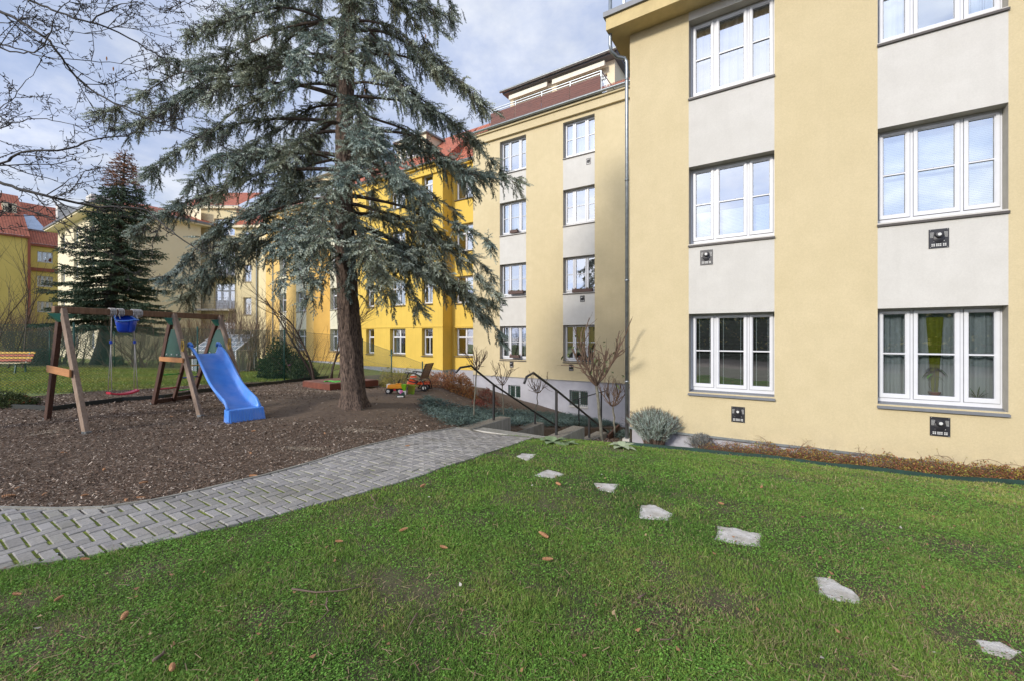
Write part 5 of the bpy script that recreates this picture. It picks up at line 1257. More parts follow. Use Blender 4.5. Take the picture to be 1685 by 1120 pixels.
main = blue*(1-mixo)+olive*mixo; t1 = np.clip(tone, 0, 1); cols = inner*(1-t1)+main*t1; hi = np.clip((tone-.75)*1.2, 0, .55); cols = cols*(1-hi)+pale*hi  # shading put into colour: upturned and outer shoots brighter, hanging ones darker
NSH = len(P)
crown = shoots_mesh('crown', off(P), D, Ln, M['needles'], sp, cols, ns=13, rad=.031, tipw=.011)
print('spruce shoots', NSH, 'wood', len(wood))
# hanging cones
mb = MB(); rr = random.Random(5)
CH = []
for px, py in ((175, 97), (186, 114), (320, 62), (345, 170), (402, 120), (640, 90), (520, 60), (600, 150), (440, 60), (700, 60)):
    c = Vector(at(px, py, (TB[1]*CT-TB[0]*ST-.3)/F)) - Vector(TB)
    cm = cone_mesh(); m2 = Matrix.Translation(c) @ Matrix.Rotation(math.radians(88), 4, 'Y'); mb.add([m2 @ Vector(v) for v in cm.v], cm.f)
mb.build('hanging_cones', M['cone'], sp)

# ---- dark fir behind the fence
fb = at(163, 601, 1.8/46); FB = np.array([fb.x, fb.y, tz(fb.x, fb.y)])
fir = thing('fir_tree', 'dark green fir with a brown dead top behind the fence on the left', 'fir', tuple(FB))
ft = np.array(at(205, 250, 1.8/46)); ft2 = ft+0
def fir_at(s): 
    p = FB+(ft-FB)*s; p[:2] += Xd*(.9*math.sin(s*math.pi*.5)*(1-s)); return p
mb = MB(); mb.tube([Vector(fir_at(s)-FB) for s in np.linspace(0, 1, 12)], [.38*(1-s)+.02+(.1 if s < .02 else 0) for s in np.linspace(0, 1, 12)], 12); mb.build('trunk', M['bark_dark'], fir, smooth=True)
R2 = np.random.default_rng(21); SP, SD, SL, SC_ = [], [], [], []; wood = []
Hf = ft[2]-FB[2]; k = 0
for s in np.linspace(.17, .985, 58):
    for q in range(4):
        a = k*2.39996+R2.normal(0, .3); k += 1; az = np.array([math.cos(a), math.sin(a)]); Lb = (3.9*(1-s)**.9+.22)*R2.uniform(.45, 1.12)*(1.0 if s > .2 else .8)
        P0 = fir_at(s); nb = 8; t = np.linspace(0, 1, nb); bl = np.zeros((nb, 3)); bl[:, :2] = P0[:2]+az*(t*Lb)[:, None]; bl[:, 2] = P0[2]+Lb*(.02*t-.42*t**2*(1.15-s)+.26*t**3)+R2.normal(0, .05)*t
        wood.append((bl, np.linspace(.05, .01, nb))); per = np.array([-az[1], az[0], 0])
        for w in range(int(Lb/.20)):
            u_ = (w+.5)/int(Lb/.20)
            if u_ < .2: continue
            c = np.array([np.interp(u_, t, bl[:, i]) for i in range(3)])
            for sd_ in (-1, 1):
                L2 = (.25+.9*(1-u_)*min(1, Lb/3))*R2.uniform(.6, 1.1); d2 = norm(np.array([az[0], az[1], 0])+per*sd_*R2.uniform(.5, 1)); sl = bend_line(c, d2, L2, 4, .25, 0, .1, R2)
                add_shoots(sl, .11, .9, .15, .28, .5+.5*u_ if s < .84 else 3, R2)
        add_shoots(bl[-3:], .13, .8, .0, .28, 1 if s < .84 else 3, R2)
Vw, Fw = tubes_np(wood, 4); np_mesh('branches', off(Vw)+TB-FB, Fw, M['bark_dark'], fir)
P = np.concatenate(SP); D = np.concatenate(SD); Ln = np.concatenate(SL); tone = np.concatenate(SC_)
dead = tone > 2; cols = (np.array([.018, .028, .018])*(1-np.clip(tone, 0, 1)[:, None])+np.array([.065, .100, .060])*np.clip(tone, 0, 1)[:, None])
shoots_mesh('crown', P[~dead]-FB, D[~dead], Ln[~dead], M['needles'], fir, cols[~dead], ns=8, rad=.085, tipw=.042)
shoots_mesh('dead_top', P[dead]-FB, D[dead], Ln[dead], M['needles'], fir, np.tile(np.array([.21, .095, .045]), (dead.sum(), 1)), ns=9, rad=.07, tipw=.028)
print('fir shoots', len(P))

# ---- generic bare tree/shrub growth
def grow(p, d, L, r0, lv, out, r, nseg=6, wob=.12, kids=(5, 4, 3), ang=(.5, 1.0), up=.15, shrink=.55, spur=0.0, lo=.25, tipr=.35):
    """d unit; grows a wiggly branch and its children; out collects (pts, radii)"""
    P = [p]; D = d.copy(); 
    for i in range(nseg):
        D = norm(D+r.normal(0, wob, 3)+np.array([0, 0, up*.3])); P.append(P[-1]+D*L/nseg)
    P = np.array(P); Rr = np.linspace(r0, r0*tipr, nseg+1); out.append((P, Rr))
    if spur:
        for q in range(int(L/spur)):
            s = r.uniform(.1, 1); i = min(nseg-1, int(s*nseg)); c = P[i]+(P[i+1]-P[i])*(s*nseg-i); dd = norm(norm(P[i+1]-P[i])*.4+r.normal(0, .8, 3)); l = r.uniform(.03, .09)
            out.append((np.array([c, c+dd*l*.6, c+norm(dd+r.normal(0, .4, 3))*l]), np.array([.0050, .0045, .0055])))
    if lv <= 0: return
    nk = kids[len(kids)-lv] if lv <= len(kids) else kids[0]
    for q in range(nk):
        s = lo+(1-lo)*(q+r.uniform(.1, .9))/nk; i = min(nseg-1, int(s*nseg)); c = P[i]+(P[i+1]-P[i])*(s*nseg-i); ax = norm(P[i+1]-P[i]); pr = norm(np.cross(ax, r.normal(0, 1, 3))); a = r.uniform(*ang)
        grow(c, norm(ax*math.cos(a)+pr*math.sin(a)), L*shrink*r.uniform(.7, 1.2)*(1.15-.4*s), max(.0025, r0*(1-.6*s)*.55), lv-1, out, r, max(3, nseg-1), wob, kids, ang, up, shrink, spur, lo, tipr)
def bare(name, label, cat, base, build, material, sides=4, group=None, split=None, parts=('trunk', 'crown')):
    o = thing(name, label, cat, tuple(base), group=group); base = np.array(base)
    tr, cr = [], []; build(tr, cr)
    if tr: V, Fa = tubes_np([(p-base, r) for p, r in tr], 8); np_mesh(parts[0], V, Fa, material, o, smooth=True)
    if cr: V, Fa = tubes_np([(p-base, r) for p, r in cr], sides); np_mesh(parts[1], V, Fa, split or material, o, smooth=True)
    return o

# ---- bare tree reaching in from the upper left, its trunk just outside the frame
R3 = np.random.default_rng(33)
TX, TY = -10.6, 6.6; bt = np.array([*xy(TX, TY), 0]); bt[2] = tz(bt[0], bt[1])
def big_bare(tr, cr):
    top = bt+np.array([0, 0, 7.5]); tr.append((np.array([bt-[0, 0, .2], bt+[0.05, 0, 1.5], bt+[0, .1, 3.4], bt+[.1, .1, 5.2], top]), np.array([.20, .16, .14, .11, .06])))
    lims = [([(-260, 470), (-40, 262), (0, 304), (75, 322), (150, 340), (235, 342), (300, 395)], 6.3, .040, 1), ([(-200, 380), (0, 268), (45, 246), (90, 250), (150, 230), (235, 218)], 6.6, .034, 2), ([(-150, 300), (0, 210), (60, 192), (130, 208)], 7.2, .020, 2),
            ([(-300, 60), (0, 14), (70, 60), (95, 82), (110, 115), (150, 150), (215, 185), (300, 215)], 6.2, .032, 2), ([(-200, -20), (20, 90), (75, 82), (90, 25), (118, -5)], 5.9, .022, 2), ([(-260, -60), (0, -20), (80, 15), (150, 38), (205, 55), (262, 95), (320, 130)], 6.6, .028, 2),
            ([(-200, 120), (0, 70), (60, 92), (130, 100), (175, 102), (230, 112)], 6.8, .018, 2), ([(150, 38), (185, 12), (225, 2), (262, 20)], 6.6, .013, 2), ([(-150, 250), (0, 185), (30, 150), (60, 112)], 6.4, .015, 2), ([(205, -30), (280, -4), (330, 14)], 7.0, .012, 1),
            ([(-200, 330), (0, 330), (60, 352), (120, 372), (155, 402), (190, 430)], 7.0, .020, 1), ([(-300, 0), (0, 40), (60, 30), (130, 60), (190, 45), (265, 42)], 7.4, .016, 2), ([(75, 322), (110, 300), (130, 285)], 6.3, .010, 2), ([(-100, 420), (0, 352), (70, 345), (90, 375)], 5.6, .012, 1)]
    for px, Y, r0, lv in lims:
        P = np.array([np.array(at(x, y, (Y+.25*math.sin(i*1.7))/F)) for i, (x, y) in enumerate(px)])
        P = np.concatenate([np.linspace(P[0], P[1], 4)[:-1], P[1:]]) if len(P) > 3 else P
        # root the limb on the trunk
        if px[0][0] < -90:
            z = min(max(P[0][2]-.6, bt[2]+1.6), bt[2]+7.2); root = bt+np.array([0, 0, z-bt[2]]); P = np.concatenate([[root], P])
        # resample smoothly
        s = np.concatenate([[0], np.cumsum(np.linalg.norm(np.diff(P, axis=0), axis=1))]); m = max(8, int(s[-1]/.14)); q = np.linspace(0, s[-1], m); Q = np.stack([np.interp(q, s, P[:, i]) for i in range(3)], 1)
        for _ in range(3): Q[1:-1] = (Q[:-2]+2*Q[1:-1]+Q[2:])/4
        Q[1:-1] += R3.normal(0, .010, (m-2, 3)); Rr = np.linspace(r0, r0*.22, m)**1.0; cr.append((Q, Rr))
        vis = s[-1]
        for k in range(int(vis/.40)):
            i = R3.integers(2, m-1); ax = norm(Q[i]-Q[i-1]); pr = norm(np.cross(ax, R3.normal(0, 1, 3))); a = R3.uniform(.35, .95)
            grow(Q[i], norm(ax*math.cos(a)+pr*math.sin(a)+np.array([0, 0, .12])), R3.uniform(.3, 1.1), max(.0055, Rr[i]*.5), 2 if lv > 1 else 1, cr, R3, 6, .16, (3, 2), (.4, .9), .1, .5, .085, .2, .5)
        grow(Q[-1], norm(Q[-1]-Q[-2]), .6, max(.0055, Rr[-1]), 2, cr, R3, 5, .14, (3, 2), (.4, .9), .05, .55, .08, .1, .5)
bare('bare_tree', 'leafless tree with long knobbly branches reaching in from the upper left', 'tree', bt, big_bare, M['bark_dark'], 4)

# ---- standard roses and small trees by the steps
def pollard(tr, cr, base, top, crown, seed, r0=.03, n=7, stub=.5, lv=2):
    r0 *= 1.15
    r = np.random.default_rng(seed); base = np.array(base); top = np.array(top); t = np.linspace(0, 1, 7)[:, None]; P = base*(1-t)+top*t; P[1:-1] += r.normal(0, .012, (5, 3)); P[0, 2] -= .1
    tr.append((P, np.linspace(r0, r0*.8, 7)))
    for i in range(n):
        a = 2*math.pi*i/n+r.uniform(-.3, .3); d = norm(np.array([math.cos(a)*.85, math.sin(a)*.85, r.uniform(.35, .9)]))
        L = crown*r.uniform(.75, 1.15); m = 6; q = np.linspace(0, 1, m); B = top[None]+d[None]*(q*L)[:, None]; B[:, 2] += L*.45*q**2; B += np.cumsum(r.normal(0, .012, (m, 3)), 0)*(q[:, None] > 0)
        cr.append((B, np.linspace(r0*.62, r0*.36, m)))
        for k in range(5):
            j = r.integers(1, m); grow(B[j], norm(d*.4+r.normal(0, .45, 3)+np.array([0, 0, .8])), stub*r.uniform(.4, 1), r0*.40, lv-1, cr, r, 4, .12, (2, 2), (.4, .8), .2, .5, 0, .4, .6)
def rose(label, bpx, tpx_, crown, seed, dist=None, r0=.022, **kw):
    b = gh(*bpx) if dist is None else at(bpx[0], bpx[1], dist/F)
    if dist is not None: b.z = tz(b.x, b.y)
    Y = -ST*b.x+CT*b.y; tp = at(*tpx_, Y/F)
    def f(tr, cr): pollard(tr, cr, b, tp, crown, seed, r0, **kw)
    return bare('rose_tree', label, 'small tree', (b.x, b.y, b.z), f, M['bark_grey'], 5, group='pruned standard trees around the steps', split=M['bark_rose'])
mat('bark_rose', (0.17, 0.105, 0.07), (0.10, 0.07, 0.05), scale=12, rough=0.9)
rose('leafless pruned tree with thin whitish stem left of the first handrail', (778, 692), (784, 608), .42, 1, r0=.017, n=8, stub=.30)
rose('small leafless pruned tree just behind the top of the left handrail', (829, 690), (826, 634), .36, 2, r0=.016, n=6, stub=.42)
rose('small leafless pruned tree between the two handrails', (880, 692), (884, 646), .33, 3, r0=.017, n=7, stub=.38)
t4 = rose('largest pruned tree with reddish stubs and a few green leaves right of the steps', (991, 724), (981, 634), .70, 4, dist=9.75, r0=.034, n=10, stub=.72)
rose('low forked leafless tree beside the grey drainpipe', (1012, 720), (1008, 668), .42, 5, dist=10.9, r0=.022, n=7, stub=.5)
# remaining leaves on the largest one
mb = MB(); r = random.Random(9); b4 = Vector(t4.location)
for i in range(46):
    px, py = r.choice([(935, 580, ), (1000, 590), (1003, 575), (988, 600), (945, 596), (960, 560), (1005, 610), (975, 600), (1018, 628)]); p = at(px+r.uniform(-12, 12), py+r.uniform(-12, 12), (9.75+r.uniform(-.2, .3))/F)-b4
    leaf(mb, p, (r.uniform(-1, 1), r.uniform(-1, 1), r.uniform(-.6, .5)), .09, .055, droop=.5)
mb.build('leaves', M['leaf_olive'], t4)

# ---- bare bushes in the background
def bush(tr, cr, base, H, W, n, seed, lv=2, r0=.018, kids=(5, 4), spread=.5, wob=.10):
    r = np.random.default_rng(seed)
    r0 *= 1.35
    for i in range(n):
        a = r.uniform(0, 6.28); q = math.sqrt(r.uniform(0, 1))*W*.42; b = np.array(base)+[q*math.cos(a), q*math.sin(a), 0]; b[2] = tz(b[0], b[1])-.03
        d = norm(np.array([math.cos(a)*spread*r.uniform(.1, 1), math.sin(a)*spread*r.uniform(.1, 1), 1])); grow(b, d, H*r.uniform(.6, 1.0), r0*r.uniform(.6, 1.1), lv, cr, r, 6, wob, kids, (.25, .7), .15, .5, 0, .3, .3)
def bare_bush(label, px, py, dist, H, W, n, seed, name='bare_shrub', m='shrub_twig', **kw):
    b = at(px, 600, dist/F); b.z = tz(b.x, b.y)
    return bare(name, label, 'shrub', (b.x, b.y, b.z), lambda tr, cr: bush(tr, cr, tuple(b), H, W, n, seed, **kw), M[m], 3, parts=('trunk', 'branches'))
bare_bush('tangled leafless hedge shrub behind the left end of the far fence', 12, 0, 27, 3.6, 3.6, 60, 41, r0=.022)
bare_bush('brown leafless shrub right of the drainpipe of the mustard building', 62, 0, 27.5, 3.4, 3.4, 60, 42, r0=.022)
bare_bush('thin leafless shrub between mustard building and fir tree', 105, 0, 27, 2.6, 2.8, 34, 43, r0=.02)
bare_bush('wide leafless shrub with arching stems right of the fir trunk', 215, 0, 27, 2.5, 3.2, 26, 44, r0=.025, spread=1.0)
bare_bush('leafless shrub behind the swing set in front of the cream wall', 262, 0, 26, 2.9, 3.0, 30, 45, r0=.022, spread=.9)
bare_bush('dense brown shrub of upright stems behind the slide', 372, 0, 25, 3.5, 2.6, 46, 46, r0=.02, spread=.3)
bare_bush('tall brown shrub of upright stems beside the grey downpipe', 408, 0, 23.5, 3.5, 2.6, 54, 47, r0=.02, spread=.3)
bare_bush('reddish leafless shrub under the lower balcony', 335, 0, 30, 3.6, 3.4, 44, 48, r0=.022, m='bark_red', spread=.4)
bare_bush('low brown shrub in front of the apricot building', 441, 0, 24, 2.4, 2.0, 34, 49, r0=.018)
bare_bush('leafless sapling with upswept branches standing left of the spruce trunk', 534, 0, 18.2, 4.6, 1.5, 5, 50, name='bare_sapling', m='bark_twig', r0=.05, kids=(9, 6), spread=.35)
bare_bush('small leafless shrub behind the sandbox', 505, 0, 18.8, 2.0, 1.6, 10, 51, m='bark_twig', r0=.015, spread=.9)
# very thin tall twigs at the extreme left
bare_bush('tall thin leafless sapling at the left edge in front of the mustard wall', -4, 0, 22, 6.2, 2.4, 7, 52, name='bare_sapling', m='bark_twig', r0=.035, kids=(9, 5), spread=.5)

# ---- leafy shrubs
def leafy(name, label, cat, base, rx, ry, rz_, n, size, cols, seed, material='leafy', flat=.0, stems=True, thorn=0, shape=1.0):
    r = np.random.default_rng(seed); base = np.array(base, float); o = thing(name, label, cat, tuple(base))
    d = norm(r.normal(0, 1, (n, 3))); d[:, 2] = np.abs(d[:, 2])*1.1-.12; rad = r.uniform(.25, 1, n)**.4
    lump = 1+.22*np.sin(d[:, 0]*5+seed)*np.sin(d[:, 1]*4.3)+.12*np.sin(d[:, 2]*9+seed)
    c = d*np.array([rx, ry, rz_])*(rad*lump)[:, None]; c[:, 2] = np.maximum(c[:, 2], .02)+.02
    gz = terrain(base[0]+c[:, 0], base[1]+c[:, 1])-base[2]; c[:, 2] += gz
    a1 = norm(r.normal(0, 1, (n, 3))+d*.8+[0, 0, .4]); a2 = norm(np.cross(a1, r.normal(0, 1, (n, 3)))); s = size*r.uniform(.6, 1.3, n)[:, None]
    V = np.stack([c, c+a1*s*.5+a2*s*.22, c+a1*s, c+a1*s*.5-a2*s*.22], 1).reshape(-1, 3)
    cols = np.array(cols); ci = cols[r.integers(0, len(cols), n)]*r.uniform(.65, 1.3, (n, 1)); np_mesh('foliage', V, np.arange(n*4).reshape(-1, 4), M[material], o, col=np.repeat(ci, 4, 0))
    if stems:
        ls = []
        for i in range(int(30)):
            k = r.integers(0, n); e = c[k]; b = np.array([e[0]*.15, e[1]*.15, -.03]); q = np.linspace(0, 1, 5)[:, None]; P = b*(1-q)+e*q; P[1:-1] += r.normal(0, .02*rx, (3, 3)); ls.append((P, np.linspace(.012*max(rx, .4), .003, 5)))
        V, Fa = tubes_np(ls, 4); np_mesh('stems', V, Fa, M['shrub_twig'], o)
    return o
def gpt(px, dist): 
    b = at(px, 600, dist/F); b.z = tz(b.x, b.y); return b
leafy('evergreen_shrub', 'dark evergreen rhododendron shrub behind the fence corner', 'shrub', gpt(463, 19.5), 1.05, 1.0, 1.55, 5200, .13, [(.03, .06, .018), (.05, .085, .025), (.02, .04, .014)], 61)
leafy('evergreen_shrub', 'smaller dark green shrub right of the rhododendron', 'shrub', gpt(497, 18.6), .65, .6, .75, 2400, .10, [(.04, .075, .025), (.06, .09, .035)], 62)
mb = MB()
p = gpt(476, 18.7)
fl = thing('flower', 'single pink blossom low in front of the evergreen shrub', 'flower', (p.x, p.y, p.z)); mb.tube([(0, 0, 0), (0, 0, .62)], .006, 5); mb.build('stem', M['leaf_green'], fl); mb = MB()
for i in range(9): leaf(mb, (0, 0, .62), (math.cos(i*.7), math.sin(i*.7), .5), .09, .06)
mb.build('petals', mat('petal_pink', (.62, .16, .42), scale=9, rough=.6), fl)
leafy('forsythia_shrub', 'yellow green twiggy shrub behind the toys', 'shrub', gpt(655, 16.2), 1.0, .8, .62, 5200, .045, [(.30, .27, .06), (.22, .22, .07), (.36, .30, .09)], 63)
leafy('dry_shrub', 'rust brown dry shrub behind the rocking bench', 'shrub', gpt(722, 16.0), .65, .5, .55, 3200, .055, [(.40, .19, .10), (.32, .14, .09), (.46, .25, .13)], 64)
leafy('dry_shrub', 'orange brown dry shrub left of the handrail end', 'shrub', gpt(760, 15.6), .62, .5, .75, 3600, .06, [(.42, .20, .07), (.34, .14, .06), (.45, .25, .10)], 65)
leafy('dry_shrub', 'dark red dry shrub under the small pruned tree', 'shrub', gpt(802, 15.8), .42, .4, .52, 1500, .05, [(.26, .09, .07), (.32, .13, .09)], 66)
leafy('dry_shrub', 'tiny red brown dry plant below the dark red shrub', 'shrub', gpt(790, 14.2), .28, .25, .22, 900, .045, [(.24, .08, .06)], 67)
leafy('evergreen_shrub', 'low dark juniper mound at the left edge of the playground', 'shrub', gh(18, 668), .55, .42, .30, 4200, .045, [(.05, .075, .02), (.075, .095, .03), (.03, .045, .02)], 68)
leafy('dark_heather', 'dark purplish low plant at the far left edge', 'shrub', gh(-12, 668), .35, .3, .30, 1500, .045, [(.05, .05, .055), (.10, .09, .10)], 69)
# dark hedge mass behind the far fence on the left
leafy('evergreen_shrub', 'dark low hedge behind the colourful bench', 'hedge', gpt(55, 26.5), 2.6, .8, 1.0, 5200, .10, [(.035, .045, .025), (.05, .045, .03), (.07, .055, .04)], 70)
leafy('evergreen_shrub', 'small round green shrub behind the fence left of the swing', 'shrub', gpt(190, 27), .5, .5, .6, 1200, .09, [(.05, .09, .03)], 71)

# ---- lavender by the corner and the bed along the near facade
def sprig_bush(name, label, cat, base, rx, rz_, n, ln, cols, seed, rad=.008):
    r = np.random.default_rng(seed); o = thing(name, label, cat, tuple(base)); ls, P, D, L_ = [], [], [], []
    for i in range(n):
        a = r.uniform(0, 6.28); q = r.uniform(0, 1)**.6; lean = q*1.15; H = rz_*r.uniform(.75, 1.05)*(1-.25*q*q)
        b = np.array([math.cos(a)*rx*.30*q, math.sin(a)*rx*.30*q, -.03]); e = np.array([math.cos(a)*rx*q*r.uniform(.8, 1.1), math.sin(a)*rx*q*r.uniform(.8, 1.1)*.8, H])
        t = np.linspace(0, 1, 6)[:, None]; X = b*(1-t)+e*t; X[:, :2] -= (e-b)[:2]*(.25*np.sin(t*math.pi)); X += np.cumsum(r.normal(0, .006, (6, 3)), 0); ls.append((X, np.linspace(.006, .0022, 6)))
        for k in range(11):
            s = r.uniform(.42, 1); c = X[int(s*5)]+r.normal(0, .02, 3); P.append(c); D.append(norm(r.normal(0, .55, 3)+(X[-1]-X[-3])*3+[0, 0, .6])); L_.append(ln*r.uniform(.6, 1.2))
    V, Fa = tubes_np(ls, 4); np_mesh('stems', V, Fa, M['shrub_twig'], o)
    cc = np.array(cols)[r.integers(0, len(cols), len(P))]*r.uniform(.7, 1.25, (len(P), 1)); shoots_mesh('foliage', np.array(P), np.array(D), np.array(L_), M['needles'], o, cc, ns=14, rad=.017, tipw=.006); return o
c = Vector((-2.25, 9.18, 0)); c = at(1076, 700, 9.25/F); c.z = tz(c.x, c.y)
sprig_bush('lavender_bush', 'round grey green lavender bush at the corner of the near building', 'lavender', tuple(c), .66, .84, 640, .12, [(.33, .40, .36), (.46, .53, .47), (.22, .28, .22)], 81)
c = at(1152, 700, 8.75/F); c.z = tz(c.x, c.y)
sprig_bush('lavender_bush', 'small sparse grey lavender right of the big one', 'lavender', tuple(c), .27, .36, 110, .08, [(.26, .27, .25), (.20, .20, .19)], 82)
c = at(1092, 700, 9.2/F)

# creeping shrub in the bed, one continuous ground cover of red and yellow leaves
r = np.random.default_rng(83); n = 60000; u = r.uniform(-1.55, 7.2, n); q = r.normal(0, .15, n); w_ = 9.32+q
Hh = .25+.10*fbm(u, u*0, 2.2, 7)+.10*np.clip(u, 0, 5)/3; z = terrain(u, w_)+np.minimum(np.abs(r.normal(0, 1, n)), 1.3+.5*fbm(u, u*0, 9.0, 77))*Hh*.62*np.exp(-(q/.24)**2)+.01
thin = smooth(-1.6, .6, u); ok = (r.uniform(0, 1, n) < .15+.85*thin) & (w_ < 9.57) & (w_ > 8.98); u, w_, z = u[ok], w_[ok], z[ok]; n = len(u)
c = np.stack([u, w_, z], 1); a1 = norm(r.normal(0, 1, (n, 3))); a2 = norm(np.cross(a1, r.normal(0, 1, (n, 3)))); s = r.uniform(.012, .026, n)[:, None]
V = np.stack([c, c+a1*s*.5+a2*s*.4, c+a1*s, c+a1*s*.5-a2*s*.4], 1).reshape(-1, 3)
pal = np.array([(.42, .15, .08), (.50, .22, .12), (.55, .44, .09), (.42, .38, .09), (.28, .11, .07), (.20, .21, .07)]); cc = pal[r.integers(0, 6, n)]*r.uniform(.6, 1.2, (n, 1))
root = bpy.data.objects.new('ground_cover', None); link(root); tag(root, kind='stuff')
np_mesh('foliage', V, np.arange(n*4).reshape(-1, 4), M['leafy'], root, col=np.repeat(cc, 4, 0))
ls = []
for i in range(1000):
    u = r.uniform(-1.4, 7.2); w0 = 9.3+r.normal(0, .1); p = np.array([u, min(9.5, w0), tz(u, w0)]); L = r.uniform(.2, .6) if r.uniform() < .84 else r.uniform(.6, 1.0); a = r.uniform(0, 6.28)
    d = norm(np.array([math.cos(a)*.9, math.sin(a)*.35, 1.0])); X = bend_line(p, d, L, 7, .55, 0, .09, r); X[:, 1] = np.minimum(X[:, 1], 9.56); ls.append((X, np.linspace(.0046, .0026, 7)))
    for k in range(3):
        j = r.integers(2, 6); ls.append((np.array([X[j], X[j]+norm(r.normal(0, 1, 3)+[0, 0, .6])*r.uniform(.03, .12)]), np.array([.0018, .001])))
for P_, _ in ls: P_[:, 1] = np.minimum(P_[:, 1], 9.57)
lp = np.array([P_[r.integers(1, len(P_))] for P_, _ in ls for _k in range(2)]); m_ = len(lp); b1 = norm(r.normal(0, 1, (m_, 3))); b2 = norm(np.cross(b1, r.normal(0, 1, (m_, 3)))); s_l = r.uniform(.010, .020, m_)[:, None]
np_mesh('runner_leaves', np.stack([lp, lp+b1*s_l*.5+b2*s_l*.4, lp+b1*s_l, lp+b1*s_l*.5-b2*s_l*.4], 1).reshape(-1, 3), np.arange(m_*4).reshape(-1, 4), M['leafy'], root, col=np.repeat(pal[r.integers(0, 6, m_)]*.8, 4, 0))
V, Fa = tubes_np(ls, 3); np_mesh('runners', V, Fa, M['bark_red'], root)

# juniper carpet on the slope
r = np.random.default_rng(84); n = 42000; u = r.uniform(-13.2, -3.3, n); w_ = r.uniform(6.9, 17.5, n)
edge = np.interp(u, [-13.2, -11.5, -10, -8.6, -7.2, -6.4, -5.95], [13.2, 12.0, 10.8, 8.6, 7.3, 6.95, 7.1]); den = fbm(u, w_, 1.3, 17)
ok = (w_ > edge+.25*den) & ~((u > -5.9) & (u < -3.9)) & ~((u > -3.95) & (w_ < 10.5)) & (den > -.62-.35*(w_ < 9.5))
ok &= ~((u < -7.9+.5*den) & (w_ > 9.3+.4*den))
u, w_, den = u[ok], w_[ok], den[ok]; n = len(u); z = terrain(u, w_)+r.uniform(.01, .16, n)*(1+.6*den)
P = np.stack([u, w_, z], 1); a = r.uniform(0, 6.28, n); D = np.stack([np.cos(a), np.sin(a), r.uniform(-.05, .55, n)], 1)
t = np.clip(.5+.5*den+r.normal(0, .25, n), 0, 1)[:, None]; cc = np.array([.045, .070, .052])*(1-t)+np.array([.13, .185, .17])*t
root = bpy.data.objects.new('juniper_ground_cover', None); link(root); tag(root, kind='stuff')
shoots_mesh('foliage', P, D, r.uniform(.12, .24, n), M['needles'], root, cc, ns=9, rad=.026, tipw=.012)

# mulleins
def rosette(label, px, py, n, L, W, col, seed):
    b = gh(px, py); o = thing('mullein_plant', label, 'plant', tuple(b)); mb = MB(); r = random.Random(seed)
    for i in range(n):
        a = i*2.4+r.uniform(-.2, .2); leaf(mb, (0, 0, .01), (math.cos(a), math.sin(a), .55+.7*(i/n)), L*r.uniform(.8, 1.15), W, droop=.4+.25*r.random())
    mb.build('leaves', M[col], o, smooth=True)
mat('mullein_green', (.24, .32, .17), (.17, .24, .12), scale=14, rough=.8, transl=.2); mat('mullein_pale', (.40, .46, .30), (.30, .36, .22), scale=14, rough=.8, transl=.2)
rosette('large leafed grey green rosette at the grass edge below the steps', 908, 729, 10, .34, .17, 'mullein_green', 1)
rosette('grey green low rosette just right of the larger one', 935, 731, 6, .20, .10, 'mullein_green', 2)
rosette('pale upright leaved rosette left of the lavender', 1022, 737, 8, .34, .15, 'mullein_pale', 3)
rosette('small pinkish succulent clump at the bed edging', 1188, 748, 16, .09, .05, 'mullein_pale', 4)
# ------------------------------------------------------------------ playground and garden objects
def V3(X, Y, z): return Vector((*xy(X, Y), z))
# ---- swing set with slide; frame feet measured on the ground
G = lambda X, Y: V3(X, Y, tz(*xy(X, Y)))
ft1, bk1 = G(-7.22, 7.22), G(-9.20, 8.42)
ft2, bk2 = G(-6.42, 8.78), G(-8.66, 10.28)
ft3, bk3 = G(-6.05, 9.75), G(-8.55, 11.35)
m1, m3 = V3(-8.28, 7.82, .50), V3(-7.33, 10.62, .50)
bd = (m3-m1).normalized(); m2 = m1 + bd*((V3(-7.62, 9.60, .5)-m1).dot(bd)); m3b = m3
O = Vector((m1.x, m1.y, tz(m1.x, m1.y)))
sw = thing('swing_set', 'brown wooden swing frame with blue wavy slide and green side panels', 'swing set', tuple(O))
lo = lambda p: Vector(p)-O
mb = MB(); mb.bar(lo(m1-bd*.12), lo(m3b+bd*.10), .10, .12); mb.build('beam', M['wood_brown'], sw, bevel=.012)
def leg(top, foot, m, nm='leg', w=.105, h=.075):
    mb = MB(); d = (foot-top).normalized(); side = bd
    mb.bar(lo(top), lo(foot+Vector((0, 0, -.03))), w, h, up=tuple(side)); o = mb.build(nm, M[m], sw, bevel=.008)
    mb2 = MB(); mb2.bar(lo(foot+Vector((0, 0, .04))-d*.0), lo(foot+Vector((0, 0, -.05))), w+.010, h+.008, up=tuple(side)); mb2.build('foot_bracket', M['zinc'], o)
    return o
dz = Vector((0, 0, -.03))
for c, f_, b_, db in ((m1, ft1, bk1, 'wood_dark'), (m2, ft2, bk2, 'wood_dark'), (m3b, ft3, bk3, 'wood_dark')):
    fh = (f_-c); fh.z = 0; fh.normalize()
    leg(c+fh*.07+dz+Vector((0, 0, .04)), f_, 'wood_grey'); leg(c-fh*.07+dz-Vector((0, 0, .04)), b_, db)
    br = MB(); a = c+Vector((0, 0, -.07))
    for s_ in (-1, 1):
        br.add([lo(a+bd*.03*s_+fh*.12), lo(a+bd*.20*s_+fh*.0), lo(a+bd*.03*s_-fh*.12), lo(a+bd*.03*s_+fh*.12+Vector((0, 0, -.15))), lo(a+bd*.03*s_-fh*.12+Vector((0, 0, -.15)))], [(0, 1, 2), (0, 3, 1), (3, 4, 1), (4, 2, 1), (0, 2, 4, 3)])
    br.build('corner_bracket', M['green_bracket'], sw)
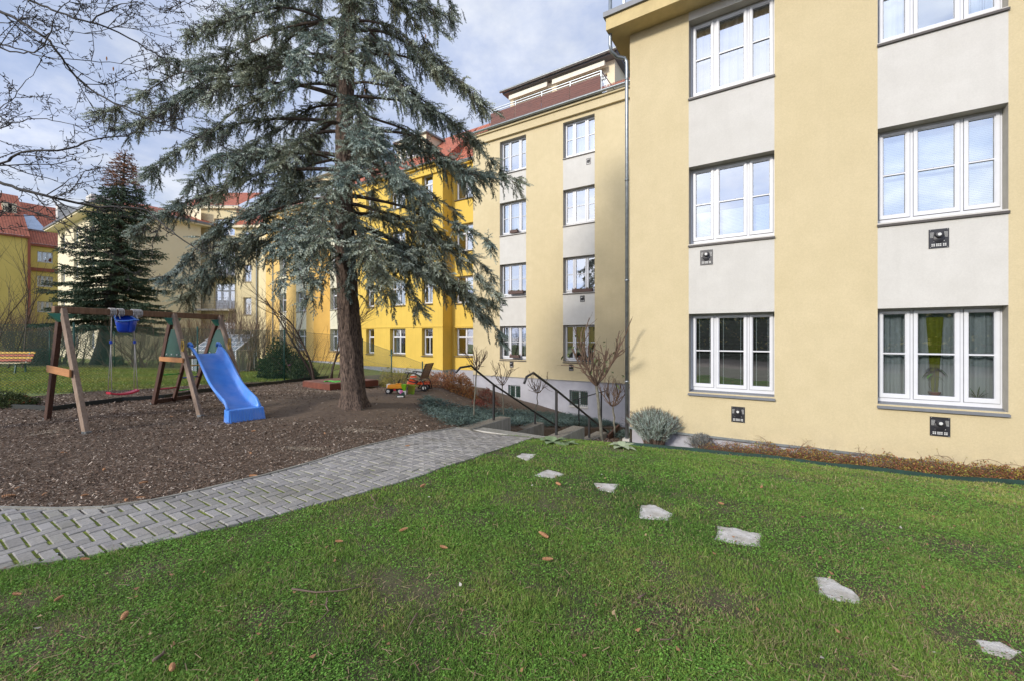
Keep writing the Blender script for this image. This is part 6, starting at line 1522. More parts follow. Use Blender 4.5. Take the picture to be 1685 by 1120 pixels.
def lerp(a, b, t): return a+(b-a)*t
def on_leg(c, foot, z): t = (z-c.z)/(foot.z-c.z); return lerp(c, foot, t)
# cross boards
z = -.62; a, b = on_leg(m1, ft1, z), on_leg(m1, bk1, z+.03); e = (b-a).normalized()
mb = MB(); mb.bar(lo(a-e*.02-bd*.07), lo(b+e*.05-bd*.07), .03, .13, ext=.05); mb.build('cross_board', M['wood_orange'], sw, bevel=.004)
zp = -.44
for c, f_, b_ in ((m2, ft2, bk2), (m3b, ft3, bk3)):
    a, b = on_leg(c, f_, zp-.05), on_leg(c, b_, zp-.05); mb = MB(); mb.bar(lo(a-bd*.06), lo(b-bd*.06), .03, .10, ext=.05); mb.build('cross_board', M['wood_orange'], sw, bevel=.004)
A2, B2 = on_leg(m2, ft2, zp), on_leg(m2, bk2, zp); A3, B3 = on_leg(m3b, ft3, zp), on_leg(m3b, bk3, zp)
mb = MB()
for i in range(9):
    t0 = i/9+.01; t1 = (i+1)/9-.01; mb.add([lo(lerp(A2, B2, t0)), lo(lerp(A3, B3, t0)), lo(lerp(A3, B3, t1)), lo(lerp(A2, B2, t1))]+[lo(lerp(A2, B2, t0))-Vector((0, 0, .025)), lo(lerp(A3, B3, t0))-Vector((0, 0, .025)), lo(lerp(A3, B3, t1))-Vector((0, 0, .025)), lo(lerp(A2, B2, t1))-Vector((0, 0, .025))],
        [(0, 1, 2, 3), (7, 6, 5, 4), (0, 4, 5, 1), (1, 5, 6, 2), (2, 6, 7, 3), (3, 7, 4, 0)])
mb.build('platform', M['wood_brown'], sw)
# green side panels (triangular) and the back panel
for c, a, b in ((m2, A2, B2), (m3b, A3, B3)):
    top = c+Vector((0, 0, -.22)); th = bd*.006
    pa, pb = lerp(a, top, .02), lerp(b, top, .02); pc, pd = lerp(b, top, .86), lerp(a, top, .86)
    mb = MB(); mb.add([lo(q-th) for q in (pa, pb, pc, pd)]+[lo(q+th) for q in (pa, pb, pc, pd)], [(0, 1, 2, 3), (7, 6, 5, 4), (0, 4, 5, 1), (1, 5, 6, 2), (2, 6, 7, 3), (3, 7, 4, 0)]); pn = mb.build('side_panel', M['green_tarp'], sw)
    mb = MB()
    for t in (.08, .3, .55, .8): q = lerp(pa, pb, t)+Vector((0, 0, .05)); mb.box(tuple(lo(q)-bd*.02-Vector((.012, .012, .012))), tuple(lo(q)-bd*.02+Vector((.012, .012, .012))))
    mb.build('bolts', M['white_plastic'], pn)
# ladder at the back
lb0, lb1 = bk2, bk3; lt0, lt1 = on_leg(m2, bk2, zp), on_leg(m3b, bk3, zp); lm, ltm = lerp(lb0, lb1, .5), lerp(lt0, lt1, .5)
mb = MB(); mb.bar(lo(lm), lo(ltm), .07, .07, up=tuple(bd)); mb.build('ladder_post', M['wood_dark'], sw, bevel=.006)
mb = MB(); mb.bar(lo(lb0+Vector((0, 0, .06))), lo(lb1+Vector((0, 0, .06))), .06, .10); mb.build('ladder_base', M['wood_dark'], sw, bevel=.006)
for s0, s1, t, m in ((0, 1, .62, 'green_plastic'), (0, 1, .32, 'red_plastic'), (1, 2, .78, 'yellow_plastic'), (1, 2, .52, 'blue_plastic'), (1, 2, .24, 'green_plastic')):
    P0 = [lb0, lm, lb1]; P1 = [lt0, ltm, lt1]; mb = MB(); mb.tube([lo(lerp(P0[s0], P1[s0], t)), lo(lerp(P0[s1], P1[s1], t))], .016, 8); mb.build('rung', M[m], sw, smooth=True)
# yellow hexagonal hand grips
for q0 in (lerp(A2, A3, -.02)+Vector((0, 0, .26)), lerp(A2, A3, .98)+Vector((0, 0, .28))):
    fd = (ft2-bk2); fd.z = 0; fd.normalize(); pts = [lo(q0)+fd*(.11*math.cos(k*math.pi/3))*.6+Vector((0, 0, 1))*(.13*math.sin(k*math.pi/3))-bd*.02 for k in range(7)]
    mb = MB(); mb.tube(pts, .013, 6, mi=0); mb.build('hand_grip', M['yellow_plastic'], sw, smooth=True)
# slide: a wavy trough with rolled rims
s_top = V3(-7.02, 9.72, -.36); s_bot = G(-5.28, 8.40)+Vector((0, 0, .06)); wd = (V3(-5.13, 8.66, 0)-V3(-5.42, 8.20, 0)).normalized()
fd = (s_bot-s_top); fd.z = 0; LS = fd.length; fd.normalize(); wd = (wd-fd*wd.dot(fd)).normalized()
prof = [(-.30, .17), (-.292, .185), (-.272, .19), (-.258, .178), (-.25, .15), (-.215, .02), (-.20, 0.0), (0, -.006), (.20, 0), (.215, .02), (.25, .15), (.258, .178), (.272, .19), (.292, .185), (.30, .17)]
ns = 34; vs = []; K = len(prof)
def slide_c(t):
    z = s_top.z + (s_bot.z+.06-s_top.z)*(t**1.05) + .085*math.sin(t*2*math.pi*1.15+.35)*(1-.25*t) - .028
    if t > .90: z = max(z, s_bot.z+.06)
    return s_top + fd*(LS*t) + Vector((0, 0, z-s_top.z))
for i in range(ns):
    t = i/(ns-1); c = slide_c(t); hs = 1.0 if t < .93 else 1.0-(t-.93)/.07*.45
    for a, b in prof: vs.append(lo(c + wd*a*1.02 + Vector((0, 0, b*hs))))
for i in range(ns):                # outer skin, offset down
    t = i/(ns-1); c = slide_c(t); hs = 1.0 if t < .93 else 1.0-(t-.93)/.07*.45
    for a, b in prof: vs.append(lo(c + wd*a*1.06 + Vector((0, 0, b*hs-.014 if b > .1 else b-.022))))
fs = []
for i in range(ns-1):
    for j in range(K-1):
        fs.append((i*K+j, i*K+j+1, (i+1)*K+j+1, (i+1)*K+j)); o_ = ns*K; fs.append((o_+(i+1)*K+j, o_+(i+1)*K+j+1, o_+i*K+j+1, o_+i*K+j))
    for j in (0, K-1): fs.append((i*K+j, (i+1)*K+j, ns*K+(i+1)*K+j, ns*K+i*K+j))
for i in (0, ns-1):
    for j in range(K-1): fs.append((i*K+j, i*K+j+1, ns*K+i*K+j+1, ns*K+i*K+j))
mb = MB(); mb.add(vs, fs); sl = mb.build('slide', M['slide_blue'], sw, smooth=True)
c = slide_c(1.0); mb = MB(); g_ = s_bot.z-.06
mb.add([lo(c+wd*x+fd*y+Vector((0, 0, zz-c.z))) for x, y, zz in ((-.31, -.12, c.z+.09), (.31, -.12, c.z+.09), (.31, .10, c.z+.085), (-.31, .10, c.z+.085), (-.32, -.12, g_-.03), (.32, -.12, g_-.03), (.33, .15, g_-.03), (-.33, .15, g_-.03))],
       [(2, 3, 7, 6), (0, 3, 2, 1), (0, 4, 7, 3), (1, 2, 6, 5)])
for k in range(13): 
    x = -.29+.58*k/12; mb.bar(lo(c+wd*x+fd*.105+Vector((0, 0, .075))), lo(c+wd*x+fd*.15+Vector((0, 0, g_+.01-c.z))), .014, .014)
mb.build('slide_foot', M['slide_blue'], sl)
c0 = slide_c(0); mb = MB()
for s_ in (-1, 1): mb.tube([lo(c0+wd*.275*s_+fd*.12+Vector((0, 0, .17))), lo(c0+wd*.275*s_+fd*.02+Vector((0, 0, .225))), lo(c0+wd*.275*s_-fd*.06+Vector((0, 0, .235))), lo(c0+wd*.275*s_-fd*.10+Vector((0, 0, .15)))], .032, 8)
mb.build('slide_top_rim', M['slide_blue'], sl, smooth=True)

# ---- the two hanging swings
def beam_pt(px): 
    best = min((abs((lambda p: 842+F*((CT*p.x+ST*p.y)/(-ST*p.x+CT*p.y)))(m1+bd*(i*.005))-px), i) for i in range(620)); return m1+bd*(best[1]*.005)
pa, pb = beam_pt(183.5), beam_pt(220)
def coil(mb, p, O2, off_=0):
    for k in range(4):
        q = p+bd*(off_+.028*k-.04); pts = [q+Vector((0, 0, .0))+(Vector((fdb.x, fdb.y, 0))*.068*math.cos(a))+Vector((0, 0, .075*math.sin(a))) for a in [j*math.pi/6 for j in range(13)]]; mb.tube([x-O2 for x in pts], .011, 6)
fdb = Vector((bd.y, -bd.x, 0)).normalized()
pm = (pa+pb)/2; ss = Vector((pm.x, pm.y, 0)); 
Yp = -ST*pm.x+CT*pm.y
seat_z = -(646-555)*Yp/F; sd_ = bd
mid = Vector((pm.x, pm.y, seat_z)); O2 = mid.copy()
s1 = thing('rope_swing', 'red plastic swing seat hanging on long ropes under the beam', 'swing', tuple(O2))
n = 14; mb = MB(); vs = []
for i in range(n+1):
    t = i/n-.5; x = t*.50; zz = .05*(2*t)**2; wd_ = .085*(1-.25*(abs(2*t))**4)
    for y, h_ in ((-wd_, .0), (wd_, 0), (wd_, -.035), (-wd_, -.035)): vs.append(sd_*x+fdb*y+Vector((0, 0, zz+h_)))
fs = [(i*4+j, i*4+(j+1) % 4, (i+1)*4+(j+1) % 4, (i+1)*4+j) for i in range(n) for j in range(4)]+[(0, 1, 2, 3), (n*4+3, n*4+2, n*4+1, n*4)]
mb.add(vs, fs); mb.build('seat', M['red_plastic'], s1, bevel=.006)
for s_, p in ((-1, pa), (1, pb)):
    mb = MB(); at0 = O2+sd_*(.225*s_); kn = Vector((p.x, p.y, lerp(at0, p, .52).z))
    kn = lerp(at0+Vector((0, 0, .05)), p, .62)
    mb.tube([Vector((0, 0, 0))+p-O2, kn-O2], .009, 6); mb.tube([kn-O2, at0+fdb*.06-O2+Vector((0, 0, .03))], .007, 6); mb.tube([kn-O2, at0-fdb*.06-O2+Vector((0, 0, .03))], .007, 6)
    coil(mb, p, O2, -.03*s_*0); mb.build('rope', M['rope'], s1, smooth=True)
    mb = MB(); mb.lathe(kn-O2, [(.012, -.03), (.026, -.02), (.026, .03), (.012, .04)], 8); mb.build('clamp', M['blue_plastic'], s1)
# baby seat pulled up close under the beam
pc = beam_pt(202); O3 = Vector((pc.x, pc.y, 0)); Yp = -ST*pc.x+CT*pc.y; O3.z = -(543-555)*Yp/F; O3 += fdb*.10
s2 = thing('baby_swing', 'blue bucket seat baby swing tied up high under the beam', 'baby swing', tuple(O3))
mb = MB(); n = 20; rings = [(.11, -.06, .085), (.145, -.02, .11), (.165, .09, .125), (.19, .19, .14)]; vs = []
for r_, zz, ry_ in rings:
    for j in range(n):
        a = 2*math.pi*j/n; back = .15*max(0, -math.sin(a))*(1 if zz > .15 else 0); vs.append(bd*(r_*math.cos(a))+fdb*(ry_*math.sin(a))+Vector((0, 0, zz+back)))
for r_, zz, ry_ in rings[::-1]:
    for j in range(n):
        a = 2*math.pi*j/n; back = .15*max(0, -math.sin(a))*(1 if zz > .15 else 0); vs.append(bd*((r_-.012)*math.cos(a))+fdb*((ry_-.012)*math.sin(a))+Vector((0, 0, zz+back+.006)))
R_ = len(rings)*2; fs = [(i*n+j, i*n+(j+1) % n, (i+1)*n+(j+1) % n, (i+1)*n+j) for i in range(R_-1) for j in range(n)]+[tuple(range(n))[::-1], tuple((R_-1)*n+j for j in range(n))]
mb.add(vs, fs); bs = mb.build('bucket', M['blue_plastic'], s2, smooth=True)
mb = MB(); mb.tube([bd*(.19*math.cos(a))+fdb*(.15*math.sin(a)+.02)+Vector((0, 0, .19+.02*math.sin(a*2)+.15*max(0, -math.sin(a)))) for a in [j*math.pi/10 for j in range(21)]], .014, 8); mb.build('rim', M['slide_blue'], bs, smooth=True)
mb = MB(); mb.bar(fdb*.125+Vector((0, 0, -.04)), fdb*.155+Vector((0, 0, .185)), .045, .03); mb.build('front_strap', M['blue_plastic'], bs)
for s_, px in ((-1, 186), (1, 217)):
    p = beam_pt(px)+bd*.05; mb = MB(); mb.tube([p-O3, bd*(.185*s_)+Vector((0, 0, .24))], .008, 6); coil(mb, p, O3, .06); mb.tube([p+bd*.03-O3, bd*(.15*s_)+fdb*.09+Vector((0, 0, .22))], .007, 6); mb.build('rope', M['rope'], s2, smooth=True)

# ---- stairs
u_l, u_r = -5.70, -4.10; th = .32
def box_thing(): pass
st = thing('staircase', 'exposed aggregate garden steps with stepped concrete side walls', 'staircase', (-4.9, S0, -1.97)); So = Vector((-4.9, S0, -1.97))
for i in range(11):
    z1 = -1.985-.165*i; y0 = S0+.02+.30*i; mb = MB(); mb.box((u_l+.001, y0-.02, z1-.35), (u_r-.001, y0+.31, z1)); mb.v = [tuple(Vector(v)-So) for v in mb.v]
    mb.build('step', M['gravel'] if i else M['concrete'], st, bevel=.008)
mb = MB(); mb.box((u_l, S0+3.30, -4.3), (u_r, 17.6, -3.83)); mb.v = [tuple(Vector(v)-So) for v in mb.v]; mb.build('lower_landing', M['concrete'], st)
def cheek(x0, x1, y0, y1, ztop, zbot):
    mb = MB(); mb.box((x0, y0, zbot), (x1, y1, ztop)); mb.v = [tuple(Vector(v)-So) for v in mb.v]; o = mb.build('side_wall', M['concrete'], st, bevel=.012)
    mb = MB(); nx, ny = 5, max(3, int((y1-y0)/.06)); r = random.Random(int(y0*10)); vs = []
    for i in range(nx+1):
        for j in range(ny+1):
            e = (i in (0, nx) or j in (0, ny)); vs.append(Vector((x0+.012+(x1-x0-.024)*i/nx, y0+.012+(y1-y0-.024)*j/ny, ztop+(.002 if e else r.uniform(.004, .014))))-So)
    mb.add(vs, [(i*(ny+1)+j, (i+1)*(ny+1)+j, (i+1)*(ny+1)+j+1, i*(ny+1)+j+1) for i in range(nx) for j in range(ny)]); mb.build('aggregate_top', M['gravel'], o)
zt = -1.955
cheek(u_l-th, u_l, 7.10, 8.72, zt+.01, -4.0); cheek(u_l-th, u_l, 8.74, 10.42, -2.36, -4.2); cheek(u_l-th, u_l, 10.44, 12.3, -2.95, -4.3); cheek(u_l-th, u_l, 12.32, 14, -3.45, -4.4)
cheek(u_r, u_r+th*.9, 7.42, 8.84, -1.985, -4.0); cheek(u_r, u_r+th*.9, 8.86, 10.25, -2.37, -4.2); cheek(u_r, u_r+th*.9, 10.27, 12.2, -2.95, -4.3)
mb = MB(); mb.box((u_l+.002, 7.215, -2.1), (u_r-.002, 7.245, -1.972)); mb.v = [tuple(Vector(v)-So) for v in mb.v]; mb.build('nosing', M['concrete_light'], st, bevel=.01)
mb = MB(); vs = []; ny = 5; nx = 14; r = random.Random(2)
for i in range(nx+1):
    for j in range(ny+1):
        x = u_l-.25+(u_r+.05-(u_l-.25))*i/nx; y = 7.02+.19*j/ny; vs.append(Vector((x, y, tz(x, y)+.014+r.uniform(0, .008)))-So)
mb.add(vs, [(i*(ny+1)+j, (i+1)*(ny+1)+j, (i+1)*(ny+1)+j+1, i*(ny+1)+j+1) for i in range(nx) for j in range(ny)]); mb.build('gravel_strip', M['gravel'], st)
# handrails
def rail(label, path, posts, r_=.021):
    o0 = Vector(posts[0][0]); o0.z = posts[0][2]; o = thing('handrail', label, 'handrail', tuple(o0)); mb = MB(); mb.tube([Vector(p)-o0 for p in path], r_, 10); mb.build('rail', M['black_metal'], o, smooth=True)
    for (x, y), zt_, zb_ in posts: pass
    return o, o0
def rail2(label, path, posts, r_=.023):
    b0 = posts[0][0]; o0 = Vector(b0); o = thing('handrail', label, 'handrail', tuple(o0)); mb = MB(); mb.tube([Vector(p)-o0 for p in path], r_, 10); mb.build('rail', M['black_metal'], o, smooth=True)
    for b, t in posts: mb = MB(); mb.bar(Vector(b)-o0, Vector(t)-o0, .042, .042, up=(0, 1, 0)); mb.build('post', M['black_metal'], o)
    return o
ul = u_l-.11; ur = u_r+.14
pz = lambda px, py, u: on_u(px, py, u)
L = [pz(750, 612, ul), pz(757, 604, ul), pz(775, 601, ul), pz(786, 611, ul), pz(812, 632, ul), pz(880, 677.5, ul), pz(918, 701, ul), pz(940, 715, ul)]
pst = [pz(812, 690, ul), pz(880, 700, ul)]
ptop = [pz(812, 632, ul), pz(880, 677, ul)]
rail2('left black handrail of the garden steps with bent upper end', L, [(Vector((ul, ptop[0].y, zt)), ptop[0]), (Vector((ul, ptop[1].y, -2.37)), ptop[1])])
Rr = [pz(862, 630, ur), pz(866, 619, ur), pz(877, 612.5, ur), pz(915, 641, ur), pz(969, 685.5, ur), pz(1004, 714, ur), pz(1012, 721, ur)]
tp = [pz(915, 641, ur), pz(969, 685.5, ur)]
rail2('right black handrail of the garden steps with bent upper end', Rr, [(Vector((ur, tp[0].y, -1.99)), tp[0]), (Vector((ur, tp[1].y, -2.38)), tp[1])])
D = 14.6/F
a, b = at(943, 657.5, D), at(998, 641.5, D*1.03); pA, pB = at(952, 655, D), at(989, 644, D*1.02)
rail2('short dark green handrail further down in front of the basement window', [a, b], [(Vector((pA.x, pA.y, tz(pA.x, pA.y)-.1)), pA), (Vector((pB.x, pB.y, tz(pB.x, pB.y)-.1)), pB)], .016)
mb = MB(); p = at(1000, 722, 10.6/F); q = at(1018, 704, 11.4/F)
pk = thing('timber_edging', 'dark plank edging the small bed beside the drainpipe', 'edging', (p.x, p.y, p.z)); mb.bar(Vector((0, 0, 0)), q-p, .05, .22); mb.build('plank', M['wood_dark'], pk)

# ---- edging strips
def strip(name, pts, h, m, label, thick=.02, sink=.05):
    o0 = Vector((*pts[0], tz(*pts[0]))); mb = MB(); P = []
    for (x0, y0), (x1, y1) in zip(pts[:-1], pts[1:]):
        n = max(1, int(math.hypot(x1-x0, y1-y0)/.25))
        for i in range(n): P.append((x0+(x1-x0)*i/n, y0+(y1-y0)*i/n))
    P.append(pts[-1]); vs = []
    r = random.Random(4)
    for i, (x, y) in enumerate(P):
        a = P[max(0, i-1)]; b = P[min(len(P)-1, i+1)]; dx, dy = b[0]-a[0], b[1]-a[1]; l = math.hypot(dx, dy); nx, ny = -dy/l*thick/2, dx/l*thick/2; z = tz(x, y)
        w_ = r.uniform(-.008, .008)
        for sx, zz in ((-1, -sink), (-1, h+w_), (1, h+w_), (1, -sink)): vs.append(Vector((x+nx*sx, y+ny*sx, z+zz))-o0)
    fs = [(i*4+j, i*4+(j+1) % 4, (i+1)*4+(j+1) % 4, (i+1)*4+j) for i in range(len(P)-1) for j in range(4)]+[(0, 1, 2, 3)]
    mb.add(vs, fs); o = mb.build(name, M[m], loc=o0); tag(o, label, 'edging')
strip('lawn_edging', [(-2.95, 9.0), (-1.2, 9.03), (1.4, 8.98), (4.2, 9.0), (8, 9.0)], .075, 'edging_green', 'dark green plastic lawn edging along the flower bed of the near building')
ep = [gh(*p) for p in ((20, 672), (80, 676), (140, 668), (200, 660), (270, 655), (330, 645), (400, 637), (470, 629), (540, 621))]
strip('playground_edging', [(p.x, p.y) for p in ep], .11, 'edging_black', 'black plastic edging between playground mulch and fence', thick=.04)
# ---- near chain link fence
def fence(label, pts, mesh_h, group='chain link fences', wire=.0042, cell=.075):
    """pts: list of (x, y, ztop, zbase)"""
    o0 = Vector((pts[0][0], pts[0][1], pts[0][3])); fo = thing('chain_link_fence', label, 'fence', tuple(o0), group=None)
    for x, y, zt_, zb_ in pts: mb = MB(); mb.tube([Vector((x, y, zb_-.1))-o0, Vector((x, y, zt_+.05))-o0], .026, 8); mb.lathe(Vector((x, y, zt_+.05))-o0, [(.03, 0), (.03, .015), (.01, .03)], 8); mb.build('post', M['green_metal'], fo, smooth=True)
    ls = []
    for (x0, y0, t0, b0), (x1, y1, t1, b1) in zip(pts[:-1], pts[1:]):
        a = np.array([x0, y0]); d = np.array([x1-x0, y1-y0]); L = np.hypot(*d)
        P3 = lambda s, f: np.array([x0+d[0]*s, y0+d[1]*s, (b0+.03+(b1-b0)*s)*(1-f)+(t0+(t1-t0)*s)*f])
        for f in (0, .5, 1): ls.append((np.array([P3(0, f), P3(.5, f)-[0, 0, .012 if f else 0], P3(1, f)]), np.full(3, wire*1.3)))
        H = ((t0-b0)+(t1-b1))/2; m = int((L+H)/cell)
        for k in range(m):
            s0 = k*cell-H
            lo_s, hi_s = max(0, s0), min(L, s0+H)
            if hi_s-lo_s < .02: continue
            f0, f1 = (lo_s-s0)/H, (hi_s-s0)/H; ls.append((np.array([P3(lo_s/L, f0), P3(hi_s/L, f1)]), np.full(2, wire))); ls.append((np.array([P3(lo_s/L, 1-f0), P3(hi_s/L, 1-f1)]), np.full(2, wire)))
    V, Fa = tubes_np([(p-np.array(o0), r) for p, r in ls], 3); np_mesh('wire_mesh', V, Fa, M['green_metal'], fo)
def post_at(px, dist, h): b = at(px, 600, dist/F); zb = tz(b.x, b.y); return (b.x, b.y, zb+h, zb)
fence('tall green chain link fence running along the back of the playground', [post_at(-200, 9.8, 1.95), post_at(121, 12.4, 1.95), post_at(324.6, 15.2, 1.97), post_at(467.4, 17.5, 2.05), post_at(572, 19.0, 1.9)], 1.9)
def post_z(px, pyt, dist): b = at(px, pyt, dist/F); return (b.x, b.y, b.z, tz(b.x, b.y))
fence('sagging chain link fence with low posts in front of the bright yellow building', [post_z(596, 560, 19.2), post_z(643.7, 577, 17.6), post_z(694.6, 597, 17.2), post_z(735, 612, 16.8)], 1.2)
fence('further green chain link fence across the lawn behind the bench', [post_at(-60, 23.6, 1.95), post_at(81, 24.1, 1.95), post_at(187.6, 24.8, 1.95), post_at(300, 25.6, 1.9), post_at(420, 26.5, 1.9)], 1.9)

# ---- bench with coloured slats behind the fence
bp = at(3, 617, 19.6/F); bz = tz(bp.x, bp.y); bn = thing('park_bench', 'park bench with yellow, red and pale slats behind the fence at the far left', 'bench', (bp.x, bp.y, bz), TH)
for x in (-.9, .9):
    mb = MB(); mb.bar((x, -.28, 0), (x, -.22, .44), .05, .05); mb.bar((x, .16, 0), (x, .14, .44), .05, .05); mb.bar((x, -.30, .44), (x, .22, .44), .05, .05); mb.bar((x, .16, .44), (x, .36, .98), .05, .04); mb.build('leg', M['green_metal'], bn)
for i, m in enumerate(('slat_pale', 'slat_pale', 'slat_pale')): mb = MB(); mb.box((-1.15, -.30+i*.16, .465), (1.15, -.17+i*.16, .50)); mb.build('seat_slat', M[m], bn)
for i, m in enumerate(('slat_red', 'slat_yellow', 'slat_red', 'slat_yellow')): mb = MB(); y = .16+.055*i; mb.box((-1.15, y, .55+.115*i), (1.15, y+.03, .64+.115*i)); mb.build('back_slat', M[m], bn)
# flower pot and small edging plants
p = gh(32, 666); pt = thing('flower_pot', 'terracotta bowl lying tilted beside the black edging', 'flower pot', tuple(p)); mb = MB(); rm = Matrix.Rotation(math.radians(24), 3, 'Y')
pr = [(.10, 0), (.17, .10), (.185, .13), (.185, .15), (.165, .15), (.15, .10), (.09, .02)]; mb.lathe((0, 0, .02), pr, 24); mb.v = [tuple(rm @ Vector(v)) for v in mb.v]; mb.build('bowl', M['terracotta'], pt, smooth=True)

# ---- cold frame / small greenhouse seen through the swing frame
gp = at(352, 600, 22.5/F); gz = tz(gp.x, gp.y); gr = thing('greenhouse', 'small greenhouse with slanted glass roof behind the slide', 'greenhouse', (gp.x, gp.y, gz), TH)
mb = MB(); W2, D2, H1, H2 = 1.15, 1.6, 1.15, 1.95
for x in (-W2, 0, W2):
    for y, h_ in ((0, H1), (D2, H2)): mb.bar((x, y, 0), (x, y, h_), .05, .05)
    mb.bar((x, 0, H1), (x, D2, H2), .05, .05)
for y, h_ in ((0, H1), (D2, H2)):
    for z_ in (.05, h_): mb.bar((-W2, y, z_), (W2, y, z_), .05, .05)
for i in range(1, 6): mb.bar((-W2+W2*2*i/6, 0, H1+.01), (-W2+W2*2*i/6, D2, H2+.01), .03, .03)
for i in (1, 2, 3): mb.bar((-W2, D2*i/4, H1+(H2-H1)*i/4+.015), (W2, D2*i/4, H1+(H2-H1)*i/4+.015), .025, .025)
for x in (-W2, W2):
    for z_ in (.05, H1): mb.bar((x, 0, z_), (x, D2, z_), .04, .04)
mb.build('frame', M['frame_white'], gr)
mat('glass_pale', (.42, .50, .58), scale=3, rough=.15, alpha=.55)
mb = MB(); mb.quad((-W2, 0, H1), (W2, 0, H1), (W2, D2, H2), (-W2, D2, H2)); mb.quad((-W2, 0, .05), (W2, 0, .05), (W2, 0, H1), (-W2, 0, H1)); mb.quad((W2, 0, .05), (W2, D2, .05), (W2, D2, H2), (W2, 0, H1)); mb.quad((-W2, D2, .05), (-W2, 0, .05), (-W2, 0, H1), (-W2, D2, H2)); mb.build('panes', M['glass_pale'], gr)

# ---- sandbox
q = [gh(545, 643), gh(621, 636), None, gh(499, 638)]; q[1] = G(-4.92, 15.55); q[0] = G(-6.05, 14.15); q[3] = G(-7.42, 15.15); q[2] = q[1]+q[3]-q[0]
so_ = q[0].copy(); sb = thing('sandbox', 'low red brown wooden sandbox with closed plank lid behind the spruce trunk', 'sandbox', tuple(so_)); H = .20
for i in range(4):
    a, b = q[i]-so_, q[(i+1) % 4]-so_; a = a.copy(); b = b.copy(); a.z = b.z = H/2; mb = MB(); mb.bar(a, b, .05, H, ext=.024); mb.build('side_board', M['wood_sandbox'], sb, bevel=.004)
cen = (q[0]+q[2])/2-so_
for i in range(8):
    mb = MB(); t0, t1 = i/8+.003, (i+1)/8-.003; e = [lerp(q[0], q[3], t0)-so_, lerp(q[0], q[3], t1)-so_, lerp(q[1], q[2], t1)-so_, lerp(q[1], q[2], t0)-so_]
    top = [Vector((v.x, v.y, H+.004+.02+(i % 2)*.004)) for v in e]; bot = [Vector((v.x, v.y, H+.004)) for v in e]; mb.add(top+bot, [(3, 2, 1, 0), (4, 5, 6, 7), (0, 1, 5, 4), (1, 2, 6, 5), (2, 3, 7, 6), (3, 0, 4, 7)]); mb.build('lid_plank', M['wood_cover'], sb)
gt = at(545, 629.5, 14.75/F); gt.z = so_.z+H+.03; tg = thing('sand_toy', 'flat bright green toy rake lying on the sandbox lid', 'toy', tuple(gt), .3); mb = MB()
mb.bar((-.20, 0, .02), (.22, .02, .02), .05, .03); mb.bar((.16, -.16, .02), (.20, .18, .02), .05, .035); mb.bar((-.18, -.14, .02), (-.10, .14, .02), .05, .03)
for k in range(5): mb.bar((.19, -.14+.07*k, .02), (.30, -.13+.07*k, .0), .02, .02)
mb.build('rake', M['green_plastic'], tg, bevel=.006)

# ---- toys under the rocking bench
def wheel(mb, c, r_, wdt, mi_t=0, mi_h=1):
    mb.lathe(c, [(r_*.55, -wdt/2-.002), (r_*.8, -wdt/2), (r_, -wdt*.3), (r_, wdt*.3), (r_*.8, wdt/2), (r_*.55, wdt/2+.002)], 18, mi_t, 'y')
def add_wheel(par, c, r_, wdt):
    mb = MB(); mb.lathe((0, 0, 0), [(r_*.5, -wdt/2), (r_*.85, -wdt/2), (r_, -wdt*.3), (r_, wdt*.3), (r_*.85, wdt/2), (r_*.5, wdt/2)], 18, 0, 'y'); w_ = mb.build('wheel', M['tyre_black'], par, smooth=False, loc=c)
    mb = MB(); mb.lathe((0, 0, 0), [(r_*.52, -wdt/2-.004), (r_*.30, -wdt/2-.010), (r_*.14, -wdt/2-.004)], 14, 0, 'y'); mb.lathe((0, 0, 0), [(r_*.52, wdt/2+.004), (r_*.30, wdt/2+.010), (r_*.14, wdt/2+.004)], 14, 0, 'y'); mb.build('rim', M['white_plastic'], w_)
def rbox(mb, a, b, taper=.85, mi=0):
    x0, y0, z0 = a; x1, y1, z1 = b; cx_, cy_ = (x0+x1)/2, (y0+y1)/2; tp_ = lambda x, y: (cx_+(x-cx_)*taper, cy_+(y-cy_)*taper)
    t = [tp_(x0, y0), tp_(x1, y0), tp_(x1, y1), tp_(x0, y1)]
    mb.add([(x0, y0, z0), (x1, y0, z0), (x1, y1, z0), (x0, y1, z0)]+[(x, y, z1) for x, y in t], [(0, 3, 2, 1), (4, 5, 6, 7), (0, 1, 5, 4), (1, 2, 6, 5), (2, 3, 7, 6), (3, 0, 4, 7)], mi)
def gt_(px, py, lift=0): p = gh(px, py); return p
p = gt_(650, 647); tr = thing('toy_truck', 'yellow orange ride-on toy truck with white hubs left of the rocking bench', 'toy', tuple(p), TH+.02)
mb = MB(); rbox(mb, (-.25, -.10, .17), (.24, .10, .30), .88); rbox(mb, (.0, -.09, .30), (.20, .09, .335), .8); mb.build('body', M['orange_plastic'], tr, bevel=.02)
mb = MB(); rbox(mb, (-.262, -.08, .20), (-.16, .08, .315), .9); mb.build('hood', M['white_plastic'], tr, bevel=.01)
mb = MB(); mb.box((-.22, -.07, .10), (.22, .07, .168)); mb.build('chassis', M['tyre_black'], tr)
mb = MB(); mb.box((-.03, -.105, .11), (.04, -.072, .16)); mb.build('step', M['red_plastic'], tr)
for x in (-.19, .17):
    for y in (-.11, .11): add_wheel(tr, (x, y, .095), .095, .07)
mb = MB(); mb.tube([(.12+.07*math.cos(a)*.4, .07*math.sin(a), .40+.07*math.cos(a)) for a in [k*math.pi/8 for k in range(17)]], .012, 6); mb.tube([(.12, 0, .40), (.06, 0, .30)], .012, 6); mb.build('steering_wheel', M['tyre_black'], tr, smooth=True)
p = gt_(684, 645); tc_ = thing('toy_tractor', 'orange red plastic toy tractor under the rocking bench', 'toy', tuple(p)+() , TH); tc_.location = p+Vector((-ST*.5, CT*.5, 0))
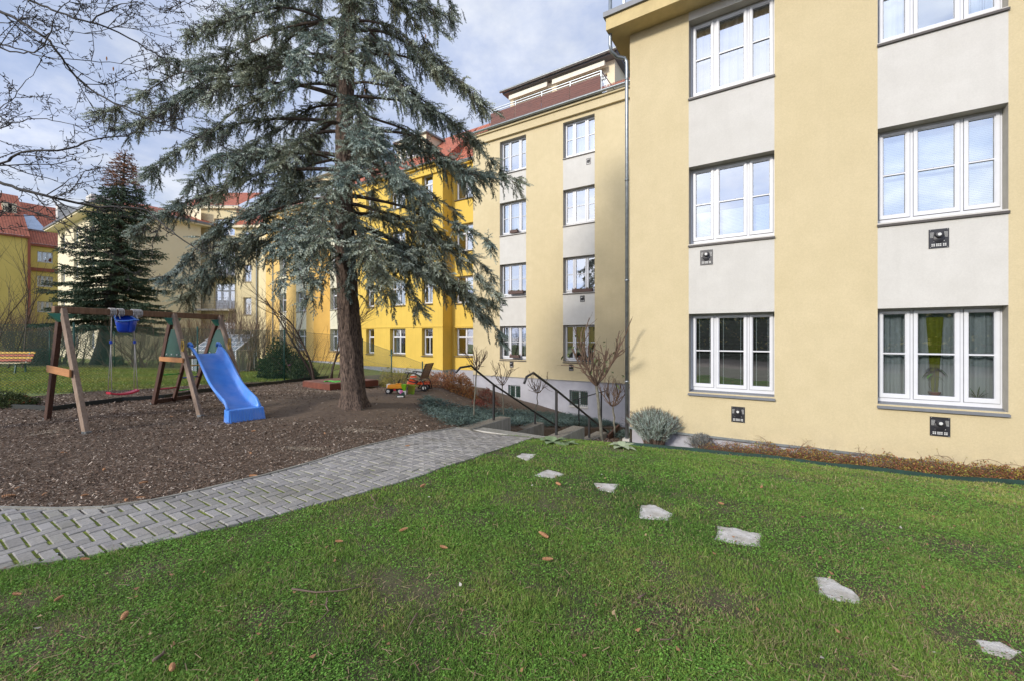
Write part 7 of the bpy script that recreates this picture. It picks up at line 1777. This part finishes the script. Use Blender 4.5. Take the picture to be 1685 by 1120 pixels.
mb = MB(); rbox(mb, (-.42, -.15, .22), (.10, .15, .40), .75); rbox(mb, (-.34, -.12, .40), (-.05, .12, .52), .7); mb.build('body', M['orange_red_plastic'], tc_, bevel=.03)
mb = MB(); rbox(mb, (.08, -.20, .24), (.38, -.10, .31), .7); rbox(mb, (.08, .10, .24), (.38, .20, .31), .7); mb.build('fender', M['orange_red_plastic'], tc_)
for x, y in ((.22, -.21), (.22, .21)): add_wheel(tc_, (x, y, .12), .12, .07)
for y in (-.15, .15): add_wheel(tc_, (-.30, y, .09), .09, .06)
mb = MB(); mb.box((-.28, -.07, .525), (-.14, .07, .55)); mb.build('seat', M['white_plastic'], tc_)
def bucket(label, px, py, r0, r1, h_, m, lean=0, sq=False, rzz=0.0):
    p = gt_(px, py); o = thing('toy_bucket', label, 'toy', tuple(p), TH+rzz); mb = MB(); nn = 4 if sq else 20
    mb.lathe((0, 0, .0), [(r0, 0), (r1*.98, h_*.92), (r1*1.06, h_*.93), (r1*1.06, h_), (r1*.94, h_), (r0*.9, .012)], nn); rm = Matrix.Rotation(lean, 3, 'Y'); rq = Matrix.Rotation(math.radians(45), 3, 'Z') if sq else Matrix.Identity(3)
    mb.v = [tuple(rm @ (rq @ Vector(v))) for v in mb.v]; mb.build('tub', M[m], o, bevel=.008 if sq else 0); return o
bucket('square olive green plastic tub in front of the rocking bench', 676, 647.5, .14, .17, .30, 'olive_plastic', .08, True, .2)
b_ = bucket('small lime green plastic bucket between truck and olive tub', 665, 648, .055, .11, .20, 'lime_plastic', -.05, True)
b_.location.z += .12
mb = MB(); mb.box((-.06, -.05, -.12), (.06, .05, -.002)); mb.build('base', M['white_plastic'], b_)
p = gt_(660, 652.5); o = thing('toy_iron', 'little dark green and white toy with pink patch in front of the green bucket', 'toy', tuple(p), TH+.2); mb = MB(); rbox(mb, (-.15, -.08, 0), (.10, .08, .07), .8); rbox(mb, (-.02, -.05, .07), (.10, .05, .15), .7); mb.build('body', M['edging_green'], o, bevel=.01)
mb = MB(); mb.box((-.11, -.095, .012), (.06, -.081, .05)); mb.build('label_plate', M['white_plastic'], o); mb = MB(); rbox(mb, (-.05, -.04, .10), (.05, .04, .20), .8); mb.build('handle', M['petal_pink'] if 'petal_pink' in M else M['red_plastic'], o, bevel=.01)

# ---- rocking bench: iron hoops, wooden slats
p = gh(694, 637); p = at(694, 634, 14.6/F); p.z = tz(p.x, p.y); rb = thing('rocking_bench', 'tilted garden rocking bench with black curved iron arms and brown slats', 'rocking bench', tuple(p), TH-.25)
k_ = 14.6/F
def B(px, py, y): return Vector(((px-694)*k_, y, (555-py)*k_ - p.z))
for y in (-.28, .28):
    sh = 0 if y < 0 else 1; ox, oy = (0, 0) if y < 0 else (8, -6)
    Q = lambda x_, y_: B(x_, y_, y)
    mb = MB(); mb.tube([Q(670.5, 612), Q(677, 611.5), Q(686, 612.5), Q(693, 615), Q(699, 619)], .022, 8)         # arm
    mb.tube([Q(678, 612), Q(674.5, 616), Q(674, 621), Q(678, 625.5), Q(686, 627), Q(694, 625.5)], .020, 8)      # front hoop
    mb.tube([Q(694, 625.5), Q(698, 621.5), Q(703, 628), Q(705, 638)], .020, 8)       # rear rocker
    mb.tube([Q(694, 625.5), Q(684, 634), Q(680, 640)], .018, 8); mb.tube([Q(681, 640), Q(694, 641), Q(706, 638.5)], .020, 8)
    mb.build('iron_frame', M['black_metal'], rb, smooth=True)
for i in range(7):
    t = i/6; a = B(676+20*t, 621+3.5*t-1.2*math.sin(t*3.14), -.31); b = B(676+20*t, 621+3.5*t-1.2*math.sin(t*3.14), .31); mb = MB(); mb.bar(a, b, .055, .02); mb.build('seat_slat', M['wood_grey'] if i % 2 else M['slat_pale'], rb)
for i in range(8):
    t = i/7; a = B(698+9*t, 620-22*t, -.31); b = B(698+9*t, 620-22*t, .31); mb = MB(); mb.bar(a, b, .02, .055); mb.build('back_slat', M['wood_brown'], rb)
for y in (-.29, .29): mb = MB(); mb.bar(B(696.5, 623, y), B(708, 597, y), .03, .03); mb.build('back_rail', M['black_metal'], rb)

# ---- black cloth lying in the bed, basement bins
p = gh(1452, 776); o = thing('crumpled_cloth', 'crumpled black cloth lying in the planted bed', 'cloth', tuple(p)); r = np.random.default_rng(3)
nx = 14; X_, Y_ = np.meshgrid(np.linspace(-.22, .22, nx), np.linspace(-.08, .08, 8), indexing='ij'); Z_ = .05+.03*np.sin(X_*30+1)*np.cos(Y_*40)+r.normal(0, .008, X_.shape)+.06*np.exp(-((X_-.05)/.09)**2)-(np.abs(X_)/.22)**4*.06
idx_ = np.arange(X_.size).reshape(X_.shape); Fq = np.stack([idx_[:-1, :-1], idx_[1:, :-1], idx_[1:, 1:], idx_[:-1, 1:]], -1).reshape(-1, 4); np_mesh('cloth', np.stack([X_, Y_, Z_], -1).reshape(-1, 3), Fq, M['vent_black'], o, smooth=True)
# ------------------------------------------------------------------ building and hedge added unseen behind the viewer, for the panes to reflect
ob = thing('apartment_building', 'ochre building added behind the viewer for the window panes to reflect', 'building', (0, -34, -1.7))
facade('wall', ob, (26, -34), (-40, -34), -1.9, 4.6, [], [], [M['stucco_mustard']])
uv_roof('roof', [[(26, -33.6, 4.6), (-40, -33.6, 4.6), (-40, -39, 8.2), (26, -39, 8.2)]], ob, M['roof_tile'])
for o in ob.children: o.matrix_parent_inverse = Matrix.Translation(ob.location).inverted()
leafy('reflection_hedge', 'dark hedge added behind the viewer to darken the reflections in the window panes', 'hedge', (4, -17, tz(4, -17)), 16, 1.6, 4.2, 16000, .45, [(.03, .06, .02), (.05, .08, .03)], 91)
